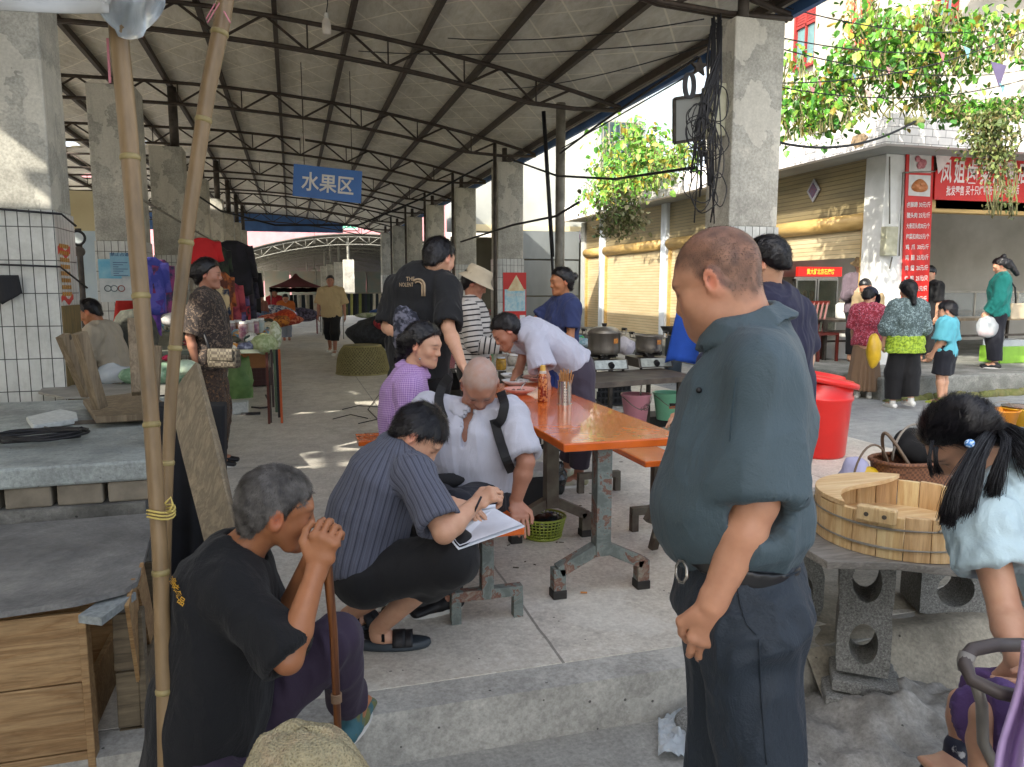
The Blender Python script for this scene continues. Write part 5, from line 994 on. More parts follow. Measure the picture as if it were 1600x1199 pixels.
tag(b.jit(.012, 14).build('paving_scraps', M_block, bevel=.006), 'two broken concrete slabs stacked under the front cinder block', 'slab')
def f_mound(u, v):
 a_ = u * 2 * math.pi; r = v; c = f0 + A(.06, -.10, 0); x = c[0] + math.cos(a_) * r * .48; y = c[1] + math.sin(a_) * r * .36
 h = -.21 + .15 * (1 - r ** 1.6) + .03 * vnoise(np.array([x, y, 0.]), 9, 3) + .02 * vnoise(np.array([x, y, 0.]), 24, 4); return (x, y, h)
b = MB(); b.sheet(f_mound, 60, 26); tag(b.build('cement_mound', M_cement, smooth=True), kind='structure')
b = MB(); b.sheet(lambda u, v: (1.95 + 1.9 * u, 2.30 + .95 * v, -.012 + .05 * max(0, math.sin(math.pi * u)) ** .7 * math.sin(math.pi * min(1, v * .98)) ** .5 * (.6 + .7 * vnoise(np.array([u * 3, v * 3, 0.]), 2, 8)) - (.19 * max(0, (.16 - v + .05 * vnoise(np.array([u * 8, 0., 0.]), 1, 2)) / .16))), 50, 30)
tag(b.build('rough_floor_patch', m_concrete('rough_patch', C('a19a8a'), C('8b8577'), C('6b665a'), rough=(.8, .95), big=2.5, bump=.8), smooth=True), kind='structure')
# ---- round wooden tub
tc = onZ(1418, 872, bz) ;
e1 = onZ(1270, 812, bz + .03)
tcx = onZ(1404, 838, bz); tw = thing('wooden_tub', 'round shallow wooden tub with wire hoops and a half lid board on the plank bench', 'tub', tcx)
rr_ = .305; H_ = .155; rp = rr_ * .985
NS = 22
for k in range(NS):
 a0 = 2 * math.pi * k / NS + .004; a1 = 2 * math.pi * (k + 1) / NS - .004; pts = []
 for a_, r_ in [(a0, rr_), ((a0 + a1) / 2, rr_ * 1.004), (a1, rr_), (a1, rr_ - .02), (a0, rr_ - .02)]: pts.append(tcx + A(r_ * math.cos(a_), r_ * math.sin(a_), .002))
 b = MB(); b.prism(pts, (0, 0, H_ + .003 * math.sin(k * 2.3))); b.build('stave', M_tub, tw, bevel=.002)
b = MB(); b.cyl(tcx + A(0, 0, .03), tcx + A(0, 0, .05), rr_ - .019, n=48); b.build('base_board', M_tubx, tw)
for z in (.045, .115):
 b = MB(); b.tube([tcx + A((rr_ + .004) * math.cos(q), (rr_ + .004) * math.sin(q), z + .002 * math.sin(3 * q)) for q in np.linspace(0, 2 * math.pi, 61)[:-1]], .003, 6, closed=True)
 b.tube([tcx + A((rr_ + .006) * math.cos(q), (rr_ + .006) * math.sin(q), z + .006 * math.sin(3 * q)) for q in np.linspace(0, 2 * math.pi, 61)[:-1]], .002, 5, closed=True); b.build('hoop', M_pipe, tw, smooth=True)
b = MB(); a0_ = -1.95; b.tube([tcx + A((rr_ + .01) * math.cos(a0_ + q), (rr_ + .01) * math.sin(a0_ + q), .118 + .006 * math.sin(q * 40)) for q in np.linspace(0, .42, 20)], .004, 6); b.build('hoop_twist', M_pipe, tw, smooth=True)
pts = [tcx + A((rr_ + .002) * math.cos(q), (rr_ + .002) * math.sin(q), H_ + .004) for q in np.linspace(R(48), R(190), 24)]
pa_, pb2 = pts[-1], pts[0]; inner = []
for t in np.linspace(.04, .96, 20):
 q = pa_ + (pb2 - pa_) * t; nrm_ = nz(np.cross(pb2 - pa_, A(0, 0, 1))); inner.append(q - nrm_ * (.055 * math.sin(math.pi * t) + .03 * math.sin(2 * math.pi * t)) * 1.0)
b = MB(); b.prism(pts + list(reversed(inner[::-1])), (0, 0, .018)); b.build('lid_board', M_tubx, tw, bevel=.002)
a_ = R(212); q = tcx + A((rr_ - .005) * math.cos(a_), (rr_ - .005) * math.sin(a_), H_ - .0); td = A(-math.sin(a_), math.cos(a_), 0); nd = A(math.cos(a_), math.sin(a_), 0)
b = MB(); b.obox(q, td * .065, nd * .02, (0, 0, .027)); o_ = b.build('grip_block', M_tub, tw, bevel=.006); b = MB(); [b.cyl(q + td * s_ * .03 + nd * .018, q + td * s_ * .03 + nd * .023, .008, n=10) for s_ in (-1, 1)]; b.build('peg', M_rustleg, o_)
# ---- wicker shopping basket
wz = 0.0; p = onZ(1412, 740, .25); p = at(1425, 725, 4.3); p[2] = 0.28; wb = thing('wicker_basket', 'brown wicker basket with looped handles behind the wooden tub', 'basket', p)
b = MB()
def f_w(u, v): a_ = u * 2 * math.pi; e = 2.6; cx_ = math.copysign(abs(math.cos(a_)) ** (2 / e), math.cos(a_)); sx_ = math.copysign(abs(math.sin(a_)) ** (2 / e), math.sin(a_)); k = .86 + .14 * v; return p + A(.24 * cx_ * k, .15 * sx_ * k, .2 * v)
b.sheet(f_w, 44, 8); b.sheet(lambda u, v: f_w(u, 0) * A(0, 0, 0) + p + (f_w(u, 0) - p) * (1 - v) + A(0, 0, .004), 44, 2); b.build('body', M_wicker, wb, smooth=True)
b = MB(); b.tube([f_w(u, 1) + A(0, 0, .004) for u in np.linspace(0, 1, 45)[:-1]], .013, 7, closed=True); b.build('rim', M_wicker, wb, smooth=True)
for (s_, off) in ((0, -.17), (1, -.06)):
 b = MB(); b.tube([p + A(off - .10 * math.sin(q) - .02, -.14 + .06 * s_ + .2 * (q / math.pi), .17 + .19 * math.sin(q)) for q in np.linspace(0, math.pi, 17)] if s_ else [p + A(-.3 - .13 * math.cos(q), -.03, .05 + .26 * math.sin(q)) for q in np.linspace(.1, math.pi, 17)], .006 if not s_ else .010, 7); b.build('handle', mat('handle_brown', C('6d5a48'), .5), wb, smooth=True)
b = MB(); b.tube([p + A(.02 - .14 * math.cos(q), .02, .2 + .2 * math.sin(q)) for q in np.linspace(.0, math.pi * .8, 13)], .007, 6); b.build('handle', mat('handle_grey', C('8d857a')), wb, smooth=True)
bagmesh(p + A(.05, .03, .27), (.12, .11, .10), 131, amp=.15).build('peaked_cap', cloth_m('0f0f12'), smooth=True); tag(bpy.data.objects['peaked_cap'], 'black cap lying in the wicker basket', 'cap')
b = MB(); b.ball(p + A(.17, -.03, .235), (.1, .06, .045), 20, 12); t = b.build('pink_case', mat('case_pink', C('d0708c'), .35), smooth=True); tag(t, 'rounded pink case lying in the wicker basket', 'case'); b = MB(); b.obox(p + A(.17, -.086, .258), (.035, 0, 0), (0, .006, 0), (0, 0, .007)); b.build('label', M_porc, t)
q = p + A(-.33, .02, .0); tag(bagmesh(q + A(.03, 0, .08), (.08, .07, .11), 140, amp=.2).build('yellow_bag', mat('yellow_bag', C('c9a41f'), .35, c2=C('a88513'), scale=8), smooth=True), 'yellow plastic bag left of the wicker basket', 'bag'); tag(bagmesh(q + A(-.02, .03, .10), (.1, .07, .13), 141, amp=.2).build('lilac_cloth', cloth_m('aaa8c4'), smooth=True), 'lilac cloth bundle behind the yellow bag', 'cloth')
b = MB(); b.box((p[0] - .5, p[1] - .2, 0.0), (p[0] + .6, p[1] + .3, p[2] - .002)); tag(b.build('low_stone_ledge', M_edge, bevel=.02), 'low concrete ledge carrying the wicker basket', 'ledge')
for i, (x, y, c, l) in enumerate([(1562, 655, 'd88a1c', 'orange plastic basin behind the girl with the ponytail'), (1592, 652, 'd0a020', 'yellow plastic basin with a steel bowl at the right edge')]):
 p = onZ(x, y + 12, 0.0) ; t = bucket(l, p, .13, .17, .17, mat('basin_' + c, C(c), .35), handle=False, name='basin')
 if i: b = MB(); b.lathe(p + A(0, 0, .15), [(.12, 0), (.17, .05), (.18, .055), (.16, .05), (.01, .01)], 24); tag(b.build('steel_bowl', M_steels, smooth=True), 'steel bowl sitting in the yellow basin', 'bowl')
 else: b = MB(); b.tube([p + A(-.17 * math.cos(q), .0, .17 + .1 * math.sin(q)) for q in np.linspace(0, math.pi, 11)], .004, 5); b.build('handle', M_pipe, t)
# ---- low foreground: straw hat, litter bag, stone
hc = at(475, 1185, 1.62); t = thing('straw_hat', 'coarse coiled straw hat held at the bottom edge in front of the old man', 'hat', hc - A(0, 0, .2))
b = MB(); ax_ = RT; ay_ = nz(FW * A(1, 1, 0)); vt = A(0, 0, 1); n_ = 60
def f_hat(u, v):
 a_ = u * 2 * math.pi; r = v; e = .012 * vnoise(np.array([math.cos(a_), math.sin(a_), v * 2]), 2, 5)
 return hc + ax_ * (.162 * math.cos(a_) * r ** .8) + ay_ * (.10 * math.sin(a_) * r ** .8) + vt * (.068 - .16 * r ** 2.6 + e + .0016 * math.sin(r * 130))
b.shell(f_hat, n_, 64, (0, 0, -.006)); b.build('crown', None, t, smooth=True)
def m_straw():
 s = NT('straw'); v = s.coord(); n = s.noise(v, 60, 4, .7); n2 = s.noise(v, 9, 4); vo = s.n('TexVoronoi'); s.l(v, vo.inputs[0]); vo.inputs['Scale'].default_value = 170
 col = s.mix(.5, s.ramp(n2, [(.3, C('a08f6c')), (.55, C('8d8a74')), (.7, C('a58370'))]), s.ramp(vo.outputs['Distance'], [(.1, C('82754f')), (.5, C('c4b48c'))])); s.bump(s.math('ADD', n, vo.outputs['Distance']), .9, .006); return s.fin(col, .8)
bpy.data.objects['crown'].data.materials.append(m_straw())
tag(bagmesh(onZ(1096, 1150, -.2) + A(.0, .03, .035), (.085, .06, .055), 151, amp=.2).build('stone', M_block, smooth=True), 'rough stone on the ground at the foot of the man in teal', 'stone')
def f_lb(u, v): a = onZ(1028 + 92 * u, 1186 - 78 * v * (1 - .6 * abs(u - .45)), -.19); return a + A(0, 0, .012 + .05 * max(0, vnoise(a, 18, 7)) + .05 * math.sin(v * 3.1) * abs(vnoise(a, 40, 9)) + .012 * vnoise(a, 90, 4))
b = MB(); b.shell(f_lb, 34, 26, (0, 0, .0015)); tag(b.build('litter_bag', M_clear, smooth=True), 'crumpled clear plastic bag lying on the ground by the step', 'litter')
# ---- shop front objects
FYs = FYc
t = thing('menu_sign', 'tall narrow red menu sign with prices and two food pictures on the corner pillar', 'sign', onY(1436, 480, FYs - .03) * A(1, 1, 0)); YS = FYs - .035
k0, k1, k2, k3 = onY(1417, 233, YS), onY(1460, 234, YS), onY(1450, 476, YS), onY(1409, 470, YS); b = MB(); b.prism([k0, k3, k2, k1], (0, .02, 0)); b.build('board', M_redp, t)
def bl(u, v): return (k0 * (1 - u) + k1 * u) * (1 - v) + (k3 * (1 - u) + k2 * u) * v
for (v0, v1, c, c2, nm, shp) in [(.02, .15, 'c9c2bd', '8e3a40', 'picture', 0), (.165, .30, 'cfc8be', 'b4662e', 'picture', 1)]:
 b = MB(); b.add([bl(.1, v0) + A(0, -.004, 0), bl(.9, v0) + A(0, -.004, 0), bl(.9, v1) + A(0, -.004, 0), bl(.1, v1) + A(0, -.004, 0)], [(0, 3, 2, 1)]); f = b.build('picture', mat('picture_white', C('cdc9c4'), .4), t)
 b = MB(); c = bl(.5, (v0 + v1) / 2) + A(0, -.008, 0);
 if shp: b.prism([c + A(.15 * math.cos(q) * (1 - .35 * math.sin(q)), 0, .10 * math.sin(q)) for q in np.linspace(0, 2 * math.pi, 19)[:-1]], (0, -.004, 0)); [b.ball(c + A(dx, -.008, dz), (.05, .01, .03), 10, 6) for dx, dz in ((-.05, 0), (.05, .02), (0, -.03))]
 else: [b.ball(c + A(dx, -.006, dz), (.055, .01, .05), 10, 6) for dx, dz in ((-.06, .05), (0, .01), (.04, -.04), (-.02, -.05), (.06, .0))]
 b.build('food', mat('food_%d' % shp, C(c2), .4, c2=C('c98a5c') if shp else C('c7868a'), scale=22), f, smooth=True)
lines = ['卤脚蹄 30元/斤', '猪头肉 25元/斤', '大骨双头肉30元/个', '梅菜扣肉25元/个', '鸡  爪  30元/斤', '鸡  腿  25元/斤', '鸡  翅  20元/斤', '烤  鸭  25元/只', '烤  鸡  25元/只', '各种凉菜 8元/斤']
for i, l in enumerate(lines): text('price_line', l, M_white, t, bl(.5, .355 + .069 * i) + A(0, -.004, 0), k1 - k0, k0 - k3, 1, .001, .012, fit=np.linalg.norm(k1 - k0) * .86, fith=.085)
t = thing('shop_banner', 'wide red shop banner with large white characters above the open shop', 'banner', onY(1560, 320, PYc - .06)); YB = PYc + .16; YB = FYs - .06
c0_, c1_, c2_, c3_ = onY(1462, 236, YB), onY(1680, 236, YB), onY(1680, 320, YB), onY(1460, 312, YB); b = MB(); b.prism([onY(1492, 235, YB), c0_ * .0 + onY(1462, 268, YB), c3_, c2_, c1_], (0, .03, 0)); b.build('sheet', M_redp, t)
def bb(u, v): return (c0_ * (1 - u) + c1_ * u) * (1 - v) + (c3_ * (1 - u) + c2_ * u) * v
M_shopt = mat('banner_white', C('e8d8d4'), .4)
for i, ch_ in enumerate('凤姐卤菜烤鸭店'): text('big_character', ch_, M_shopt, t, bb(.075 + .09 * i, .42) + A(0, -.004, 0), (1, 0, 0), (0, 0, 1), 1, .001, .02, fit=.205, fith=.36)
text('small_lettering', '批发零售 买十只烤鸭送一只 买冠电话', M_shopt, t, bb(.33, .78) + A(0, -.004, 0), c1_ - c0_, (0, 0, 1), 1, .001, .015, fit=1.45, fith=.15)
b = MB(); b.prism([onY(1461, 236, YB - .02), onY(1466, 272, YB - .02), onY(1492, 237, YB - .02)], (0, -.004, 0)); b.build('folded_corner', M_shopt, t)
b = MB(); b.prism([onY(1462, 305, YB + .08), onY(1700, 312, YB + .08), onY(1700, 334, YB + .08), onY(1462, 326, YB + .08)][::-1], (0, .03, 0)); b.build('lower_rail', M_yel, t)
t = thing('meter_box', 'beige electric meter box on the shaded face of the corner pillar', 'meter box', onY(1391, 402, FYs)); a, c_ = onY(1384, 354, FYs - .1), onY(1400, 400, FYs - .1); b = MB(); b.box((a[0], FYs - .12, c_[2]), (c_[0], FYs - .002, a[2])); b.build('case', mat('meter_beige', C('b5b39c'), .5, c2=C('9a987f'), scale=9), t, bevel=.008)
b = MB(); p0 = onY(1404, 240, FYs - .03);
for (x0, y0, x1, y1) in [(1390, 245, 1390, 350), (1411, 270, 1405, 400), (1411, 270, 1462, 268), (1394, 402, 1390, 420)]: b.tube([onY(x0, y0, FYs - .045), onY(x1, y1, FYs - .045)], .012, 6)
b.build('conduit', M_pipe, t, smooth=True)
for (x, y, X, l) in [(1272, 298, FX - .0, 'woven lucky knot charm hanging on the dull upper sheeting near the corner'), (906, 370, FX, 'small diamond charm on the farthest sheeting')]:
 c = onX(x, y, X + .04); t = thing('wall_charm', l, 'charm', c, 'charms on the shop sheeting'); b = MB(); b.prism([c + A(0, 0, .2), c + A(0, .17, 0), c + A(0, 0, -.2), c + A(0, -.17, 0)], (-.02, 0, 0)); b.build('frame', mat('charm_grey', C('a9a9ae'), .5), t); b = MB(); b.prism([c + A(-.022, 0, .13), c + A(-.022, .11, 0), c + A(-.022, 0, -.13), c + A(-.022, -.11, 0)], (-.01, 0, 0)); b.build('centre', mat('charm_red', C('7d4a50'), .5, c2=C('4c5a80'), scale=30), t)
c = onY(1272, 540, 13.2); cx0, cx1 = onY(1238, 500, 13.2)[0], onY(1306, 500, 13.2)[0]; zt = onY(1272, 436, 13.2)[2]; zb = onY(1272, 545, 13.2)[2]
t = thing('roasting_cabinet', 'glass door roasting cabinet under a lit red sign inside the half open shop', 'cabinet', (c[0], 13.4, .25)); b = MB(); b.box((cx0, 13.2, .25), (cx1, 13.25, zb)); b.box((cx0, 13.75, .25), (cx1, 13.8, zt)); b.box((cx0, 13.2, zt), (cx1, 13.8, zt + .04)); b.box((cx0, 13.25, .25), (cx0 + .03, 13.75, zt)); b.box((cx1 - .03, 13.25, .25), (cx1, 13.75, zt)); b.build('case', M_steels, t)
xm = (cx0 + cx1) / 2
for x0, x1 in ((cx0 + .02, xm - .01), (xm + .01, cx1 - .02)):
 b = MB(); w = .035; b.box((x0, 13.16, zb), (x0 + w, 13.2, zt)); b.box((x1 - w, 13.16, zb), (x1, 13.2, zt)); b.box((x0 + w, 13.16, zt - w), (x1 - w, 13.2, zt)); b.box((x0 + w, 13.16, zb), (x1 - w, 13.2, zb + w)); d_ = b.build('door', M_steels, t); b = MB(); b.box((x0 + w, 13.175, zb + w), (x1 - w, 13.185, zt - w)); b.build('pane', mat('cab_glass', C('6a7466'), .08, c2=C('8a8a70'), scale=5, Alpha=.45), d_)
b = MB();
for k in range(4): b.ball((cx0 + .12 + .17 * k, 13.45, zt - .35), (.05, .05, .12), 10, 7)
tag(b.build('roast_duck', mat('roast', C('a85a24'), .4), smooth=True), 'row of roast birds hanging inside the glass cabinet', 'food', kind=None)
b = MB(); b.box((cx0 + .03, 13.12, zt + .05), (cx1 + .02, 13.2, zt + .24)); s_ = b.build('lit_sign', None, t); ms_ = NT('led_red'); ms_.b.inputs['Emission Color'].default_value = (1, .03, .02, 1); ms_.b.inputs['Emission Strength'].default_value = .35; s_.data.materials.append(ms_.fin(C('c8141a'), .4))
ml = NT('led_yellow'); ml.b.inputs['Emission Color'].default_value = (1, .5, .05, 1); ml.b.inputs['Emission Strength'].default_value = .6; text('lettering', '黄大胖北京石磨坊', ml.fin(C('e8a81c'), .4), s_, (xm + .03, 13.116, zt + .145), (1, 0, 0), (0, 0, 1), 1, .002, .02, fit=.66, fith=.12)
cx0, cx1 = onY(1450, 500, 10.4)[0], 16.0; zc = onY(1500, 497, 10.4)[2]; zg = onY(1500, 455, 10.4)[2]
t = thing('glass_counter', 'long glass sided food counter in the open shop', 'counter', (11, 10.6, .25)); b = MB(); b.box((cx0, 10.35, zc - .05), (cx1, 11.1, zc)); b.build('tabletop', M_oldw, t)
b = MB(); b.box((cx0, 10.38, zg - .03), (cx1, 10.42, zg)); b.box((cx0, 10.38, zc), (cx1, 10.42, zc + .03)); [b.box((cx0 + .95 * k, 10.38, zc + .03), (cx0 + .95 * k + .03, 10.42, zg - .03)) for k in range(8)]; b.box((cx0, 10.42, zg - .02), (cx1, 11.0, zg)); b.build('frame', M_pipe, t)
b = MB(); b.box((cx0, 10.39, zc + .03), (cx1, 10.40, zg - .03)); b.build('pane', mat('counter_glass', C('8a8f8c'), .1, Alpha=.45), t)
b = MB(); [b.ball((cx0 + .3 + .42 * k, 10.75, zc + .07), (.17, .14, .07), 12, 7) for k in range(12)]; b.build('food_tray', mat('tray_food', C('7c5a40'), .4, c2=C('b89a70'), scale=14), t, smooth=True)
for k in range(5):
 x = cx0 + .15 + 1.15 * k
 for y in (10.42, 11.0): b = MB(); b.box((x, y, .25), (x + .04, y + .04, zc - .05)); b.build('leg', M_steeld, t)
b = MB(); b.box((cx0, 10.43, .6), (cx1, 10.46, .64)); b.box((cx0, 10.43, .95), (cx1, 10.46, .98)); b.build('rail', M_steeld, t)
pT = onZ(1300, 572, .25);
t = thing('display_table', 'dark framed table with a white steamer behind the woman in red', 'table', onZ(1330, 575, .25)); xa, xb = onY(1290, 500, 10.6)[0], onY(1392, 500, 10.6)[0]; zt = onY(1300, 500, 10.6)[2]; b = MB(); b.box((xa, 10.6, zt - .04), (xb, 11.4, zt)); b.build('tabletop', M_steeld, t)
for x in (xa, xb - .05):
 for y in (10.6, 11.35): b = MB(); b.box((x, y, .25), (x + .05, y + .05, zt - .04)); b.build('leg', M_steeld, t)
b = MB(); b.box((xa + .05, 10.6, .55), (xb - .05, 10.64, .58)); b.box((xa + .05, 10.6, .72), (xb - .05, 10.64, .75)); b.build('rail', M_steeld, t)
c = onY(1326, 500, 10.9); c[2] = zt; t = thing('steamer', 'round white steamer drum with a glass jar lid on the display table', 'steamer', c); b = MB(); b.lathe(c, [(.2, 0), (.22, .02), (.22, .24), (.2, .25), (.19, .27)], 26); b.build('drum', M_white, t, smooth=True); b = MB(); b.lathe(c, [(.18, .27), (.18, .33), (.14, .35), (.01, .35)], 24); b.build('lid', M_steels, t, smooth=True)
t = thing('red_chair', 'dark red slatted wooden chair by the display table', 'chair', onZ(1285, 580, .25)); p = onY(1286, 580, 10.5); x = p[0]; M_rw = mat('red_wood', C('5e2019'), .4)
b = MB(); b.box((x - .2, 10.4, .68), (x + .2, 10.8, .72)); b.build('seat', M_rw, t)
for dx in (-.18, .18):
 for y in (10.42, 10.78): b = MB(); b.box((x + dx - .02, y - .02, .25), (x + dx + .02, y + .02, .68)); b.build('leg', M_rw, t)
b = MB(); [b.bar((x - .18 + .09 * k, 10.8, .72), (x + .0 + .09 * k, 10.92, 1.2), .03, .02) for k in range(5)]; b.bar((x + .0, 10.93, 1.2), (x + .4, 10.93, 1.2), .03, .06); b.build('backrest', M_rw, t)
t = thing('carton', 'white cardboard cartons under the display table', 'carton', (xa + .6, 11, .25)); b = MB(); b.box((xa + .35, 10.75, .25), (xb - .25, 11.2, .68)); b.build('body', M_white, t)
b = MB(); xk = onY(1258, 520, 10.6)[0]; b.box((xk + .12, 10.7, .25), (xk + .24, 11.2, .98)); tag(b.build('brown_stand', M_crate), 'brown wooden stand beside the red chair', 'stand')
p = onZ(1592, 570, .25); t = thing('green_box', 'lime green plastic box on the shop pavement at the right edge', 'box', p + A(0, .3, 0)); b = MB(); b.box((p[0] - .15, p[1] + .2, .25), (p[0] + .5, p[1] + .6, .52)); b.build('body', mat('lime_box', C('7fae3a'), .4), t, bevel=.01); b = MB(); b.box((p[0] - .12, p[1] + .23, .521), (p[0] + .45, p[1] + .57, .62)); b.build('tray', M_clear, t)
t = thing('metal_plate', 'grey square panel hanging on cables at the first right column', 'panel', at(1078, 222, 6.6)); q = [onY(1053, 155, 6.4), onY(1100, 148, 6.4), onY(1100, 216, 6.4), onY(1053, 224, 6.4)]; b = MB(); b.prism([q[0], q[3], q[2], q[1]], (0, .02, 0)); b.build('sheet', M_wallg, t); b = MB(); [b.bar(q[i] + A(0, -.005, 0), q[(i + 1) % 4] + A(0, -.005, 0), .025, .03, up=(0, 1, 0)) for i in range(4)]; b.build('frame', M_steeld, t)
a, c_ = onX(1125, 135, 3.79), onX(1140, 210, 3.79); b = MB(); b.box((3.66, 6.2, c_[2]), (3.795, 6.42, a[2])); tag(b.build('fuse_box', mat('meter_beige', C('b5b39c')), bevel=.008), 'slim beige fuse box on the side of the first right column', 'fuse box')
c = at(1094, 104, 6.6); b = MB(); b.prism([c + A(.085 * (1 if k % 2 == 0 else .45) * math.cos(k * math.pi / 5 + .3), 0, .085 * (1 if k % 2 == 0 else .45) * math.sin(k * math.pi / 5 + .3)) for k in range(10)], (0, .03, 0)); tag(b.build('star_lamp', M_steeld), 'small dark star shaped ornament beside the first right column', 'ornament')
# ---- cables
def cable(label, pts, r=.008, sag=0.0, group='overhead cables', n=16):
 Q = []
 for i in range(len(pts) - 1):
  a, c = np.asarray(pts[i]), np.asarray(pts[i + 1])
  for t in np.linspace(0, 1, n)[:-1] if i < len(pts) - 2 else np.linspace(0, 1, n): Q.append(a + (c - a) * t - A(0, 0, sag * 4 * t * (1 - t)))
 b = MB(); b.tube(Q, r, 5); return tag(b.build('cable', M_black, smooth=True), label, 'cable', group)
cable('thick black cable sagging across the aisle below the blue sign', [at(300, 300, 15), at(345, 330, 15), at(430, 352, 15), at(560, 352, 15), at(660, 310, 15), at(770, 250, 15)], .02)
cable('black cable from the second right column to the pipe post', [at(720, 378, 14), at(800, 352, 12), at(868, 338, 10.5), at(905, 316, 10)], .018)
cable('black cable looping past the vines to the first right column', [at(800, 250, 13), at(870, 275, 10.5), at(960, 280, 9), at(1085, 262, 7)], .016)
cable('pair of black cables rising from the pipe post to the near column', [at(875, 240, 10.5), at(935, 195, 9), at(1000, 150, 8), at(1090, 90, 6.6)], .014)
cable('thin cable beside the pair rising to the near column', [at(878, 232, 10.5), at(960, 185, 9), at(1090, 110, 6.6)], .008)
for i, (a_, c_, l) in enumerate([((1230, 12, 7), (1600, 40, 10), 'highest thin wire crossing the upper house'), ((1224, 60, 7), (1600, 62, 10), 'second thin wire crossing the upper house'), ((1215, 75, 7), (1600, 110, 10.5), 'third thin wire crossing the upper house'), ((1210, 130, 7), (1600, 50, 8.8), 'thin wire slanting up through the vines'), ((1212, 135, 7), (1600, 125, 8.8), 'wire carrying the little flags'), ((1215, 222, 7.5), (1430, 190, 8.8), 'thick wire along the top of the tiled parapet'), ((700, 60, 9), (1100, 30, 6.6), 'thin wire under the roof near the first column'), ((780, 140, 11), (1105, 70, 6.6), 'thin wire from the pipe post up to the column'), ((560, 80, 9), (1120, 60, 6.6), 'long thin wire under the foil roof')]):
 cable(l, [at(*a_), at(*c_)], .006 if i != 5 else .014, .15 if i < 6 else .08)
t = thing('cable_bundle', 'tangled bundle of black cables and coils hanging on the first right column', 'cable', at(1090, 260, 6.5)); b = MB()
r = random.Random(3)
for k in range(26):
 x0 = r.uniform(1108, 1128); x1 = r.uniform(1088, 1125); y0, y1 = r.uniform(10, 60), r.uniform(200, 350); b.tube([at(x0, y0, 6.45), at(x0 + r.uniform(-8, 6), (y0 + y1) / 2 - 40, 6.45), at(x1 + r.uniform(-12, 6), (y0 + y1) / 2 + 30, 6.42), at(x1 - r.uniform(0, 14), y1, 6.42)], r.uniform(.005, .011), 5)
for k in range(16):
 cx_, cy_ = r.uniform(1085, 1125), r.uniform(160, 320); rx, ry = r.uniform(10, 26), r.uniform(14, 34); b.tube([at(cx_ + rx * math.cos(q), cy_ + ry * math.sin(q) + 3 * math.sin(3 * q + k), 6.4 - .02 * math.sin(q * 2)) for q in np.linspace(0, 2 * math.pi, 22)[:-1]], .005, 5, closed=True)
for k in range(9): cx_ = 1074 + k * .8; b.tube([at(cx_ + 7 * math.cos(q), 134 + 20 * math.sin(q), 6.35) for q in np.linspace(0, 2 * math.pi, 18)[:-1]], .005, 5, closed=True)
b.build('coils', M_black, t, smooth=True)
for i, (x, y, c, s_) in enumerate([(1332, 122, '6a8fa0', .07), (1265, 142, 'b07a7c', .09), (1278, 132, 'b58890', .07), (1348, 120, 'cfc4b0', .08), (1385, 112, 'b98888', .08), (1352, 148, 'b79c94', .10), (1306, 180, 'cdb6a4', .12), (1468, 88, 'c0757c', .10), (1506, 80, '7fb2bc', .12), (1548, 104, '635a78', .26), (1562, 138, '7ab4bc', .1), (1410, 135, 'c9b0a0', .09)]):
 c0 = at(x, y - 8, 8.6); b = MB(); b.prism([c0, c0 + A(s_, .02, -.02), c0 + A(s_ * .6, .0, -s_ * 1.1)], (0, .004, 0)); b.cc = None; tag(b.build('small_flag', cloth_m(c)), '%s triangular flag on the wire before the vines, number %d counted from the left' % ({'6': 'blue grey', 'b': 'dusty pink', 'c': 'pale', '7': 'light blue'}[c[0]], i + 1) if False else ['grey blue flag under the middle of the vines', 'dusty pink flag at the left of the vines', 'second pink flag right of the leftmost', 'cream flag beside the grey blue one', 'pink flag above the parapet corner', 'brownish flag low over the broken tile', 'low pale flag hanging by the parapet', 'rose red flag left of the turquoise one', 'turquoise flag among yellow leaves', 'large purple flag near the balustrade', 'turquoise flag beneath the purple one', 'pale flag just above the parapet corner'][i], 'flag', 'small flags strung before the vines')
# ---- vines and plants
M_leaf = vmat('leaves', .5, var=.35); M_leaf.node_tree.nodes['Principled BSDF'].inputs['Transmission Weight'].default_value = 0.0
try: M_leaf.node_tree.nodes['Principled BSDF'].inputs['Subsurface Weight'].default_value = .0
except Exception: pass
M_stem = mat('vine_stem', C('6b6a3c'), .7, c2=C('4c4a30'), scale=9)
def leaves(name, centers, size, m, parent, cols, seed=0, droop=.5, aspect=1.0):
 r = np.random.RandomState(seed); n = len(centers); Vt = []; Ft = []; Ct = []
 shape = [(0, 0, 0), (-.45, .25, .10), (-.42, .7, .06), (0, 1.15, -.12), (.42, .7, .06), (.45, .25, .10), (0, .6, -.03)]
 for i, c in enumerate(centers):
  yaw_ = r.uniform(0, 2 * math.pi); pit = r.uniform(-.2, 1.2) * droop + .3; s_ = size * r.uniform(.35, 1.45)
  f = A(math.cos(yaw_) * math.cos(pit), math.sin(yaw_) * math.cos(pit), -math.sin(pit)); sd = nz(np.cross(f, A(0, 0, 1)) + .4 * r.randn(3)); u = np.cross(sd, f)
  k = len(Vt); col = np.array(cols[r.randint(len(cols))]) * r.uniform(.7, 1.25)
  for x, y, z in shape: Vt.append(c + sd * x * s_ * aspect + f * y * s_ + u * z * s_); Ct.append(col)
  Ft += [(k, k + 5, k + 4, k + 6), (k + 6, k + 4, k + 3, k + 2), (k, k + 6, k + 2, k + 1)]
 return obj(name, Vt, Ft, m, parent, col=np.array(Ct))
GR = [C('5e9a2c'), C('4d8a28'), C('78a838'), C('3e7a26'), C('8cb544')]; YL = [C('9c9a34'), C('a3872c'), C('8c7c2c')]
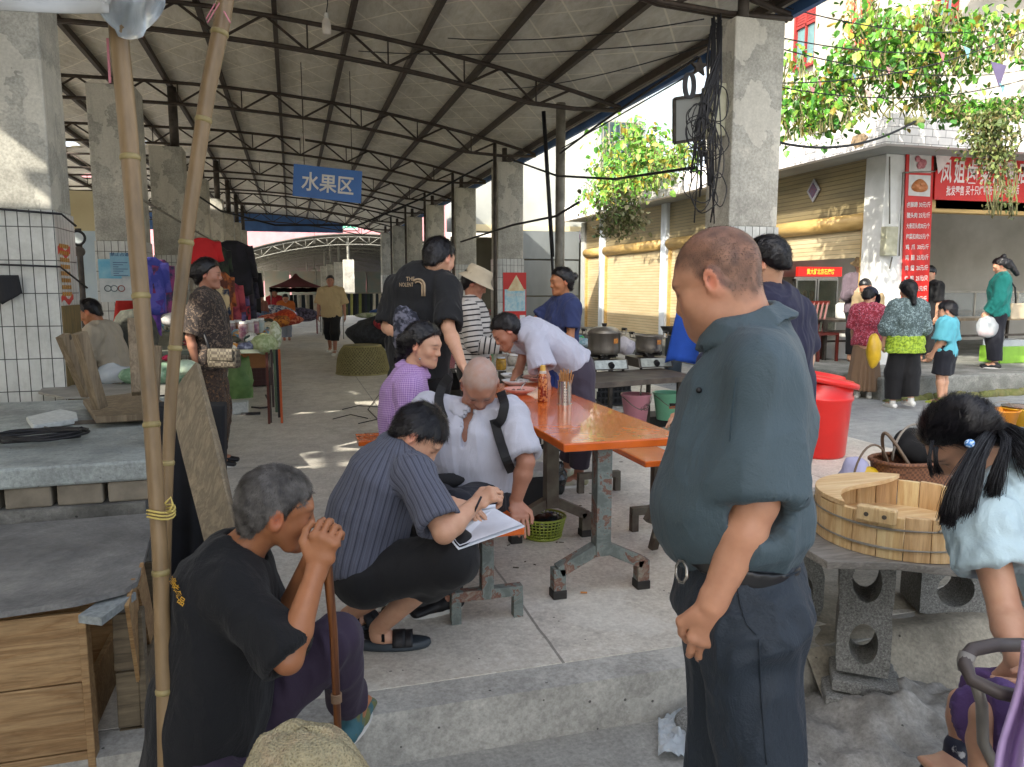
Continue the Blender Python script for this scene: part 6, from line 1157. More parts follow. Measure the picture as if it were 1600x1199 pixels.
def vine(label, seeds, n, size, seed, height, name='vine', cols=None, yel=.12, clump=.28, stems=26, cat='vine', D=(0, .5)):
 """seeds: list of (x pixel, y top, y bottom, depth) columns of growth"""
 r = np.random.RandomState(seed); base = at(*[seeds[0][0], seeds[0][2], seeds[0][3]]); t = thing(name, label, cat, base, 'climbing vines on the terrace' if name == 'vine' else None); C0 = []
 tops = []
 for (x, yt, yb, d) in seeds: tops.append((x, yt, yb, d))
 per = n // len(seeds)
 for (x, yt, yb, d) in seeds:
  ncl = max(3, per // 16)
  for k in range(ncl):
   u = r.rand() ** .8; c = at(x + r.uniform(-16, 16), yt + (yb - yt) * u, d + r.uniform(*D)); m_ = r.randint(8, 26)
   C0 += list(c + r.randn(m_, 3) * A(clump, clump, clump * .8) * r.uniform(.3, .8))
 cc = (cols or GR) * 4 + (YL if yel else []); leaves('leaves', C0, size, M_leaf, t, cc, seed, 1.0)
 b = MB()
 for k in range(stems):
  x, yt, yb, d = seeds[k % len(seeds)]; x += r.uniform(-12, 12); P = [at(x + r.uniform(-5, 5) + 6 * math.sin(j + k), yb + 6 + (yt - yb) * j / 6, d + .2 * (j / 6) + r.uniform(-.05, .05)) for j in range(7)]; b.tube(P, .009, 4)
 b.build('stem', M_stem, t); return t
vine('bean vines on poles above the corner of the tiled parapet, left part', [(x, 100 + 25 * math.sin(x * .07), 214 - (x - 1225) * .2, 9.25 + (1330 - x) * .012) for x in range(1228, 1340, 16)], 1500, .075, 1, 2, yel=.2, clump=.2)
vine('tall bean vines on thin poles over the parapet corner, dense green crown', [(x, 8 + 14 * math.sin(x * .05), 120, 8.9 + abs(1400 - x) * .002) for x in range(1340, 1460, 14)], 1500, .078, 2, 3, clump=.24)
vine('yellowing bean vines right of the corner reaching the top edge', [(x, -5 + (x - 1450) * .25, 120 - (x - 1450) * .2, 9.1) for x in range(1450, 1590, 15)], 850, .072, 3, 3, yel=.4, clump=.22)
vine('thin lower bean stalks with few leaves just above the parapet tiles', [(x, 120, 178, 9.1) for x in range(1335, 1490, 22)], 420, .06, 4, 1, stems=24)
vine('sprawling melon plant lying on the parapet top at the right', [(x, 150 + 8 * math.sin(x), 180, 9.1) for x in range(1462, 1600, 17)], 900, .065, 5, 1, yel=0, clump=.12)
vine('creeper hanging down over the tiled parapet in front of the banner', [(x, 175, 232 + 30 * (x == 1548), 8.75) for x in (1526, 1537, 1548, 1559)], 1500, .04, 6, 1, name='creeper', cols=[C('5a6a34'), C('6f7c40'), C('4a5c2c'), C('7c7444')], yel=0, clump=.16, D=(0, .12), stems=22, cat='creeper')
vine('thin trailing creeper strands right of the thick one', [(x, 190, 330, 8.75) for x in (1556, 1566, 1578)], 420, .035, 7, 1, name='creeper', cols=[C('5a6a34'), C('6f7c40'), C('7c7444')], yel=0, clump=.1, D=(0, .1), stems=14, cat='creeper')
b = MB(); [b.ball(at(1418 + 5 * k, 189 + (k % 2) * 2, 8.93), (.05, .05, .045), 8, 6) for k in range(5)]; tag(b.jit(.02, 30).build('moss_clump', mat('moss', C('5d6436')), smooth=True), 'small clump of moss on the parapet edge near the corner', 'moss')
def yx(x): return 255 + (1085 - x) * .47
vine('bright green vines over the far end of the white parapet', [(x, 195 + 12 * math.sin(x * .1), yx(x), 12.5 + (1085 - x) * .05) for x in range(945, 1035, 13)], 1500, .12, 8, 2, clump=.34, yel=.2)
vine('lower leafy plants along the white parapet left of the first column', [(x, yx(x) - 52, yx(x) + 4, 12.2 + (1085 - x) * .045) for x in range(925, 1090, 15)], 1500, .09, 9, 1, cols=[C('6f9c3a'), C('5a8a34'), C('8aa84c')], clump=.2)
vine('dry creeper hanging from the white parapet over the shutters', [(x, yx(x), yx(x) + 50, 13.6) for x in (955, 968, 980, 990)], 800, .07, 10, 1, name='creeper', cols=[C('6a7040'), C('7c7850'), C('5c7a34'), C('8a8460')], yel=0, clump=.22, D=(0, .15), stems=20, cat='creeper')
for i, (x, c, c2) in enumerate([(1330, 'c9542c', 'd8c79a'), (1345, 'b9b7ac', 'a2432c'), (1358, '7c2f2a', 'c98a3a')]):
 garment(at(x, -10, 10.6), .35, .75, .6, cloth_m(c, c2, 14), ['orange striped cloth drying above the vines', 'pale striped cloth drying in the middle above the vines', 'dark red patterned cloth drying above the vines'][i], 'washing above the vines', i, kind='towel', sleeves=False, parent_name='drying_cloth', cat='cloth')
# ================================================================ PEOPLE: signed-distance modelling
class SD:
 def __init__(s, res): s.res = res; s.ops = []
 def _bb(s, pts, r): P = np.array(pts); return P.min(0) - r, P.max(0) + r
 def ec(s, a, b, ra, rb=None, lat=None, k=.02, cap='rr', op='add'):
  a = np.asarray(a, float); b = np.asarray(b, float); rb = ra if rb is None else rb
  ra = ra if hasattr(ra, '__len__') else (ra, ra); rb = rb if hasattr(rb, '__len__') else (rb, rb)
  L = np.linalg.norm(b - a) + 1e-9; d = (b - a) / L
  if lat is None: x, y, _ = frame_of(d)
  else:
   x = np.asarray(lat, float); x = nz(x - d * (x @ d)); y = np.cross(d, x)
  def f(P):
   q = P - a; h = q @ d; t = np.clip(h / L, 0, 1); o = h - t * L
   rx = ra[0] + (rb[0] - ra[0]) * t; ry = ra[1] + (rb[1] - ra[1]) * t; m = np.minimum(rx, ry)
   qr = ((q @ x) / rx) ** 2 + ((q @ y) / ry) ** 2
   rd = (np.sqrt(qr + (o / m) ** 2) - 1) * m
   rad = (np.sqrt(qr) - 1) * m
   if cap == 'rr': return rd
   if cap == 'ff': return np.maximum(rad, np.maximum(-h, h - L))
   return np.where(h < 0, rd, np.maximum(rad, h - L))
  s.ops.append((op, k, s._bb([a, b], max(*ra, *rb)), f)); return s
 def el(s, c, r, ax=None, k=.015, op='add'):
  c = np.asarray(c, float); r = r if hasattr(r, '__len__') else (r, r, r); Ax = np.eye(3) if ax is None else np.array(ax)
  def f(P):
   q = P - c; e = [(q @ Ax[i]) / r[i] for i in range(3)]; k0 = np.sqrt(e[0] ** 2 + e[1] ** 2 + e[2] ** 2) + 1e-9
   k1 = np.sqrt((e[0] / r[0]) ** 2 + (e[1] / r[1]) ** 2 + (e[2] / r[2]) ** 2) + 1e-9; return k0 * (k0 - 1) / k1
  s.ops.append((op, k, s._bb([c], max(r)), f)); return s
 def chain(s, pts, rs, k=.02, **kw):
  for i in range(len(pts) - 1): s.ec(pts[i], pts[i + 1], rs[i], rs[i + 1], k=k, **kw)
  return s
 def cut(s, f): s.ops.append(('cut', 0, None, f)); return s
 def mesh(s, noise=None):
  adds = [o for o in s.ops if o[0] == 'add']; lo = np.min([o[2][0] for o in adds], 0) - 3 * s.res; hi = np.max([o[2][1] for o in adds], 0) + 3 * s.res
  n = np.ceil((hi - lo) / s.res).astype(int) + 1; D = np.full(n, 1.0, np.float32)
  ax = [(lo[i] + np.arange(n[i]) * s.res) for i in range(3)]
  for op, k, bb, f in s.ops:
   if op == 'cut': i0 = np.zeros(3, int); i1 = n.copy()
   else:
    m = k + 2.5 * s.res; i0 = np.clip(np.floor((bb[0] - m - lo) / s.res).astype(int), 0, n - 1); i1 = np.clip(np.ceil((bb[1] + m - lo) / s.res).astype(int) + 1, 1, n)
   if np.any(i1 <= i0): continue
   sl = tuple(slice(i0[i], i1[i]) for i in range(3)); sub = D[sl]
   if op == 'cut':
    msk = sub < 4 * s.res; idx = np.argwhere(msk); P = np.stack([ax[i][idx[:, i] + i0[i]] for i in range(3)], -1); sub[msk] = np.maximum(sub[msk], f(P)); continue
   G = np.stack(np.meshgrid(*[ax[i][i0[i]:i1[i]] for i in range(3)], indexing='ij'), -1); v = f(G).astype(np.float32)
   if op == 'add': h = np.clip(.5 + .5 * (sub - v) / k, 0, 1); D[sl] = sub * (1 - h) + v * h - k * h * (1 - h)
   else: h = np.clip(.5 - .5 * (sub + v) / k, 0, 1); D[sl] = sub * (1 - h) + (-v) * h + k * h * (1 - h)
  return surface_nets(D, lo, s.res)
def surface_nets(D, lo, res):
 ins = D < 0; nx, ny, nz_ = D.shape
 c = ins[:-1, :-1, :-1].astype(np.int8)
 cnt = np.zeros((nx - 1, ny - 1, nz_ - 1), np.int8)
 for i in (0, 1):
  for j in (0, 1):
   for k in (0, 1): cnt += ins[i:nx - 1 + i, j:ny - 1 + j, k:nz_ - 1 + k]
 act = (cnt > 0) & (cnt < 8); idx = np.argwhere(act); vid = np.full(act.shape, -1, np.int32); vid[act] = np.arange(len(idx))
 I, J, K = idx.T; acc = np.zeros((len(idx), 3)); num = np.zeros(len(idx))
 cor = {(i, j, k): D[I + i, J + j, K + k] for i in (0, 1) for j in (0, 1) for k in (0, 1)}
 for (a, b) in [((0, 0, 0), (1, 0, 0)), ((0, 1, 0), (1, 1, 0)), ((0, 0, 1), (1, 0, 1)), ((0, 1, 1), (1, 1, 1)), ((0, 0, 0), (0, 1, 0)), ((1, 0, 0), (1, 1, 0)), ((0, 0, 1), (0, 1, 1)), ((1, 0, 1), (1, 1, 1)), ((0, 0, 0), (0, 0, 1)), ((1, 0, 0), (1, 0, 1)), ((0, 1, 0), (0, 1, 1)), ((1, 1, 0), (1, 1, 1))]:
  va, vb = cor[a], cor[b]; m = (va < 0) != (vb < 0); t = np.where(m, va / np.where(m, va - vb, 1), 0)
  for q in range(3): acc[:, q] += m * (a[q] + t * (b[q] - a[q]))
  num += m
 V = lo + (idx + acc / num[:, None]) * res; F = []
 for axis in range(3):
  sh = [slice(None)] * 3; sh2 = [slice(None)] * 3; sh[axis] = slice(0, -1); sh2[axis] = slice(1, None)
  a_, b_ = ins[tuple(sh)], ins[tuple(sh2)]; E_ = np.argwhere(a_ != b_); o1, o2 = [(1, 2), (2, 0), (0, 1)][axis]
  ok = (E_[:, o1] > 0) & (E_[:, o2] > 0) & (E_[:, o1] < D.shape[o1] - 1) & (E_[:, o2] < D.shape[o2] - 1); E_ = E_[ok]
  if len(E_) == 0: continue
  s_ = a_[tuple(E_.T)]; q = []
  for d1, d2 in ((-1, -1), (0, -1), (0, 0), (-1, 0)):
   c_ = E_.copy(); c_[:, o1] += d1; c_[:, o2] += d2; q.append(vid[tuple(c_.T)])
  Q = np.stack(q, -1); Q[~s_] = Q[~s_][:, ::-1]; F.append(Q)
 F = np.concatenate(F); F = F[(F >= 0).all(1)]
 return V, F
def vnormals(V, F):
 n = np.cross(V[F[:, 2]] - V[F[:, 0]], V[F[:, 3]] - V[F[:, 1]]); N = np.zeros_like(V)
 for i in range(4): np.add.at(N, F[:, i], n)
 return N / (np.linalg.norm(N, axis=1, keepdims=True) + 1e-12)
def relax(V, F, it=1, w=.5):
 for _ in range(it):
  S = np.zeros_like(V); c = np.zeros(len(V))
  for i in range(4):
   for j in ((i + 1) % 4, (i + 3) % 4): np.add.at(S, F[:, i], V[F[:, j]]); np.add.at(c, F[:, i], 1)
  V = V * (1 - w) + w * S / np.maximum(c, 1)[:, None]
 return V
# ---- skin, hair and cloth materials
def m_skin():
 s = NT('skin'); a = s.n('VertexColor', layer_name='col'); v = s.coord(); n = s.noise(v, 35, 4, .6); n2 = s.noise(v, 9, 3)
 col = s.mix(.35, a.outputs[0], s.ramp(n, [(.35, (.42, .36, .34)), (.65, (.58, .55, .54))]), 'OVERLAY'); col = s.mix(s.math('MULTIPLY', n2, .18), col, (.45, .16, .10))
 s.bump(s.noise(v, 220, 3), .12, .002); s.b.inputs['Subsurface Weight'].default_value = .08; s.b.inputs['Subsurface Radius'].default_value = (.02, .008, .004); s.b.inputs['Subsurface Scale'].default_value = .3
 return s.fin(col, .48)
M_skin = m_skin()
def m_hair(name, c1, c2, rough=.4, f=(90, 90, 8), mottle=None):
 if name in MATS: return MATS[name]
 s = NT(name); v = s.coord(f); n = s.noise(v, 2.2, 4, .7, .4); col = s.ramp(n, [(.35, c1), (.65, c2)])
 if mottle: col = s.mix(s.math('MULTIPLY', s.ramp(s.noise(s.coord(), 22, 4), [(.4, (0, 0, 0)), (.6, (1, 1, 1))]), .7), col, mottle)
 s.bump(n, .7, .004); MATS[name] = s.fin(col, rough); return MATS[name]
H_black = m_hair('black_hair', C('08070a'), C('18161a'), .32)
H_grey = m_hair('grey_hair', C('2c2926'), C('6f6a66'), .6, mottle=C('5d5854'))
H_buzz = m_hair('buzz_hair', C('3f332c'), C('5a4a3f'), .7, (160, 160, 160), mottle=C('77604e'))
H_white = m_hair('white_stubble', C('98908c'), C('aaa29d'), .7, (150, 150, 150), mottle=C('8a6c5e'))
H_str = mat('hair_strands', C('1d1a1f'), .3, c2=C('0c0a0d'), scale=60); H_strg = mat('grey_strands', C('75706b'), .5, c2=C('3a3633'), scale=25, thr=(.35, .65))
FAB = {}
def fabric(key, c, kind='plain', c2=None, c3=None, sc=1.0, rough=.85, bump=.25):
 if key in FAB: return FAB[key]
 s = NT(key); v = s.coord(); a = s.n('Attribute', attribute_name='cc'); sp = s.n('SeparateXYZ'); s.l(a.outputs['Vector'], sp.inputs[0]); U, V_ = sp.outputs[0], sp.outputs[1]
 base = s.mix(s.math('MULTIPLY', s.noise(v, 9, 4), .5), C(c), tuple(x * .72 for x in C(c))); col = base
 if kind == 'vstripe':      # thin dark and light vertical stripes
  q = s.math('FRACT', s.math('MULTIPLY', U, 48 * sc)); col = s.mix(s.math('MULTIPLY', s.math('LESS_THAN', q, .17), .9), base, C(c2))
  q3 = s.math('LESS_THAN', s.math('FRACT', s.math('MULTIPLY', U, 144 * sc)), .3); col = s.mix(s.math('MULTIPLY', q3, .22), col, C(c3))
 elif kind == 'hstripe': q = s.math('FRACT', s.math('MULTIPLY', V_, 24 * sc)); col = s.mix(s.math('LESS_THAN', q, .28), base, C(c2))
 elif kind == 'plaid':
  q = s.math('LESS_THAN', s.math('FRACT', s.math('MULTIPLY', U, 90 * sc)), .4); q2 = s.math('LESS_THAN', s.math('FRACT', s.math('MULTIPLY', V_, 90 * sc)), .4); col = s.mix(s.math('MULTIPLY', s.math('ADD', q, q2), .42), base, C(c2))
 elif kind == 'floral':
  n = s.noise(v, 34 * sc, 3, .6, 1.2); n2 = s.noise(s.coord(loc=(4, 2, 7)), 46 * sc, 3, .6, 1.0); col = s.mix(s.math('GREATER_THAN', n, .55), base, C(c2)); col = s.mix(s.math('GREATER_THAN', n2, .6), col, C(c3))
 elif kind == 'dots':
  sq = s.n('SeparateXYZ'); s.l(v, sq.inputs[0]); h_ = s.math('ADD', sq.outputs[0], s.math('MULTIPLY', sq.outputs[1], .3)); q = s.math('FRACT', s.math('MULTIPLY', s.math('ADD', h_, sq.outputs[2]), 120 * sc)); q2 = s.math('FRACT', s.math('MULTIPLY', s.math('SUBTRACT', h_, sq.outputs[2]), 120 * sc)); col = s.mix(s.math('MULTIPLY', s.math('MULTIPLY', s.math('LESS_THAN', q, .45), s.math('LESS_THAN', q2, .45)), .5), base, C(c2))
 elif kind == 'band': col = s.mix(s.math('LESS_THAN', V_, sc), base, s.mix(s.math('GREATER_THAN', s.noise(v, 40, 3, .6, 2.0), .5), C(c2), C(c3)))
 w = s.noise(s.coord((1, 1, .55)), 9, 4, .55, 1.5); f_ = s.noise(v, 260, 2); s.bump(s.math('ADD', w, s.math('MULTIPLY', f_, .10)), bump, .02)
 s.b.inputs['Sheen Weight'].default_value = .05; FAB[key] = s.fin(col, rough); return FAB[key]
# ---- anatomy
def head_frame(F, U): F = nz(F); U = nz(np.asarray(U, float) - F * (np.asarray(U, float) @ F)); return F, nz(np.cross(U, F)), U
def add_head(S, c, F, L, U, s=1.0, fem=False, nb=None, detail=True, nr=.056):
 P = lambda l, f, u: c + (L * l + F * f + U * u) * s; ax = (L, F, U)
 S.el(P(0, -.012, .03), (.076 * s, .096 * s, .088 * s), ax, k=.02)
 S.ec(P(0, .03, .01), P(0, .058, -.078), (.062 * s, .055 * s), (.034 * s, .034 * s), lat=L, k=.025)
 j = .9 if fem else 1.0
 for q in (-1, 1):
  S.el(P(q * .036, .052, -.024), .030 * s, k=.02); S.ec(P(q * .055 * j, -.0, -.03), P(q * .034 * j, .045, -.082), .022 * s, .019 * s, k=.025)
 S.el(P(0, .078, -.092), .0195 * s * j, k=.02)
 if detail:
  S.ec(P(-.030, .076, .024), P(.030, .076, .024), .012 * s, k=.02)
  S.ec(P(0, .084, .012), P(0, .100, -.026), .0085 * s, .0115 * s, k=.014)
  for q in (-1, 1):
   S.el(P(q * .031, .101, .0), (.018 * s, .018 * s, .011 * s), ax, k=.012, op='sub'); S.el(P(q * .030, .074, -.001), .0135 * s, k=.004); S.ec(P(q * .016, .083, .0075), P(q * .043, .074, .005), .0048 * s, k=.006)
   S.el(P(q * .012, .092, -.030), .0085 * s, k=.008)
  S.ec(P(-.018, .083, -.055), P(.018, .083, -.055), .0075 * s, k=.010); S.ec(P(-.015, .083, -.066), P(.015, .083, -.066), .0085 * s, k=.010); S.ec(P(-.02, .098, -.060), P(.02, .098, -.060), .0028 * s, k=.004, op='sub')
 for q in (-1, 1):
  S.el(P(q * .079, -.010, -.004), (.009 * s, .020 * s, .033 * s), (nz(L * q + F * -.35), nz(F + L * q * .35), U), k=.008); S.el(P(q * .087, -.006, -.002), (.006 * s, .010 * s, .018 * s), ax, k=.006, op='sub')
 if nb is not None: S.ec(nb, P(0, -.022, -.045), (nr * 1.12, nr * 1.05), (nr, nr), lat=L, k=.03)
def paint_skin(V, heads, base, lip=(.36, .12, .11), brow=None, tint=None, extra=None):
 col = np.tile(np.array(base, float), (len(V), 1)); col *= (1 + .12 * vnoise(V, 14, 3))[:, None]
 for (c, F, L, U, s) in heads:
  q = (V - c) / s; l, f, u = q @ L, q @ F, q @ U; near = (np.linalg.norm(q, axis=1) < .16)
  m = np.exp(-((u + .060) / .010) ** 2 - (l / .020) ** 2) * (f > .07) * near; col = col * (1 - m[:, None] * .75) + np.array(lip) * m[:, None] * .75
  m = np.exp(-((u + .060) / .0022) ** 2 - (l / .022) ** 4) * (f > .07) * near; col = col * (1 - m[:, None] * .7)
  for sd in (-1, 1):
   m = np.exp(-((u - .002 + .0 * l) / .0036) ** 4 - ((l - sd * .030) / .0155) ** 4) * (f > .05) * near; col = col * (1 - m[:, None] * .85) + np.array((.02, .012, .01)) * m[:, None] * .85
   m = np.exp(-((u - .026 + .25 * np.abs(np.abs(l) - .028)) / .0045) ** 4 - ((l - sd * .032) / .019) ** 4) * (f > .045) * near; b_ = np.array(brow if brow is not None else (.03, .022, .02)); col = col * (1 - m[:, None] * .7) + b_ * m[:, None] * .7
   m = np.exp(-((l - sd * .04) / .02) ** 2 - ((u + .02) / .02) ** 2) * near * (f > .03); col = col * (1 + m[:, None] * np.array([.12, -.03, -.05]))
   m = np.exp(-((np.abs(l) - .08) / .012) ** 2 - ((f + .008) / .02) ** 2 - (u / .03) ** 2) * near; col = col * (1 + m[:, None] * np.array([.15, -.08, -.08]))
 if extra: col = extra(V, col)
 return np.clip(col, .004, 1)
def add_hand(S, w, d, n, side, s=1.0, curl=(.5, .55, .6, .65), thumb=.5, spread=.12, k=.004, flat=False):
 """w wrist, d direction to the knuckles, n back-of-hand normal, side=+1 thumb towards cross(d,n)"""
 d = nz(d); n = nz(np.asarray(n, float) - d * (np.asarray(n, float) @ d)); x = np.cross(d, n) * side
 kn = w + d * .088 * s
 S.ec(w - d * .02 * s, w + d * .03 * s, (.026 * s, .019 * s), (.034 * s, .016 * s), lat=x, k=.012); S.ec(w + d * .03 * s, w + d * .078 * s, (.036 * s, .0155 * s), (.040 * s, .0135 * s), lat=x, k=.012)
 for i, (off, ln) in enumerate(((.030, .92), (.010, 1.02), (-.011, .95), (-.030, .78))):
  p = w + d * (.082 - .004 * abs(i - 1)) * s + x * off * s; di = nz(d + x * (off * spread * 40) * .06); ang = 0; r = .0088 * s; S.el(p + n * .003 * s, .0112 * s, k=.008)
  for j, sl_ in enumerate((.041, .026, .021)):
   ang += curl[i] * (.75, 1.0, .6)[j]; v = di * math.cos(ang) - n * math.sin(ang); q = p + v * sl_ * ln * s; S.ec(p, q, r, r * .93, k=k); p = q; r *= .93
 p = w + d * .022 * s + x * .026 * s; v = nz(d * .75 + x * .75 - n * .25 * thumb); q = p + v * .042 * s; S.ec(p, q, .0135 * s, .0115 * s, k=.012); v = nz(d * .95 + x * (.45 - .7 * thumb) - n * .35 * thumb); r_ = q + v * .03 * s; S.ec(q, r_, .011 * s, .010 * s, k=.006); v = nz(d * .95 + x * (.2 - .8 * thumb) - n * .45 * thumb); S.ec(r_, r_ + v * .024 * s, .0098 * s, .0085 * s, k=.005)
def hair_sdf(c, F, L, U, s, th, res, line=None, style='short', rough=.0015, seed=0, extra=None):
 S = SD(res); P = lambda l, f, u: c + (L * l + F * f + U * u) * s
 S.el(P(0, -.012, .03), ((.076 + th) * s, (.096 + th) * s, (.088 + th) * s), (L, F, U), k=.01)
 xs_, ys_ = line or ([-.12, -.07, -.035, -.012, .012, .03, .06, .075, .095], [-.085, -.08, -.062, .0, -.004, .03, .043, .058, .064])
 S.ec(P(0, -.055, .0), P(0, -.06, -.055), ((.060 + th * .8) * s, (.045 + th * .8) * s), ((.050 + th * .5) * s, (.028 + th) * s), lat=L, k=.02)
 def f(Q):
  q = (Q - c) / s; fl = q @ F; ul = q @ U; g = np.interp(fl, xs_, ys_) + .006 * vnoise(Q, 60, seed) + .004 * vnoise(Q, 150, seed + 1); return (g - ul) * .75 * s
 S.cut(f)
 if extra: extra(S, P)
 V, F_ = S.mesh(); N = vnormals(V, F_); q = (V - c) / s; m = np.clip(((q @ U) - np.interp(q @ F, xs_, ys_)) / .028, 0, 1); V = V - N * ((1 - m) * (th + .002) * s * .95 * (np.linalg.norm(q, axis=1) < .14))[:, None]; V = V + N * (rough * vnoise(V, 110, seed) + rough * 2.0 * vnoise(V * A(1, 1, .4), 45, seed + 2))[:, None]
 return V, F_
def strand_cards(V, F, c, L, Fv, U, s, n, ln, w, back=False, seed=0, lift=.38, keep=None):
 """thin individual hairs growing from the hair surface"""
 r = np.random.RandomState(seed); N = vnormals(V, F); idx = r.randint(0, len(V), n)
 if keep is not None: idx = idx[keep(V[idx], r)]
 P = V[idx]; Nn = N[idx]; q = (P - c) / s; T = np.tile(-Fv if back else (-U * .75 + Fv * .1), (len(P), 1)) + (q - np.outer(q @ U, U)) * (0 if back else 6)
 T = T + r.randn(len(P), 3) * .3; T = T - Nn * (T * Nn).sum(1, keepdims=True); T /= np.linalg.norm(T, axis=1, keepdims=True) + 1e-9
 D = T + Nn * lift; D /= np.linalg.norm(D, axis=1, keepdims=True); S_ = np.cross(D, Nn); S_ /= np.linalg.norm(S_, axis=1, keepdims=True) + 1e-9
 l_ = (ln * s * r.uniform(.5, 1.2, len(P)))[:, None]; ww = w * .5; M_ = P + D * l_ * .55; E_ = P + D * l_ * .55 + (T + Nn * lift * .1) * l_ * .5
 A_ = [P - S_ * ww, P + S_ * ww, M_ + S_ * ww * .8, M_ - S_ * ww * .8, E_ + S_ * ww * .25, E_ - S_ * ww * .25]; k = len(P); VV = np.concatenate(A_); i = np.arange(k)
 return VV, np.concatenate([np.stack([i, i + k, i + 2 * k, i + 3 * k], -1), np.stack([i + 3 * k, i + 2 * k, i + 4 * k, i + 5 * k], -1)])
def surf(o, x, y):
 """the nearest point of a mesh along the ray through a photo pixel"""
 if 'sv' not in CACHE or CACHE['o'] != o.name:
  V = np.empty(len(o.data.vertices) * 3, np.float32); o.data.vertices.foreach_get('co', V); V = V.reshape(-1, 3) + wloc(o); d = V - CAMP; z = d @ FW
  CACHE.update(o=o.name, sv=(800 + FP * (d @ RT) / z, 599.5 - FP * (d @ UP) / z, z))
 X, Y, Z = CACHE['sv']; m = np.hypot(X - x, Y - y); k = m < max(5.0, np.partition(m, 3)[3] + 1); return at(x, y, Z[k].min())
CACHE = {}
def decal(o, target, off=.003):
 V = np.array([v.co[:] for v in o.data.vertices]) + wloc(o); d = V - CAMP; z = d @ FW
 for i, (x, y) in enumerate(zip(800 + FP * (d @ RT) / z, 599.5 - FP * (d @ UP) / z)):
  p = surf(target, x, y); p = p - nz(p - CAMP) * off; o.data.vertices[i].co = (p - wloc(o)).tolist()
def child(o, name): return next(c for c in o.children if c.name.split('.')[0] == name)
def seg_param(V, a, b):
 d = b - a; L = np.linalg.norm(d); d = d / L; h = (V - a) @ d; t = np.clip(h / L, 0, 1); q = V - (a + t[:, None] * (b - a)); return np.linalg.norm(q, axis=1), h, d
def cloth_coords(V, bones):
 """bones: list of (a, b, lat, radius scale). Returns across and along coordinates of the nearest bone"""
 best = np.full(len(V), 1e9); out = np.zeros((len(V), 3)); base = 0
 for (a, b, lat, rs) in bones:
  dist, h, d = seg_param(V, a, b); x = nz(np.asarray(lat, float) - d * (np.asarray(lat, float) @ d)); y = np.cross(d, x); ang = np.arctan2((V - a) @ y, (V - a) @ x)
  m = dist / rs < best; best = np.where(m, dist / rs, best); o = np.stack([ang * rs * 1.0 + 3, h + 2, np.zeros(len(V))], -1); out[m] = o[m]
 return out
def cloth_mesh(S, name, m, parent, bones, seed=0, amp=.006, f=9, joints=(), it=1, axis=None):
 V, F = S.mesh(); V = relax(V, F, it); N = vnormals(V, F); W_ = V * A(1, 1, .6) if axis is None else V * axis
 wp = np.stack([vnoise(W_, f * .6, seed + i) for i in range(3)], -1) * .10; r1 = 1 - np.abs(vnoise(W_ + wp, f, seed + 5)) * 2; r2 = 1 - np.abs(vnoise(W_ * A(1.3, 1.3, 1) + wp, f * 2.3, seed + 6)) * 2
 a = np.full(len(V), .55)
 for j_, rad in joints: a = a + 1.6 * np.exp(-(np.linalg.norm(V - j_, axis=1) / rad) ** 2)
 V = V + N * ((r1 * .7 + r2 * .35) * amp * a)[:, None]; V = V + N * ((1 - np.abs(vnoise(V * A(2.2, 2.2, .7) + wp * 2, f * .9, seed + 9)) * 2) * amp * .5)[:, None]
 return obj(name, V, F, m, parent, smooth=True, attrs={'cc': cloth_coords(V, bones)})
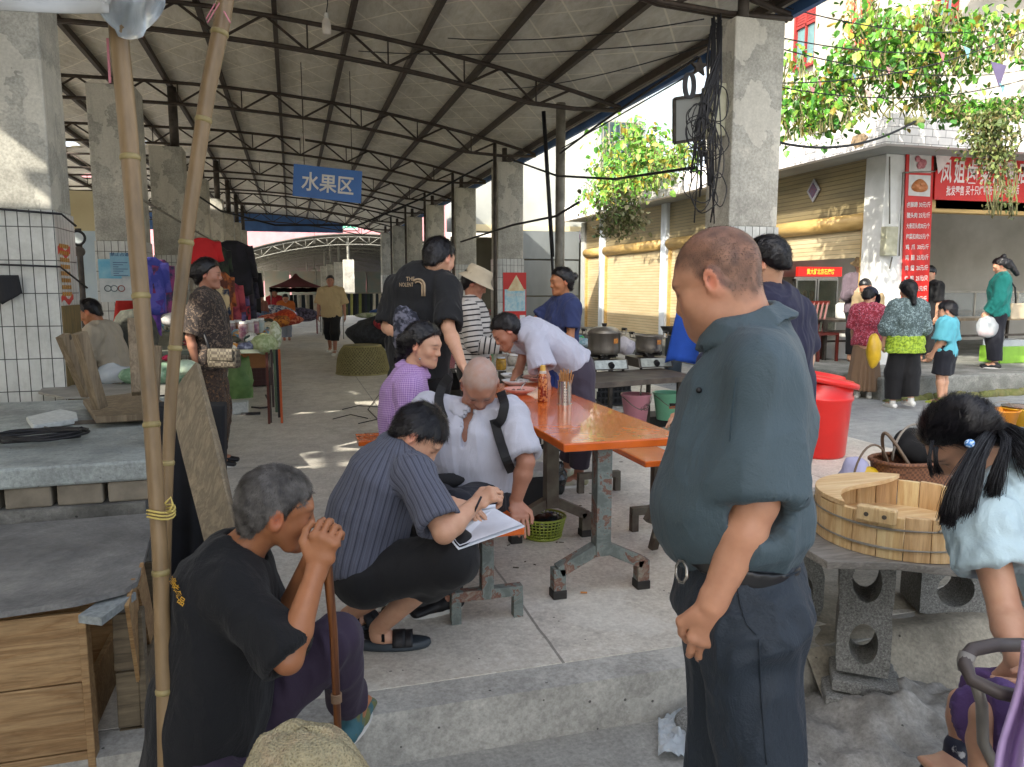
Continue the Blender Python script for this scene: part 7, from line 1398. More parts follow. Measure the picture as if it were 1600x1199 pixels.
def person(label, J, o):
 """J: joints in world space. o: options"""
 g = lambda k, d=None: o.get(k, d)
 s = g('s', 1.0); res = g('res', .006); base = np.asarray(J['base'], float); fem = g('fem', False)
 Fh, Lh, Uh = head_frame(J['hf'], J.get('hu', (0, 0, 1))); hs = g('hs', 1.0) * s; c = np.asarray(J['head'], float); lat = nz(J['lat'])
 S = SD(res); near = res < .0065
 add_head(S, c, Fh, Lh, Uh, hs, fem, J['neck'], detail=res < .0125, nr=(.047 if fem else g('nr', .056)) * s)
 if g('jowl'): P_h = lambda l, f, u: c + (Lh * l + Fh * f + Uh * u) * hs; S.ec(P_h(0, .045, -.07), J['neck'], .045 * s, .062 * s, k=.04); [S.el(P_h(q * .045, .03, -.06), .034 * s, k=.03) for q in (-1, 1)]
 secs = J['secs']                                    # [(centre, half width, half depth)] from neck base down to hem
 sc_ = [(np.asarray(p, float), a, b) for p, a, b in secs]
 for (p, a, b), (q, a2, b2) in zip(sc_[:-1], sc_[1:]): S.ec(p, q, (a * .86, b * .86), (a2 * .86, b2 * .86), lat=lat, k=.04)
 arms = []
 aw = g('aw', 1.0) * s * (.86 if fem else 1.0)
 for sd in ('L', 'R'):
  if 'sh' + sd not in J: continue
  sh, el_, wr = [np.asarray(J[k + sd], float) for k in ('sh', 'el', 'wr')]; arms.append((sh, el_, wr))
  S.ec(sc_[0][0] + (sh - sc_[0][0]) * .3, sh, .045 * s, .050 * aw, k=.04)
  S.ec(sh, el_, .050 * aw, .039 * aw, k=.02); mid = el_ + (wr - el_) * .3; S.ec(el_, mid, .038 * aw, .041 * aw, k=.015); S.ec(mid, wr, .041 * aw, .026 * aw, k=.015)
  hd = g('hand' + sd)
  if hd != 'none': hd = hd or {}; add_hand(S, wr, hd.get('d', wr - el_), hd.get('n', lat * (1 if sd == 'L' else -1)), hd.get('side', 1 if sd == 'L' else -1), s * hd.get('s', .95 if not fem else .86), hd.get('curl', (.35, .4, .45, .5)), hd.get('thumb', .5))
 legs = []
 for sd in ('L', 'R'):
  if 'hip' + sd not in J: continue
  hp, kn, an, to = [np.asarray(J[k + sd], float) for k in ('hip', 'kn', 'an', 'to')]; legs.append((hp, kn, an, to)); lw = g('lw', 1.0) * s
  S.ec(sc_[-1][0], hp, .10 * s, .085 * lw, k=.04); S.ec(hp, kn, .078 * lw, .050 * lw, k=.03); m_ = kn + (an - kn) * .3; S.ec(kn, m_, .048 * lw, .053 * lw, k=.02); S.ec(m_, an, .052 * lw, .034 * lw, k=.02)
  dt = nz(to - an); to = (an + dt * .11 * s if g('shoe') else to); S.ec(an - A(0, 0, .03 * s), an + (to - an) * .25 - A(0, 0, .03 * s), .034 * s, .034 * s, k=.02); S.ec(an + (to - an) * .2 - A(0, 0, .02 * s), to, (.034 * s, .026 * s), (.040 * s, .014 * s), lat=np.cross(dt, A(0, 0, 1)), k=.02)
 V, F = S.mesh(); V = relax(V, F, 1, .35)
 if g('buzz'):
  bz_, bh = g('buzz'); hx, hy = g('hline') or ([-.12, -.07, -.035, -.012, .012, .03, .06, .075, .095], [-.085, -.08, -.062, .0, -.004, .03, .043, .058, .066])
  def msk(V):
   q = (V - c) / hs; return np.clip((q @ Uh - np.interp(q @ Fh, hx, hy) + .014 * vnoise(V, 45, 2)) / .03, 0, 1) * (np.linalg.norm(q - A(0, 0, 0), axis=1) < .145) * (np.abs(q @ Lh) < .083 + .1 * ((q @ Uh) > .03))
  def ex(V, col): m = msk(V)[:, None] * (.75 + .25 * vnoise(V, 70, 5)[:, None]); return col * (1 - m * bh) + np.array(bz_) * m * bh
  o['paint'] = ex
 body_V, body_F = V, F
 body = obj('person', V, F, M_skin, None, smooth=True, org=base, col=paint_skin(V, [(c, Fh, Lh, Uh, hs)], g('skin', C('b98a6c')), extra=g('paint'), brow=g('brow')))
 tag(body, label, 'person', g('group'))
 if g('hair', H_black) is not None:
  V, F = hair_sdf(c, Fh, Lh, Uh, hs, g('hth', .006), min(res, .006) if res < .01 else res * .8, g('hline'), seed=g('seed', 0), rough=g('hrough', .0022), extra=g('hextra'));
  if res < .009:
   V2, F2 = strand_cards(V, F, c, Lh, Fh, Uh, hs, g('ns', int(6500 * (.006 / max(res, .004)) ** 1.5)), g('hl', .022), .0011 if res < .006 else .0018, back=fem, seed=g('seed', 0)); F = np.concatenate([F, F2 + len(V)]); V = np.concatenate([V, V2])
  ho = obj('hair', V, F, g('hair', H_black), body, smooth=True)
  if res < .009: ho.data.materials.append(g('hair2', H_str)); mi = np.zeros(len(F), np.int32); mi[-len(F2):] = 1; ho.data.polygons.foreach_set('material_index', mi)
 if g('buzz'):
  V2, F2 = strand_cards(body_V, body_F, c, Lh, Fh, Uh, hs, g('nb', 60000), .0045, .0007, seed=3, lift=.9, keep=lambda P, r: msk(P) > r.uniform(.25, 1, len(P))); obj('hair', V2, F2, g('bm', H_buzz), body)
 if g('shirt'):
  cr = g('cres', max(res, .005)); t = g('fit', .012) * s; S = SD(cr); st = sc_[:g('hemi', len(sc_))]
  for (p, a, b), (q, a2, b2) in zip(st[:-1], st[1:]):
   last = q is st[-1][0]; S.ec(p, q, (a + t, b + t), (a2 + t, b2 + t), lat=lat, k=.045, cap='rf' if last else 'rr')
  bones = [(st[0][0], st[-1][0], lat, .15)]; sl_ = g('sleeve', .55)
  for (sh, el_, wr) in arms:
   S.ec(st[0][0] + (sh - st[0][0]) * .35 + nz(sh - el_) * .008, sh, (.052 * s + t), .056 * aw + t, k=.05); L1 = np.linalg.norm(el_ - sh); tot = L1 + np.linalg.norm(wr - el_); l_ = sl_ * tot; fl = g('slw', .010)
   if l_ <= L1 * 1.02:
    e = sh + (el_ - sh) * (l_ / L1); S.ec(sh, e, .055 * aw + t, .050 * aw + t + fl, k=.03, cap='rf'); dd = nz(e - sh); bones.append((sh, e, lat if abs(dd @ lat) < .8 else (0, 1, .1), .07))
   else:
    S.ec(sh, el_, .055 * aw + t, .046 * aw + t + fl * .4, k=.03); e = el_ + (wr - el_) * ((l_ - L1) / (tot - L1)); S.ec(el_, e, .046 * aw + t + fl * .4, .034 * aw + t + fl * .4, k=.02, cap='rf'); bones += [(sh, el_, lat, .07), (el_, e, lat, .06)]; dd = nz(e - el_)
   if near or res < .009: S.ec(e - dd * .035, e + dd * .03, .044 * aw + t * .3 + fl * .8, .046 * aw + t * .6 + fl, k=.004, op='sub') if l_ <= L1 * 1.02 else None
  nb = np.asarray(J['neck'], float); nd = nz(c - Uh * .05 - Fh * .02 - nb); nr = (.054 if fem else .064) * s
  if g('collar'):
   ch_ = g('colh', .05) * s; S.ec(nb - nd * .01, nb + nd * ch_, nr + .020, nr + .008, lat=lat, k=.012, cap='rf'); S.ec(nb + nd * ch_, nb + nd * (ch_ - .038 * s), nr + .012, nr + .040, lat=lat, k=.006, cap='ff')
  S.ec(nb - nd * g('ndeep', .012), nb + nd * .12, nr - .002, nr - .002, k=.006, op='sub', cap='rf')
  if g('sextra'): g('sextra')(S, J)
  cloth_mesh(S, g('sname', 'shirt'), g('shirt'), body, bones, g('seed', 0), g('wr', .006), g('wf', 9), [(a_[1], .12) for a_ in arms] + [(a_[0] * .7 + st[1][0] * .3, .14) for a_ in arms] + [(st[-1][0], .16)], axis=g('waxis'))
 if g('trousers') and legs:
  cr = g('cres', max(res, .005)); S = SD(cr); t = .012 * s; p, a, b = sc_[-1]; q, a1, b1 = sc_[-2]; tw = g('tw', 1.0)
  S.ec(q * .35 + p * .65, p, (a1 * .9, b1 * .9), (a + .004, b + .004), lat=lat, k=.05)
  bones = []
  for (hp, kn, an, to) in legs:
   S.ec(p + (hp - p) * .3, hp, (.10 * s), (.092 * lw), k=.06); tl = g('tlen', .95); L1 = np.linalg.norm(kn - hp); tot = L1 + np.linalg.norm(an - kn); l_ = tl * tot
   if l_ > L1: S.ec(hp, kn, .090 * lw + t, .062 * lw * tw + t, k=.04); e = kn + (an - kn) * ((l_ - L1) / (tot - L1)); S.ec(kn, e, .062 * lw * tw + t, .050 * lw * tw + t, k=.03, cap='rf'); bones += [(hp, kn, lat, .09), (kn, e, lat, .07)]
   else: e = hp + (kn - hp) * l_ / L1; S.ec(hp, e, .090 * lw + t, .068 * lw * tw + t * 1.5, k=.04, cap='rf'); bones.append((hp, e, lat, .09))
  if g('textra'): g('textra')(S, J)
  cloth_mesh(S, 'trousers', g('trousers'), body, bones, g('seed', 0) + 50, g('twr', .006), 8, [(l_[1], .14) for l_ in legs] + [(l_[0], .12) for l_ in legs])
 if g('skirt') and legs:
  S = SD(max(res, .006)); p, a, b = sc_[-1]; an = (legs[0][2] + legs[1][2]) / 2 + A(0, 0, .04); hw = g('skw', .2); S.ec(p + A(0, 0, .05), an, (a, b), (hw, hw * .8), lat=lat, k=.03, cap='rf'); V, F = S.mesh(); N = vnormals(V, F); ang = np.arctan2(V[:, 1] - p[1], V[:, 0] - p[0]); tt = np.clip((p[2] - V[:, 2]) / (p[2] - an[2]), 0, 1); V = V + N * (np.sin(ang * 13 + 2 * np.sin(ang * 3)) * .012 * tt)[:, None]; obj('skirt', V, F, g('skirt'), body, smooth=True, attrs={'cc': V})
 if g('shoe') and legs:
  for (hp, kn, an, to) in legs:
   S = SD(max(res, .005) if res < .012 else res); dt = nz(to - an * A(1, 1, 0) - A(0, 0, to[2])) ; dt = nz((to - an) * A(1, 1, 0)); heel = an - dt * .045 * s; z0 = min(an[2], to[2]) - .0; zb = base_z(an, to, s)
   lt = np.cross(dt, A(0, 0, 1)); S.ec(A(heel[0], heel[1], zb + .035), A(an[0], an[1], zb + .04) + dt * .05, (.038 * s, .036 * s), (.040 * s, .034 * s), lat=lt, k=.02); tt_ = an + dt * .165 * s; S.ec(A(an[0], an[1], zb + .035) + dt * .05, A(tt_[0], tt_[1], zb + .022), (.042 * s, .032 * s), (.040 * s, .020 * s), lat=lt, k=.02); S.ec(A(an[0], an[1], zb + .04), A(an[0], an[1], zb + .085), .038 * s, k=.015)
   zc = zb; S.cut(lambda Q, zc=zc: zc - Q[..., 2]); V, F = S.mesh(); sh_ = obj('shoe', V, F, g('shoe'), body, smooth=True)
   b = MB(); hb = A(heel[0], heel[1], zb); P2 = []
   for q in np.linspace(0, 2 * math.pi, 21)[:-1]: cx_ = math.cos(q); P2.append(hb + dt * (.098 + .128 * cx_) * s + lt * math.sin(q) * (.040 + .006 * cx_) * s)
   b.prism(P2, (0, 0, .018)); b.build('sole', g('sole', M_white), sh_)
 return body
def base_z(an, to, s): return an[2] - .085 * s
def stand(base, H, hd, lean=0.0, arms=None, step=.0, hpitch=.1, hyaw=0.0, fem=False, w=1.0, belly=0.0, legs=True, head_off=(0, 0, 0), twist=0.0, crouch=0.0):
 base = np.asarray(base, float); s = H / 1.70; f = A(math.cos(hd), math.sin(hd), 0); l = A(-math.sin(hd), math.cos(hd), 0); u = A(0, 0, 1)
 cl, sn = math.cos(lean), math.sin(lean); fu = f * cl - u * sn; uu = u * cl + f * sn; pel = base + u * .93 * s
 T = lambda a, b_, c_: pel + fu * a * s + l * b_ * s + uu * c_ * s
 sw = .155 if fem else .18; hw = (.155 if fem else .158) * w; J = dict(base=base, lat=l, neck=T(0, 0, .52), s=s)
 J['head'] = T(.025, 0, .665) + f * head_off[0] + l * head_off[1] + u * head_off[2]
 hf = f * math.cos(hyaw) + l * math.sin(hyaw); hp = hpitch + lean * .6; J['hf'] = hf * math.cos(hp) - u * math.sin(hp); J['hu'] = u * math.cos(hp) + hf * math.sin(hp)
 cw = .15 if fem else .17
 J['secs'] = [(T(-.01, 0, .47), .105 * w * s, .062 * s), (T(0, 0, .40), cw * w * s, .09 * s), (T(.01, 0, .28), cw * w * s, (.115 if fem else .105) * s), (T(.012 + belly * .5, 0, .12), (.130 if fem else .145) * w * s, (.092 + belly) * s), (T(.0, 0, -.02), hw * s, .105 * s), (T(-.0, 0, -.10), (hw + .005) * s, .108 * s)]
 arms = arms or {}
 for sd, q in (('L', 1), ('R', -1)):
  ua, fa = arms.get(sd, ((.02, .10, -1), (.15, .02, -1))); loc = lambda v: nz(f * v[0] + l * v[1] * q + u * v[2]); sh = T(0, q * sw * w, .44); J['sh' + sd] = sh; J['el' + sd] = sh + loc(ua) * .29 * s; J['wr' + sd] = J['el' + sd] + loc(fa) * .245 * s
 for sd, q in (('L', 1), ('R', -1)):
  st = step * q; J['hip' + sd] = base + u * .87 * s + l * q * .085 * s; an = base + f * st + l * q * .09 * s + u * .085 * s + (u * .05 * s if st < 0 else 0); J['an' + sd] = an; J['kn' + sd] = (J['hip' + sd] + an) / 2 + f * (.03 + .0 * st) * s; J['to' + sd] = an + f * .16 * s - u * .055 * s
 return J
# ================================================================ PEOPLE: the ones in the photograph
a_ = nz(FW * A(1, 1, 0)); AW = a_; r_ = RT; U_ = A(0, 0, 1)
def D3(x, y, z=0.0): return r_ * x + AW * y + U_ * z           # right, away, up
def hd(x, y): v = r_ * x + AW * y; return math.atan2(v[1], v[0])
def bD(x, D, z=0.0): p = at(x, 520, D); p[2] = z; return p
SK1, SK2, SK3, SK4 = C('bb8a6c'), C('a06c48'), C('a3755f'), C('c99e82')
# ---- the big man in the teal polo shirt
J = dict(base=A(*(at(1160, 900, 1.55)[:2]), -.2), lat=nz(D3(-.15, -1)), head=at(1121, 440, 1.57), hf=D3(-.82, .46, -.42), hu=D3(-.2, .1, 1), neck=at(1176, 545, 1.56))
J['secs'] = [(at(1180, 566, 1.56), .125, .075), (at(1166, 630, 1.56), .158, .096), (at(1149, 710, 1.56), .160, .108), (at(1141, 785, 1.56), .158, .125), (at(1143, 812, 1.56), .152, .119), (at(1148, 832, 1.56), .146, .110), (at(1150, 872, 1.56), .150, .103), (at(1155, 930, 1.56), .158, .102)]
J.update(shL=at(1186, 592, 1.44), elL=at(1183, 785, 1.40), wrL=at(1113, 945, 1.41), shR=at(1152, 590, 1.73), elR=at(1150, 760, 1.80), wrR=at(1130, 900, 1.76))
J.update(hipL=at(1172, 985, 1.47), knL=at(1190, 1230, 1.47), hipR=at(1142, 985, 1.64), knR=at(1138, 1230, 1.63))
for q in 'LR': p = J['kn' + q] + D3(0, 0, 0); J['an' + q] = A(p[0] + .02, p[1] + .03, -.115); J['to' + q] = J['an' + q] + D3(-.17, .06, -.05)
man = person('person in a teal polo shirt and navy trousers standing half turned away in the foreground', J, dict(res=.0038, hs=.93, jowl=True, skin=SK1, hair=None, buzz=(C('352b25'), .9), nr=.057, aw=.98, nb=110000,
 handL=dict(d=D3(-.08, .04, -1), n=D3(-.25, -1, 0), curl=(.45, .5, .5, .55), thumb=.9, s=.93), handR='none', shirt=fabric('teal_polo', '42535b', 'plain', None, rough=.65, bump=.5), collar=True, colh=.075, sleeve=.50, slw=.010, fit=.011, hemi=6, wr=.011, wf=5.5, cres=.0045,
 trousers=fabric('navy_trousers', '172431', rough=.65, bump=.6), lw=.93, tlen=.97, tw=1.05, twr=.010, textra=lambda S, J: S.ec(at(1150, 853, 1.56), at(1156, 930, 1.56), (.158, .110), (.166, .110), lat=J['lat'], k=.05, cap='ff'), shoe=mat('black_leather', C('18181b'), .35)))
S = SD(.005); c0 = at(1149, 861, 1.56); up_ = nz(D3(.17, 0, 1)); S.ec(c0 - up_ * .017, c0 + up_ * .017, (.173, .1265), (.173, .1265), lat=J['lat'], cap='ff'); V, F = S.mesh(); bl_ = obj('belt', V, F, mat('black_leather', C('18181b'), .35), man, smooth=True)
bx = surf(bl_, 1064, 892) - FW * .006; b = MB(); b.tube([bx + D3(-.004 * math.cos(q) + .0, .028 * math.cos(q), 0) + up_ * .021 * math.sin(q) for q in np.linspace(0, 2 * math.pi, 9)[:-1]], .0035, 6, closed=True); b.build('buckle', M_steels, bl_, smooth=True)
sht = child(man, 'shirt'); b = MB(); b.ball(surf(sht, 1092, 610), .006, 10, 7); b.build('button', M_black, man, smooth=True)
trs = child(man, 'trousers'); sf = lambda o, pts: [surf(o, x, y) - nz(surf(o, x, y) - CAMP) * .0005 for x, y in pts]
M_seam = mat('seam_navy', C('16222e'), .7)
for pts, nm in (([(1150, 905), (1156, 940), (1166, 975), (1182, 992)], 'pocket_edge'), ([(1186, 1000), (1188, 1060), (1192, 1120), (1198, 1195)], 'side_seam'), ([(1205, 905), (1230, 900), (1250, 893)], 'pocket_edge')): b = MB(); b.tube(sf(trs, [(np.interp(t, range(len(pts)), [p[0] for p in pts]), np.interp(t, range(len(pts)), [p[1] for p in pts])) for t in np.linspace(0, len(pts) - 1, 14)]), .0018, 5); b.build(nm, M_seam, trs, smooth=True)
b = MB(); b.tube([surf(sht, 1195 + 24 * math.cos(q) - 26, 600 + 4 * q) for q in np.linspace(0, 0.1, 2)], .0005, 4); b = MB(); b.tube(sf(sht, [(1150, 590), (1144, 640), (1140, 690)]), .0012, 5); b.build('sleeve_seam', mat('seam_teal', C('2e424c'), .8), sht, smooth=True)
# ---- squatting man writing
Jc = dict(base=onZ(575, 985, 0), lat=nz(D3(-.05, 1)), head=at(655, 681, 2.86), hf=D3(.66, -.12, -.72), hu=D3(.6, 0, .8), neck=at(626, 706, 2.88))
Jc['secs'] = [(at(618, 716, 2.88), .12, .075), (at(600, 745, 2.88), .185, .115), (at(580, 795, 2.88), .195, .135), (at(568, 850, 2.88), .19, .14), (at(570, 895, 2.86), .18, .12)]
Jc.update(shR=at(648, 742, 2.72), elR=at(694, 832, 2.58), wrR=at(741, 789, 2.70), shL=at(640, 730, 3.03), elL=at(672, 800, 3.02), wrL=at(705, 786, 2.86))
Jc.update(hipR=at(580, 898, 2.78), knR=at(706, 872, 2.70), anR=onZ(590, 982, .085), hipL=at(585, 892, 2.98), knL=at(690, 868, 3.02), anL=onZ(542, 962, .085))
Jc['toR'] = onZ(632, 1000, .03); Jc['toL'] = onZ(590, 962, .03)
cm = person('person squatting in a dark striped short sleeved shirt and writing on a white sheet', Jc, dict(res=.005, hs=.98, skin=SK4, hair=H_black, hth=.009, hl=.03, ns=12000, handR=dict(d=D3(.6, .1, .35), n=D3(-.2, -.5, .8), side=-1, curl=(1.1, 1.1, 1.2, 1.2), thumb=.9, s=.95), handL=dict(d=D3(.9, -.3, -.2), n=D3(0, 0, 1), side=-1, curl=(.3, .3, .4, .4)),
 shirt=fabric('pinstripe_shirt', '555867', 'vstripe', '14162a', '7d8190', bump=.6), sleeve=.52, slw=.016, collar=True, wr=.006, wf=9, trousers=fabric('black_shorts', '0c0c10', bump=.2), tlen=.56, tw=1.35, twr=.005, seed=3))
def sandal(par, an, to, s=1.0):
 dt = nz((to - an) * A(1, 1, 0)); lt = np.cross(dt, U_); h = an * A(1, 1, 0) - dt * .06; b = MB()
 out = lambda k, z: [h + dt * (.125 + .150 * math.cos(q)) * k + dt * .125 * (1 - k) + lt * math.sin(q) * (.046 + .010 * math.cos(q)) * k + U_ * z for q in np.linspace(0, 2 * math.pi, 25)[:-1]]
 b.rings([out(.95, .002), out(1.0, .012), out(.98, .030), out(.88, .034)]); s1 = b.build('shoe', mat('sandal_sole', C('3f4850'), .5, c2=C('2b3238'), scale=7), par, smooth=True)
 b = MB()
 for t0, w in ((.12, .05), (.165, .035)): b.shell(lambda u, v: h + dt * (t0 + w * v) + lt * .052 * math.cos(math.pi * u) + U_ * (.022 + .048 * math.sin(math.pi * u) * (1 - 1.5 * (t0 - .1))), 14, 3, (0, 0, .004))
 b.shell(lambda u, v: h + dt * (.03 + .09 * abs(math.cos(math.pi * u)) - .03) + lt * .046 * math.cos(math.pi * u) + U_ * (.03 + .03 * v + .015), 16, 2, (0, 0, .004)); b.build('strap', M_black, s1, smooth=True)
sandal(cm, Jc['anR'], Jc['toR']); sandal(cm, Jc['anL'], Jc['toL'])
b = MB(); w = Jc['wrR']; b.tube([at(752, 776, 2.66), at(741, 800, 2.66), at(733, 806, 2.68)], .004, 6); tag(b.build('pen', M_black, smooth=True), 'black pen in the fist of the squatting writer', 'pen')
pc = [at(703, 842, 2.62), at(716, 858, 2.60), at(820, 822, 2.78), at(773, 794, 2.95), at(742, 800, 2.92)]
t = thing('paper_pad', 'white sheets on a clipboard being signed between the two men', 'paper', np.mean(pc, 0)); b = MB(); b.prism(pc, (0, 0, -.004)); b.build('clip_board', M_porc, t)
b = MB(); b.prism([p + A(0, 0, .002) for p in (at(708, 842, 2.63), at(718, 854, 2.61), at(816, 820, 2.78), at(772, 796, 2.94), at(742, 803, 2.9))], (0, 0, .001)); b.build('sheet', mat('paper_white', C('e3e5ee'), .7), t)
b = MB(); b.cyl(at(742, 799, 2.93) + A(0, 0, .01), at(774, 795, 2.96) + A(0, 0, .01), .008, n=8); b.build('curled_edge', mat('paper_white', C('e3e5ee'), .7), t, smooth=True)
# ---- old man in the pale shirt
Jw = dict(base=A(*(at(738, 800, 3.55)[:2]), 0), lat=nz(D3(1, -.12)), head=at(750, 600, 3.40), hf=D3(.02, -.62, -.78), hu=D3(.05, -.75, .62), neck=at(735, 648, 3.50))
Jw['secs'] = [(at(735, 652, 3.52), .135, .075), (at(733, 680, 3.50), .19, .105), (at(732, 715, 3.52), .185, .115), (at(733, 750, 3.56), .175, .12), (at(735, 782, 3.60), .175, .115)]
Jw.update(shR=at(668, 640, 3.55), elR=at(640, 705, 3.35), wrR=at(690, 775, 3.2), shL=at(797, 645, 3.45), elL=at(822, 722, 3.34), wrL=onZ(806, 785, .50))
Jw.update(hipR=at(705, 785, 3.55), knR=at(668, 790, 3.12), anR=onZ(660, 930, .085), hipL=at(762, 780, 3.55), knL=at(712, 798, 3.14), anL=onZ(700, 925, .085), toR=onZ(640, 950, .03), toL=onZ(680, 948, .03))
def open_shirt(S, J): S.ec(J['neck'] + D3(0, -.05, .0), at(724, 694, 3.37), (.050, .045), (.014, .03), lat=D3(1, 0), k=.006, op='sub')
ow = person('person with shaved white hair in an open pale shirt leaning over the bench', Jw, dict(res=.005, hs=1.02, skin=SK3, hair=None, buzz=(C('aaa19b'), .72), bm=H_white, nb=50000, handL=dict(d=D3(.15, -.5, -.45), n=D3(.1, -.2, 1), side=-1, curl=(.25, .25, .3, .35), s=1.0), shirt=fabric('pale_shirt', 'b9bac6', bump=.45, c2=None), collar=True, sleeve=.50, slw=.014, fit=.014, wr=.010, wf=7, ndeep=.05, sextra=open_shirt, brow=(.25, .22, .2),
 trousers=fabric('dark_navy_trousers', '10131f'), tlen=.95, shoe=M_black, seed=5))
wsh = child(ow, 'shirt')
for pts in ([(704, 588), (692, 602), (685, 622), (688, 640), (694, 655)], [(782, 612), (789, 632), (784, 655), (772, 668)], [(772, 655), (780, 685), (790, 715), (800, 738)]):
 P = [surf(wsh, np.interp(t, range(len(pts)), [p[0] for p in pts]), np.interp(t, range(len(pts)), [p[1] for p in pts])) for t in np.linspace(0, len(pts) - 1, 16)]; P = [P[0]] + [(P[k - 1] + P[k] + P[k + 1]) / 3 for k in range(1, 15)] + [P[-1]]; P = [p - FW * .008 for p in P]; b = MB(); R4 = []
 for k in range(16): d = nz(P[min(k + 1, 15)] - P[max(k - 1, 0)]); w = nz(np.cross(d, FW)) * .021; R4.append([P[k] - w, P[k] + w, P[k] + w - FW * .007, P[k] - w - FW * .007])
 b.rings(R4); b.build('backpack_strap', mat('strap_black', C('0a0a0e'), .7), ow, smooth=False, bevel=.002)
b = MB(); bagmesh(at(755, 700, 3.85), (.15, .09, .22), 200, amp=.1).build('backpack', cloth_m('17171c'), smooth=True); tag(bpy.data.objects['backpack'], 'black backpack on the back of the man in the pale shirt', 'backpack')
bagmesh(at(694, 752, 3.34), (.085, .04, .035), 201, amp=.12).build('waist_bag', cloth_m('111114'), smooth=True); tag(bpy.data.objects['waist_bag'], 'small black pouch on the lap of the man in the pale shirt', 'bag')
# ---- old man with the cane
Jo = dict(base=A(*(at(318, 1180, 2.05)[:2]), -.2), lat=nz(D3(-.12, 1)), head=at(433, 797, 2.05), hf=D3(.88, .38, -.24), hu=D3(.15, 0, 1), neck=at(372, 868, 2.06))
Jo['secs'] = [(at(364, 884, 2.06), .13, .08), (at(348, 930, 2.06), .165, .112), (at(345, 1000, 2.06), .17, .122), (at(330, 1090, 2.06), .165, .13), (at(315, 1200, 2.06), .17, .135)]
Jo.update(shR=at(366, 935, 1.92), elR=at(450, 1030, 1.86), wrR=at(496, 886, 1.92), shL=at(388, 905, 2.22), elL=at(440, 985, 2.22), wrL=at(487, 872, 2.03))
Jo.update(hipL=at(350, 1165, 2.17), knL=at(522, 1004, 2.22), anL=onZ(548, 1112, .09), toL=onZ(588, 1058, .05), hipR=at(320, 1235, 1.94), knR=at(440, 1290, 1.80)); Jo['anR'] = Jo['knR'] * A(1, 1, 0) + D3(.12, .1, -.115); Jo['toR'] = Jo['anR'] + D3(.15, .03, -.05)
om = person('person with short grey hair in a black t-shirt resting his chin on a cane', Jo, dict(res=.0042, hs=1.0, skin=SK2, hair=H_grey, hth=.0055, hrough=.0012, hair2=H_strg, hl=.016, ns=22000, nr=.052, aw=.92, lw=.84, handR=dict(d=D3(.28, 0, 1), n=D3(-.1, -1, .1), side=-1, curl=(.9, 1.0, 1.05, 1.1), thumb=.6, s=.98), handL=dict(d=D3(.35, -.35, .9), n=D3(-.5, -.3, .5), side=-1, curl=(1.1, 1.15, 1.2, 1.2), thumb=.7, s=.98),
 shirt=fabric('black_tshirt', '0b0c10', rough=.9, bump=.7), sleeve=.47, slw=.010, fit=.012, wr=.009, wf=7, cres=.0055, ndeep=.02, trousers=fabric('purple_trousers', '33263b', bump=.3), tlen=.93, tw=1.1, twr=.009, shoe=mat('olive_shoe', C('6c6f42'), .7, c2=C('3a6670'), scale=9, thr=(.5, .55)), seed=8))
b = MB(); c = at(284, 928, 1.98); M_gold = mat('gold_print', C('c9982c'), .6)
osh = child(om, 'shirt')
for k, ch_ in enumerate('渝味食品'): w_ = text('back_print', ch_, M_gold, om, at(270 + 4.5 * k, 908 + 10.5 * k, 1.9), nz(D3(.6, 0, -.5)), nz(D3(.45, 0, .8)), 1, 0, .02, fit=.018, fith=.021); decal(w_, osh)
t = thing('walking_cane', 'brown wooden walking cane under the clasped hands of the old man', 'cane', onZ(527, 1140, -.15)); p0 = at(507, 850, 1.93); p1 = at(521, 985, 1.97); p2 = at(528, 1145, 2.02)
b = MB(); b.tube([at(502, 832, 1.95), p0, at(511, 880, 1.94), p1, p2, p2 + (p2 - p1) * .45], [.013, .014, .013, .011, .010, .009], 12); b.build('shaft', m_wood('cane_wood', C('7c4e2a'), C('4c2a18'), axis=2, rough=.35, knots=False), t, smooth=True)
b = MB(); q = p1 + (p2 - p1) * .62; dd = nz(p2 - p1); [b.tube([q + dd * .004 * k + (r_ * math.cos(z) + AW * math.sin(z)) * .0125 for z in np.linspace(0, 2 * math.pi, 13)[:-1]], .0028, 5, closed=True) for k in range(6)]; b.build('binding', mat('cane_tape', C('8a6f56'), .8), t, smooth=True)
st_ = Jo['base']; b = MB(); b.box((st_[0] - .17, st_[1] - .15, -.2), (st_[0] + .17, st_[1] + .15, .10)); tag(b.build('low_stool', M_oldw, bevel=.01), 'low wooden block the old man with the cane sits on', 'stool')
# ---- woman in purple plaid
Jp = dict(base=bD(632, 3.95), lat=nz(D3(-.25, 1)), head=at(662, 540, 3.92), hf=D3(.9, -.32, -.22), hu=D3(.12, 0, 1), neck=at(643, 584, 3.95))
Jp['secs'] = [(at(638, 592, 3.95), .11, .065), (at(632, 618, 3.95), .155, .10), (at(628, 655, 3.95), .155, .10), (at(628, 710, 3.95), .15, .105), (at(634, 765, 3.95), .165, .12)]
Jp.update(shR=at(640, 608, 3.80), elR=at(636, 672, 3.76), wrR=at(690, 690, 3.72), shL=at(648, 600, 4.1), elL=at(672, 668, 4.08), wrL=at(705, 690, 3.95), hipR=at(640, 772, 3.86), knR=at(755, 780, 3.80), anR=onZ(752, 910, .085) , toR=onZ(790, 905, .03), hipL=at(640, 765, 4.05), knL=at(750, 770, 4.05), anL=onZ(750, 872, .085), toL=onZ(790, 868, .03))
Jp['knR'] = at(700, 780, 3.80); Jp['anR'] = onZ(690, 880, .085); Jp['toR'] = onZ(715, 880, .03); Jp['knL'] = at(700, 775, 4.05); Jp['anL'] = onZ(690, 860, .085); Jp['toL'] = onZ(715, 858, .03)
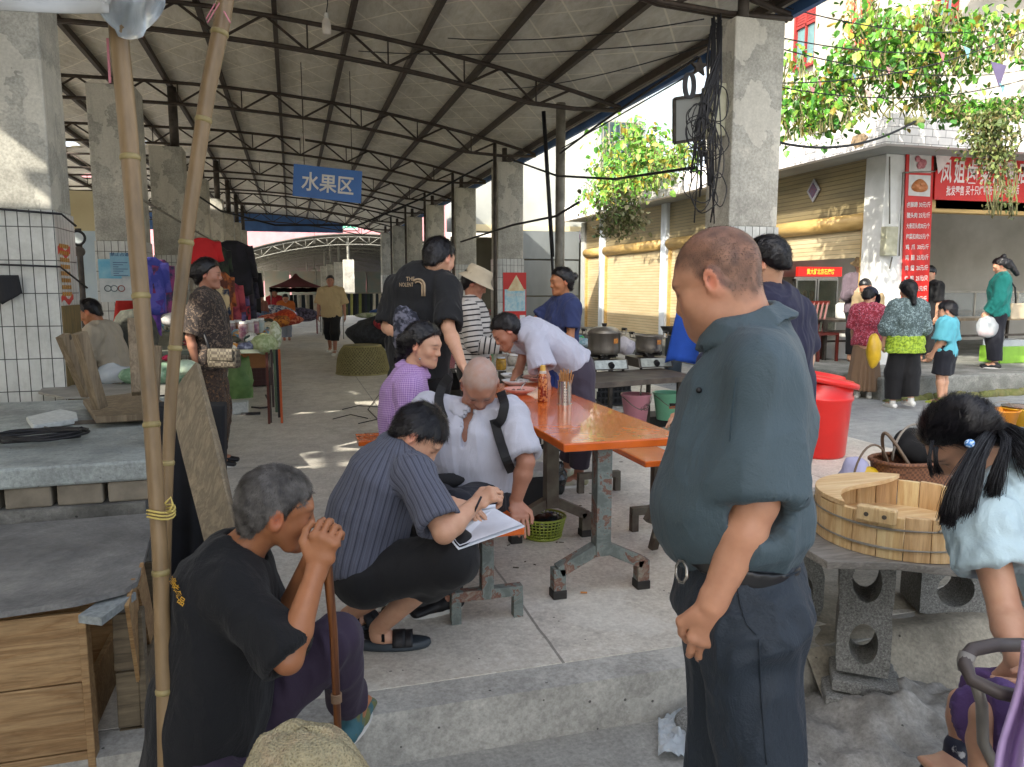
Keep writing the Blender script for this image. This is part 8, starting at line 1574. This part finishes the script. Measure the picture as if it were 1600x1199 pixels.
def bun(S, P): S.el(P(0, -.125, .0), (.034, .034, .034), k=.03); S.ec(P(0, -.12, -.01), P(0, -.13, -.16), .03, .016, k=.02)
LH = [-.2, -.07, -.03, -.005, .015, .03, .055, .07, .09], [-.3, -.10, -.075, -.012, -.006, .03, .05, .066, .078]
pw = person('person seated in a purple checked shirt with dark hair tied back, looking right', Jp, dict(res=.006, hs=.95, fem=True, skin=SK4, hth=.012, hline=LH, hextra=bun, shirt=fabric('purple_plaid', '8f6aa8', 'plaid', 'c9aad0', bump=.3), collar=True, sleeve=.62, wr=.006, trousers=fabric('black_shorts', '0c0c10'), shoe=M_black, seed=9, brow=(.05, .035, .03)))
b = MB(); b.ball(at(656, 561, 3.83), .006, 8, 6); b.build('earring', M_steels, pw, smooth=True)
# ---- standing people, generic builder with overrides
def figure(label, J, **k): return person(label, J, k)
J = stand(bD(655, 4.6), 1.76, hd(.35, .95), lean=.10, hpitch=.25, hyaw=-.35, w=1.12); J['lat'] = nz(D3(-.94, .3)); J['head'] = at(687, 404, 4.55); J['neck'] = at(668, 428, 4.58)
J.update(shR=at(700, 452, 4.5), elR=at(700, 512, 4.35), wrR=at(722, 570, 4.2), shL=at(622, 450, 4.65), elL=at(606, 512, 4.6), wrL=at(632, 528, 4.42))
J['secs'] = [(at(664, 432, 4.58), .13, .075), (at(660, 455, 4.58), .19, .105), (at(655, 500, 4.58), .185, .115), (at(653, 545, 4.58), .175, .12), (at(655, 590, 4.6), .17, .115)]
bm = figure('person in a black t-shirt with an arch print on the back, seen from behind', J, res=.0065, skin=SK4, hth=.012, shirt=fabric('black_print_tee', '0a0b0f', bump=.35), sleeve=.48, slw=.014, fit=.014, wr=.010, trousers=fabric('black_shorts', '0c0c10'), shoe=M_black, seed=12)
Mpr = mat('tan_print', C('a58f72'), .7)
pr = lambda x, y: at(x, y, 4.452 - .0012 * (x - 640))
bsh = child(bm, 'shirt'); [decal(text('back_print', w_, Mpr, bm, pr(x, y), D3(1, -.1), U_, 1, .0, .01, fit=f_, fith=.024), bsh) for w_, x, y, f_ in (('THE', 641, 436, .05), ('NOLENT', 635, 445, .085))]
b = MB()
for k, rr in enumerate((.028, .045)):
 b.tube(sf(bsh, [(656 - rr * 260 * math.cos(q), 447 - rr * 260 * math.sin(q)) for q in np.linspace(math.pi * .62, 0, 9)] + [(656 - rr * 260 + .5, 462)] * 0 + [(656 - rr * 260, 462)][:0]) if False else sf(bsh, [(653 + rr * 230 * math.cos(q), 447 - rr * 230 * math.sin(q)) for q in np.linspace(math.pi * .75, 0, 9)] + [(653 + rr * 230, 455), (653 + rr * 230, 463)]), .007 - .002 * (1 - k), 5)
b.build('arch_print', Mpr, bm, smooth=True)
tag(bagmesh(at(636, 535, 4.38), (.075, .05, .23), 210, amp=.25).build('folded_jacket', cloth_m('22242f', '6a6a78', 25), smooth=True), 'dark patterned jacket carried behind the man in the black t-shirt', 'jacket')
J = stand(bD(325, 6.1), 1.66, hd(.97, .2), fem=True, w=1.28, belly=.03, hpitch=.1, hyaw=-.05, arms=dict(R=((-.35, .12, -1), (.15, -.1, -1)), L=((-.2, .1, -1), (.3, -.5, -.7))));
bw = figure('person in a brown floral suit standing in profile with a small patterned shoulder bag', J, res=.007, fem=True, skin=SK3, hth=.015, hline=LH, hextra=lambda S, P: S.el(P(0, -.115, .01), (.05, .04, .055), k=.03), shirt=fabric('brown_floral', '332a26', 'floral', '6b5a4c', '1a1412', bump=.3), sleeve=.5, slw=.03, fit=.022, wr=.012, trousers=fabric('brown_floral_trousers', '4a3a30', 'floral', '2c2420', '7c5c40', 1.2), tw=1.5, twr=.012, shoe=M_black, seed=14)
M_bag = m_weave('patterned_bag', C('6d6556'), C('423a30'), 45); c = at(350, 560, 5.82); t = thing('shoulder_bag', 'small quilted brown shoulder bag at the hip of the woman in floral', 'bag', c - U_ * .1); b = MB(); b.obox(c, D3(.125, -.03), D3(.012, .04), U_ * .075); b.build('body', M_bag, t, smooth=True, bevel=.025); b = MB(); b.tube([c + D3(-.11, .02, .04), at(322, 530, 5.85), at(306, 490, 5.9), at(312, 462, 6.0)], .012, 6); b.build('strap', M_black, t, smooth=True); b = MB(); b.obox(c + D3(-.01, -.045, .03), D3(.105, -.03), D3(.002, .008), U_ * .045); b.build('flap', M_bag, t, smooth=True, bevel=.006)
J = stand(bD(738, 6.2), 1.58, hd(.95, -.1), fem=True, w=1.05, hpitch=.45, arms=dict(R=((.15, .1, -1), (1, -.1, -.15)), L=((.2, .1, -1), (1, -.2, -.1))))
sw_ = figure('person in a black and white striped top and beige bucket hat at the prep table', J, res=.007, fem=True, skin=SK3, hth=.012, hline=LH, shirt=fabric('striped_top', 'b9b4ae', 'hstripe', '1c1a20', bump=.3), sleeve=.95, fit=.022, wr=.010, trousers=fabric('black_shorts', '0c0c10'), tw=1.3, shoe=M_black, seed=15)
FABs = FAB['striped_top']
def hat(par, J, hs, m, brim=.028, h=.085, name='hat', top=.085, visor=False):
 F_, L_, U2 = head_frame(J['hf'], J.get('hu', (0, 0, 1))); c = J['head'] + U2 * .035 * hs
 b = MB(); b.lathe(c, [(.115 + brim, -.012), (.10, .03), (.096, top * .8), (.085, top + .01), (.01, top + .015)] if not visor else [(.10, .0), (.098, .05), (.07, .085), (.01, .09)], 26, cap=False, ax=L_, ay=F_ * 1.12, az=U2); o = b.build(name, m, par, smooth=True)
 if visor: b = MB(); b.shell(lambda u, v: c + (L_ * math.cos(math.pi * u) * (.10 + .03 * v) + F_ * math.sin(math.pi * u) * (.105 + .11 * v)) + U2 * (.005 - .045 * v * math.sin(math.pi * u)), 16, 4, tuple(U2 * .004)); b.build('brim', m, o, smooth=True)
 return o
hat(sw_, J, .93, cloth_m('b3a68e'), top=.10)
J = stand(bD(902, 5.55), 1.60, hd(-.93, -.25), fem=True, w=1.05, lean=1.22, hpitch=.35, arms=dict(R=((-.1, .1, -1), (.3, .0, -1)), L=((.0, .1, -1), (.35, .05, -1))), step=.05)
J['head'] = at(791, 519, 5.35); J['neck'] = at(812, 518, 5.42); J['hf'] = D3(-.75, -.2, -.62); J['hu'] = D3(-.6, 0, .75)
J['secs'] = [(at(818, 521, 5.42), .11, .065), (at(832, 524, 5.44), .15, .095), (at(855, 535, 5.48), .15, .10), (at(880, 553, 5.5), .15, .10), (at(900, 572, 5.52), .165, .115)]
J.update(shL=at(835, 533, 5.27), elL=at(852, 590, 5.2), wrL=at(855, 640, 5.2), shR=at(828, 515, 5.6), elR=at(812, 575, 5.6), wrR=at(800, 600, 5.5));
for q, dx in (('L', 8), ('R', 0)): J['hip' + q] = at(905 + dx * .3, 590, 5.45 if q == 'L' else 5.62); J['kn' + q] = at(903 + dx, 665, 5.42 if q == 'L' else 5.65); J['an' + q] = onZ(888 + dx * 2, 742, .085) + AW * (.0 if q == 'L' else .2); J['to' + q] = J['an' + q] + D3(-.15, -.05, -.05)
figure('person in a white t-shirt bending far over behind the chopstick cup', J, res=.0065, fem=True, skin=SK3, hth=.014, hline=LH, shirt=fabric('white_tee', 'b4b6c6', bump=.4), sleeve=.42, slw=.03, fit=.02, wr=.010, trousers=fabric('plum_trousers', '3a3342'), tw=1.2, tlen=.9, shoe=mat('white_clog', C('b9b6ac'), .5, c2=C('8b8a5a'), scale=12), seed=16)
J = stand(bD(880, 6.7), 1.60, hd(-.9, -.35), fem=True, w=1.2, belly=.02, hpitch=.15, arms=dict(R=((.9, .3, -.7), (1, .4, -.4)), L=((.1, .1, -1), (.95, -.3, .1))))
figure('person in a navy v-neck top with a hair bun reaching out over the bag table', J, res=.0075, fem=True, skin=SK2, hth=.014, hline=LH, hextra=lambda S, P: S.el(P(0, -.13, .03), (.035, .032, .035), k=.015), shirt=fabric('navy_top', '27335f', bump=.3), sleeve=.36, fit=.02, wr=.010, trousers=fabric('blue_apron', '2b3f8a'), shoe=M_black, seed=17)
J = stand(bD(1215, 3.75), 1.66, hd(-.75, .55), lean=.18, hpitch=.4, fem=True, w=1.15); J['head'] = at(1197, 412, 3.7); J['neck'] = at(1202, 455, 3.74); J['hf'] = D3(-.6, .5, -.35)
J['secs'] = [(at(1208, 466, 3.74), .12, .07), (at(1215, 492, 3.74), .165, .10), (at(1222, 540, 3.76), .16, .11), (at(1225, 600, 3.8), .155, .11), (at(1228, 660, 3.8), .165, .115)]
J.update(shL=at(1178, 490, 3.6), elL=at(1115, 570, 3.45), wrL=onZ(1071, 640, .80), shR=at(1248, 492, 3.8), elR=at(1262, 560, 3.9), wrR=at(1250, 620, 3.85))
figure('person in a navy t-shirt mostly hidden behind the big man, hand on the orange table', J, res=.006, fem=True, skin=SK4, hth=.018, shirt=fabric('navy_tee', '1c1d38', bump=.3), sleeve=.42, fit=.018, wr=.009, trousers=fabric('dark_navy_trousers', '10131f'), shoe=M_black, seed=18, handL=dict(d=D3(-.75, -.35, -.38), n=D3(-.35, 0, 1), side=-1, curl=(.1, .2, .35, .5), s=.95))
b = MB(); w = onZ(1071, 640, .80) + D3(.03, .03, .035); b.tube([w + D3(.026 * math.cos(q), .0, .0) + nz(D3(.5, .4, 1)) * 0 + D3(.0, .024 * math.sin(q), -.014 * math.cos(q)) for q in np.linspace(0, 2 * math.pi, 17)[:-1]], .003, 6, closed=True); tag(b.build('bracelet', M_steels, smooth=True), 'thin silver bracelet on the wrist resting on the orange table', 'bracelet')
J = stand(onZ(520, 554, 0), 1.70, hd(-.05, -1), w=1.15, belly=.03, step=.13, hpitch=.05, hyaw=.25, arms=dict(R=((.0, .25, -1), (.25, -.0, -1)), L=((-.1, .22, -1), (.1, .1, -1))))
figure('person in a beige t-shirt and black cropped trousers walking down the aisle', J, res=.013, skin=SK3, hth=.012, shirt=fabric('beige_tee', 'c2ac82', bump=.3), sleeve=.5, slw=.03, fit=.03, wr=.012, trousers=fabric('black_shorts', '0c0c10'), tlen=.72, tw=1.5, shoe=M_white, seed=19)
b0 = bD(186, 6.95); J = stand(b0, 1.66, hd(-.95, -.1), lean=.35, hpitch=.3, w=1.1, arms=dict(R=((.3, .1, -1), (1, 0, -.2)), L=((.3, .1, -1), (1, 0, -.2))))
for k_ in J:
 if k_ not in ('base', 'lat', 'hf', 'hu', 's', 'secs') and k_[:2] not in ('an', 'kn', 'to'): J[k_] = J[k_] - U_ * .28
J['secs'] = [(p - U_ * .28, x, y) for p, x, y in J['secs']]
for q in 'LR': J['kn' + q] = J['hip' + q] + D3(.40, -.05 if q == 'L' else .1, .06); J['an' + q] = J['kn' + q] + D3(.03, 0, -.40); J['to' + q] = J['an' + q] + D3(.12, 0, -.05)
figure('person with cropped hair in a faded beige shirt sitting by the left counter', J, res=.008, skin=SK2, hth=.006, hair=H_black, shirt=fabric('faded_shirt', 'a89e8c', bump=.4), sleeve=.6, fit=.025, wr=.012, trousers=fabric('dark_navy_trousers', '10131f'), shoe=M_black, seed=20)
# ---- street side people
z0 = -.05
J = stand(onZ(1348, 622, z0), 1.48, hd(.35, .6), fem=True, w=1.1, hpitch=.5, hyaw=-.3, lean=.12, arms=dict(R=((.15, .1, -1), (.6, .1, -.8)), L=((.15, .1, -1), (.7, .1, -.7))))
rw = figure('person in a red floral blouse, long brown skirt and dark sun visor before the shop', J, res=.008, fem=True, skin=SK4, hth=.012, hline=LH, shirt=fabric('red_floral', '8e2436', 'floral', 'b9687a', '3c2430', bump=.3), sleeve=.5, fit=.025, wr=.01, skirt=fabric('brown_skirt', '7c634c'), skw=.22, shoe=M_white, seed=21, slw=.03); hat(rw, J, .9, cloth_m('23263a'), visor=True)
p = at(1366, 535, 8.7); tag(bagmesh(p - U_ * .1, (.09, .07, .2), 220, amp=.12).build('yellow_bag', mat('yellow_bag', C('c9a41f')), smooth=True), 'yellow carrier bag held by the woman in the red blouse', 'bag')
J = stand(onZ(1408, 638, z0), 1.56, hd(-.05, .98), fem=True, w=1.15, hpitch=.15, arms=dict(R=((.05, .3, -1), (.45, -.1, -1)), L=((.05, .3, -1), (.45, -.1, -1))), step=.06)
gw = figure('person from behind in a grey patterned blouse with lime hem and black trousers', J, res=.0075, fem=True, skin=SK4, hth=.022, hline=LH, hextra=lambda S, P: S.ec(P(0, -.10, -.03), P(0, -.12, -.17), .045, .03, k=.04), shirt=fabric('grey_leaf', '4f6062', 'floral', '84989a', '43524f', bump=.3), sleeve=.62, slw=.03, fit=.035, wr=.012, trousers=fabric('black_shorts', '0c0c10'), tw=1.6, tlen=.95, shoe=M_white, seed=22)
S = SD(.008); p, a__, b__ = J['secs'][-1]; S.ec(p + U_ * .15, p - U_ * .06, (a__ + .062, b__ + .065), (a__ + .075, b__ + .075), lat=J['lat'], cap='ff'); V, F = S.mesh(); V = V + vnormals(V, F) * (.012 * vnoise(V, 30, 3))[:, None]; obj('lime_hem', V, F, mat('lime_ruffle', C('a3bd35'), .7, c2=C('6c8a20'), scale=45, thr=(.45, .6)), gw, smooth=True)
J = stand(onZ(1472, 630, z0), 1.28, hd(-.55, .6), w=.9, hpitch=.3, hyaw=.2, arms=dict(R=((.0, .15, -1), (.2, .0, -1)), L=((.1, .1, -1), (.5, -.1, -.9))))
figure('person, a boy in a pale blue t-shirt and dark shorts with lime slippers', J, res=.007, hs=1.12, skin=SK4, hth=.008, shirt=fabric('sky_tee', '5fb4c4', bump=.3), sleeve=.5, fit=.03, wr=.01, slw=.03, trousers=fabric('dark_navy_trousers', '10131f'), tlen=.45, tw=1.3, shoe=mat('lime_slipper', C('a8b83a'), .5), seed=23)
J = stand(onZ(1560, 576, .25) + AW * .1, 1.62, hd(-.75, .35), fem=True, w=1.0, hpitch=.45, arms=dict(R=((.0, .15, -1), (.3, .0, -1)), L=((.1, .1, -1), (.5, -.1, -.8))))
tw_ = figure('person in a bright teal blouse holding a clear shopping bag by the counter', J, res=.008, fem=True, skin=SK4, hth=.018, hline=LH, hextra=lambda S, P: (S.el(P(0, -.09, .12), (.035, .03, .03), k=.02), S.ec(P(0, -.11, 0), P(0, -.14, -.2), .05, .03, k=.03)), shirt=fabric('teal_blouse', '0f776f', bump=.3), sleeve=.98, slw=.05, fit=.035, wr=.014, trousers=fabric('dark_navy_trousers', '10131f'), tw=1.5, shoe=M_black, seed=24)
p = J['wrL'] - U_ * .22; bgo = bagmesh(p, (.16, .12, .17), 230, amp=.2).build('shopping_bag', M_clear, smooth=True); tag(bgo, 'clear plastic shopping bag with fruit held by the woman in teal', 'bag'); b = MB(); [b.ball(p + A(rng.uniform(-.08, .08), rng.uniform(-.05, .05), -.1 + rng.uniform(0, .05)), .04, 10, 7) for _ in range(6)]; b.build('fruit', mat('pink_fruit', C('c0505c'), .5, c2=C('d9a08a'), scale=14), bgo, smooth=True)
t = thing('handbag', 'cream handbag on a dark strap behind the woman in teal', 'bag', J['secs'][-1][0] + D3(.3, 0, -.1)); c = J['secs'][-1][0] + D3(.28, .05, .06); b = MB(); b.obox(c, D3(.13, .03), D3(-.02, .06), U_ * .12); b.build('body', mat('cream_bag', C('b5a68c'), .5), t, bevel=.02); b = MB(); b.tube([c + U_ * .1, J['secs'][2][0] + D3(.16, -.1, .05), J['secs'][0][0] + D3(.05, -.08, 0)], .012, 5); b.build('strap', M_black, t)
J = stand(A(*(at(1340, 480, 12.3)[:2]), .25), 1.66, hd(-.1, -1), fem=True, w=1.1, hpitch=.3, arms=dict(R=((.3, .15, -1), (1, -.3, .3)), L=((.3, .15, -1), (1, -.2, .1))))
hw_ = figure('person in a mauve jacket and brown brimmed hat working behind the display table', J, res=.010, fem=True, skin=SK4, hth=.012, hline=LH, shirt=fabric('mauve_jacket', '5c4f58', bump=.3), sleeve=.98, fit=.03, wr=.012, trousers=fabric('black_shorts', '0c0c10'), seed=25); hat(hw_, J, .93, cloth_m('6a5638'), brim=.045)
J = stand(A(*(at(1364, 480, 12.0)[:2]), .25), 1.38, hd(-.8, -.6), w=1.1, lean=.5, hpitch=.3); figure('person in a tan shirt bending behind the woman in the mauve jacket', J, res=.012, skin=SK3, hth=.010, shirt=fabric('tan_shirt', '8c7a5c'), sleeve=.5, fit=.025, trousers=fabric('black_shorts', '0c0c10'), seed=26)
J = stand(A(*(at(1451, 470, 12.2)[:2]), .25), 1.52, hd(-.9, -.4), w=1.0, hpitch=.5); figure('person with dark hair behind the glass counter just right of the menu sign', J, res=.011, skin=SK4, hth=.014, shirt=fabric('black_print_tee', '181a20'), sleeve=.5, fit=.02, trousers=fabric('black_shorts', '0c0c10'), seed=27)
c = at(1077, 548, 7.6); garment(at(1077, 488, 7.6), .46, .5, hd(1, -.2) , cloth_m('1f4fb4'), 'bright blue shirt or apron hanging behind the wok', None, 5, kind='bag', parent_name='blue_apron', cat='apron')
for i, (x, D, H, f_, col, tro, l, se) in enumerate([(448, 21, 1.25, (.3, -.9), 'b5622a', '8890a0', 'person in orange sitting at the far left stall', 28), (402, 17, 1.35, (.7, -.5), '8a5c50', '0c0c10', 'person with black hair bending over the far clothes stall', 29), (432, 23, 1.4, (.2, -1), '9c1f2c', '0c0c10', 'person in a red top standing under the dark red canopy', 30), (704, 8.3, 1.38, (.2, -.9), 'a3505a', '0c0c10', 'person, a small child half hidden beside the magenta chair', 31)]):
 J = stand(bD(x, D), H, hd(*f_), w=1.1, lean=.2, hpitch=.2); figure(l, J, res=.014 if i < 3 else .009, skin=SK3, hth=.014, shirt=fabric('far_tee_%d' % i, col), sleeve=.5, fit=.025, wr=.012, trousers=fabric('far_tro_' + tro, tro), seed=se)
# ---- girl with the ponytail
Jg = dict(base=A(*(at(1660, 1100, 1.95)[:2]), -.2), lat=nz(D3(.25, 1)), head=at(1503, 690, 1.90), hf=D3(-.62, .05, -.78), hu=D3(-.75, .1, .66), neck=at(1560, 745, 1.92))
Jg['lat'] = nz(D3(.1, -1)); Jg['secs'] = [(at(1570, 752, 1.92), .11, .065), (at(1600, 785, 1.92), .155, .10), (at(1660, 850, 1.92), .15, .10), (at(1720, 940, 1.92), .15, .105), (at(1750, 1010, 1.92), .165, .12)]
Jg.update(shL=at(1535, 818, 1.80), elL=at(1572, 960, 1.72), wrL=at(1592, 1035, 1.62), shR=at(1600, 770, 2.06), elR=at(1590, 900, 2.1), wrR=at(1640, 960, 1.95), hipL=at(1750, 1040, 1.85), knL=at(1740, 1240, 1.8), hipR=at(1750, 1040, 2.0), knR=at(1760, 1220, 2.0))
for q in 'LR': p = Jg['kn' + q]; Jg['an' + q] = A(p[0], p[1], -.115); Jg['to' + q] = Jg['an' + q] + D3(-.15, 0, -.05)
gl = person('person, a girl with a dark ponytail in a pale blue t-shirt leaning over the stroller', Jg, dict(res=.0045, hs=.84, fem=True, skin=SK4, ns=16000, hl=.04, hth=.010, hline=LH, handL=dict(d=D3(.1, -.1, -1), n=D3(-.8, -.5, 0), curl=(.9, 1, 1, 1), s=.9), shirt=fabric('mint_tee', 'bcd3da', bump=.5), sleeve=.30, slw=.02, fit=.018, wr=.010, wf=8, cres=.005, trousers=fabric('purple_trousers', '33263b'), shoe=M_black, seed=33))
def strands(name, paths, n, w, spread, m, par, seed=0, rad=.0022):
 r = np.random.RandomState(seed); b = MB()
 for k in range(n):
  P = paths[r.randint(len(paths))]; o0 = r.randn(3) * spread * .35; o1 = r.randn(3) * spread; m_ = len(P); Q = [np.asarray(p) + o0 * (1 - i / (m_ - 1)) + o1 * (i / (m_ - 1)) + r.randn(3) * .0012 for i, p in enumerate(P)]
  t = np.linspace(0, m_ - 1, m_ * 2); Q = [np.array([np.interp(tt, range(m_), [q[c] for q in Q]) for c in range(3)]) for tt in t]; L_ = len(Q); b.tube(Q, [rad * (1 - .7 * i / (L_ - 1)) for i in range(L_)], 4)
 return b.build(name, m, par, smooth=True)
hp = lambda pts: [at(x, y, D) for x, y, D in pts]
strands('ponytail', [hp([(1552, 668, 1.86), (1530, 692, 1.78), (1508, 730, 1.74), (1490, 770, 1.72), (1480, 815, 1.72)]), hp([(1555, 672, 1.86), (1540, 700, 1.78), (1518, 745, 1.74), (1498, 800, 1.72)]), hp([(1552, 672, 1.86), (1535, 705, 1.78), (1525, 750, 1.74), (1510, 795, 1.73)]), hp([(1558, 670, 1.85), (1575, 690, 1.79), (1562, 730, 1.76), (1552, 770, 1.75)])], 1500, .0, .009, H_black, gl, 3, .0014)
strands('ponytail', [hp([(1552, 664, 1.88), (1580, 672, 1.84), (1610, 690, 1.80), (1650, 730, 1.78)]), hp([(1552, 670, 1.88), (1585, 690, 1.82), (1600, 715, 1.79), (1612, 730, 1.78)])], 900, 0, .012, H_black, gl, 4, .0014)
strands('fringe', [hp([(1458, 690, 1.84), (1450, 720, 1.82), (1458, 745, 1.82)]), hp([(1462, 700, 1.83), (1462, 725, 1.82), (1470, 742, 1.82)])], 60, 0, .004, H_black, gl, 5, .0014)
b = MB(); b.ball(at(1515, 693, 1.745), (.013, .009, .010), 14, 10); b.build('hair_clip', mat('blue_clip', C('4a8ad0'), .4, c2=C('c8dcf0'), scale=160, thr=(.5, .52)), gl, smooth=True); b = MB(); c = at(1551, 668, 1.87); b.tube([c + D3(0, .022 * math.cos(q), .022 * math.sin(q)) for q in np.linspace(0, 2 * math.pi, 15)[:-1]], .005, 6, closed=True); b.build('hair_tie', mat('red_tie', C('6c2430'), .6), gl, smooth=True)
# ---- child in the stroller: legs
k1, k2 = at(1500, 1082, 1.62), at(1545, 1092, 1.48)
Jk = dict(base=A(*(at(1600, 1150, 1.6)[:2]), -.2), lat=nz(D3(.3, -1)), head=at(1740, 900, 1.65), hf=D3(-1, -.2, 0), hu=U_, neck=at(1735, 965, 1.65)); Jk['secs'] = [(at(1735, 975, 1.65), .075, .05), (at(1732, 1000, 1.65), .10, .07), (at(1722, 1050, 1.65), .10, .075), (at(1710, 1095, 1.65), .105, .08)]
Jk.update(hipR=at(1680, 1100, 1.72), knR=at(1505, 1098, 1.66), anR=at(1497, 1180, 1.66), toR=at(1440, 1200, 1.62), hipL=at(1680, 1135, 1.58), knL=at(1540, 1120, 1.50), anL=at(1528, 1250, 1.50), toL=at(1470, 1270, 1.5), shL=at(1735, 1000, 1.55), elL=at(1700, 1060, 1.5), wrL=at(1650, 1070, 1.5), shR=at(1735, 1000, 1.75), elR=at(1700, 1060, 1.8), wrR=at(1650, 1060, 1.75))
ck = person('person, a small child in purple shorts sitting in the stroller, only the legs in view', Jk, dict(res=.0045, s=.78, hs=1.1, lw=.66, skin=SK4, hth=.01, shirt=fabric('purple_top', '5a3f78'), sleeve=.5, trousers=fabric('violet_shorts', '5d4478', bump=.5), tlen=.58, tw=1.4, twr=.010, shoe=mat('navy_sandal', C('20263c'), .5, c2=C('c9ccd0'), scale=28, thr=(.60, .64)), seed=35))
st = thing('baby_stroller', 'grey baby stroller with a curved brown handle bar', 'stroller', A(*(at(1600, 1150, 1.6)[:2]), -.2))
M_sfr = mat('stroller_frame', C('8f8a82'), .4, .2); M_sgr = mat('stroller_grip', C('4f4643'), .5)
b = MB(); b.tube(hp([(1600, 1008, 1.46), (1555, 1008, 1.45), (1520, 1015, 1.44), (1509, 1028, 1.43), (1508, 1040, 1.42), (1518, 1062, 1.40), (1560, 1082, 1.38), (1640, 1100, 1.37)]), .013, 12); b.build('hand_bar', M_sgr, st, smooth=True)
b = MB(); b.tube(hp([(1512, 1022, 1.432), (1508, 1034, 1.428), (1510, 1048, 1.42)]), .0148, 12); b.build('joint', M_sfr, st, smooth=True)
b = MB(); b.tube(hp([(1524, 1064, 1.42), (1534, 1100, 1.43), (1536, 1160, 1.46), (1600, 1290, 1.5)]), .011, 10); b.build('strut', M_sfr, st, smooth=True)
b = MB(); b.shell(lambda u, v: at(1600 + 160 * u, 1075 + 60 * v, 1.5 + .25 * u), 6, 4, (0, 0, .03)); b.build('seat', M_black, st);
for dx, dy in ((1580, 1.5), (1760, 1.6)):
 b = MB(); c = A(*(at(dx, 1300, dy)[:2]), -.12); b.tube([c + D3(.07 * math.cos(q), 0, .07 * math.sin(q)) for q in np.linspace(0, 2 * math.pi, 21)[:-1]], .016, 8, closed=True); b.build('wheel', M_black, st, smooth=True)
def f_li(u, v): return at(1560 + 44 * (1 - v) ** 1.5 + 90 * u + 6 * math.sin(v * 7), 1005 + 280 * v, 1.30 + .04 * math.sin(u * 9) + .03 * math.sin(v * 5))
b = MB(); b.shell(f_li, 14, 14, (0, .01, 0)); tag(b.build('lilac_dress', cloth_m('b49ac4'), smooth=True), 'lilac dress skirt cutting into the lower right corner', 'dress')
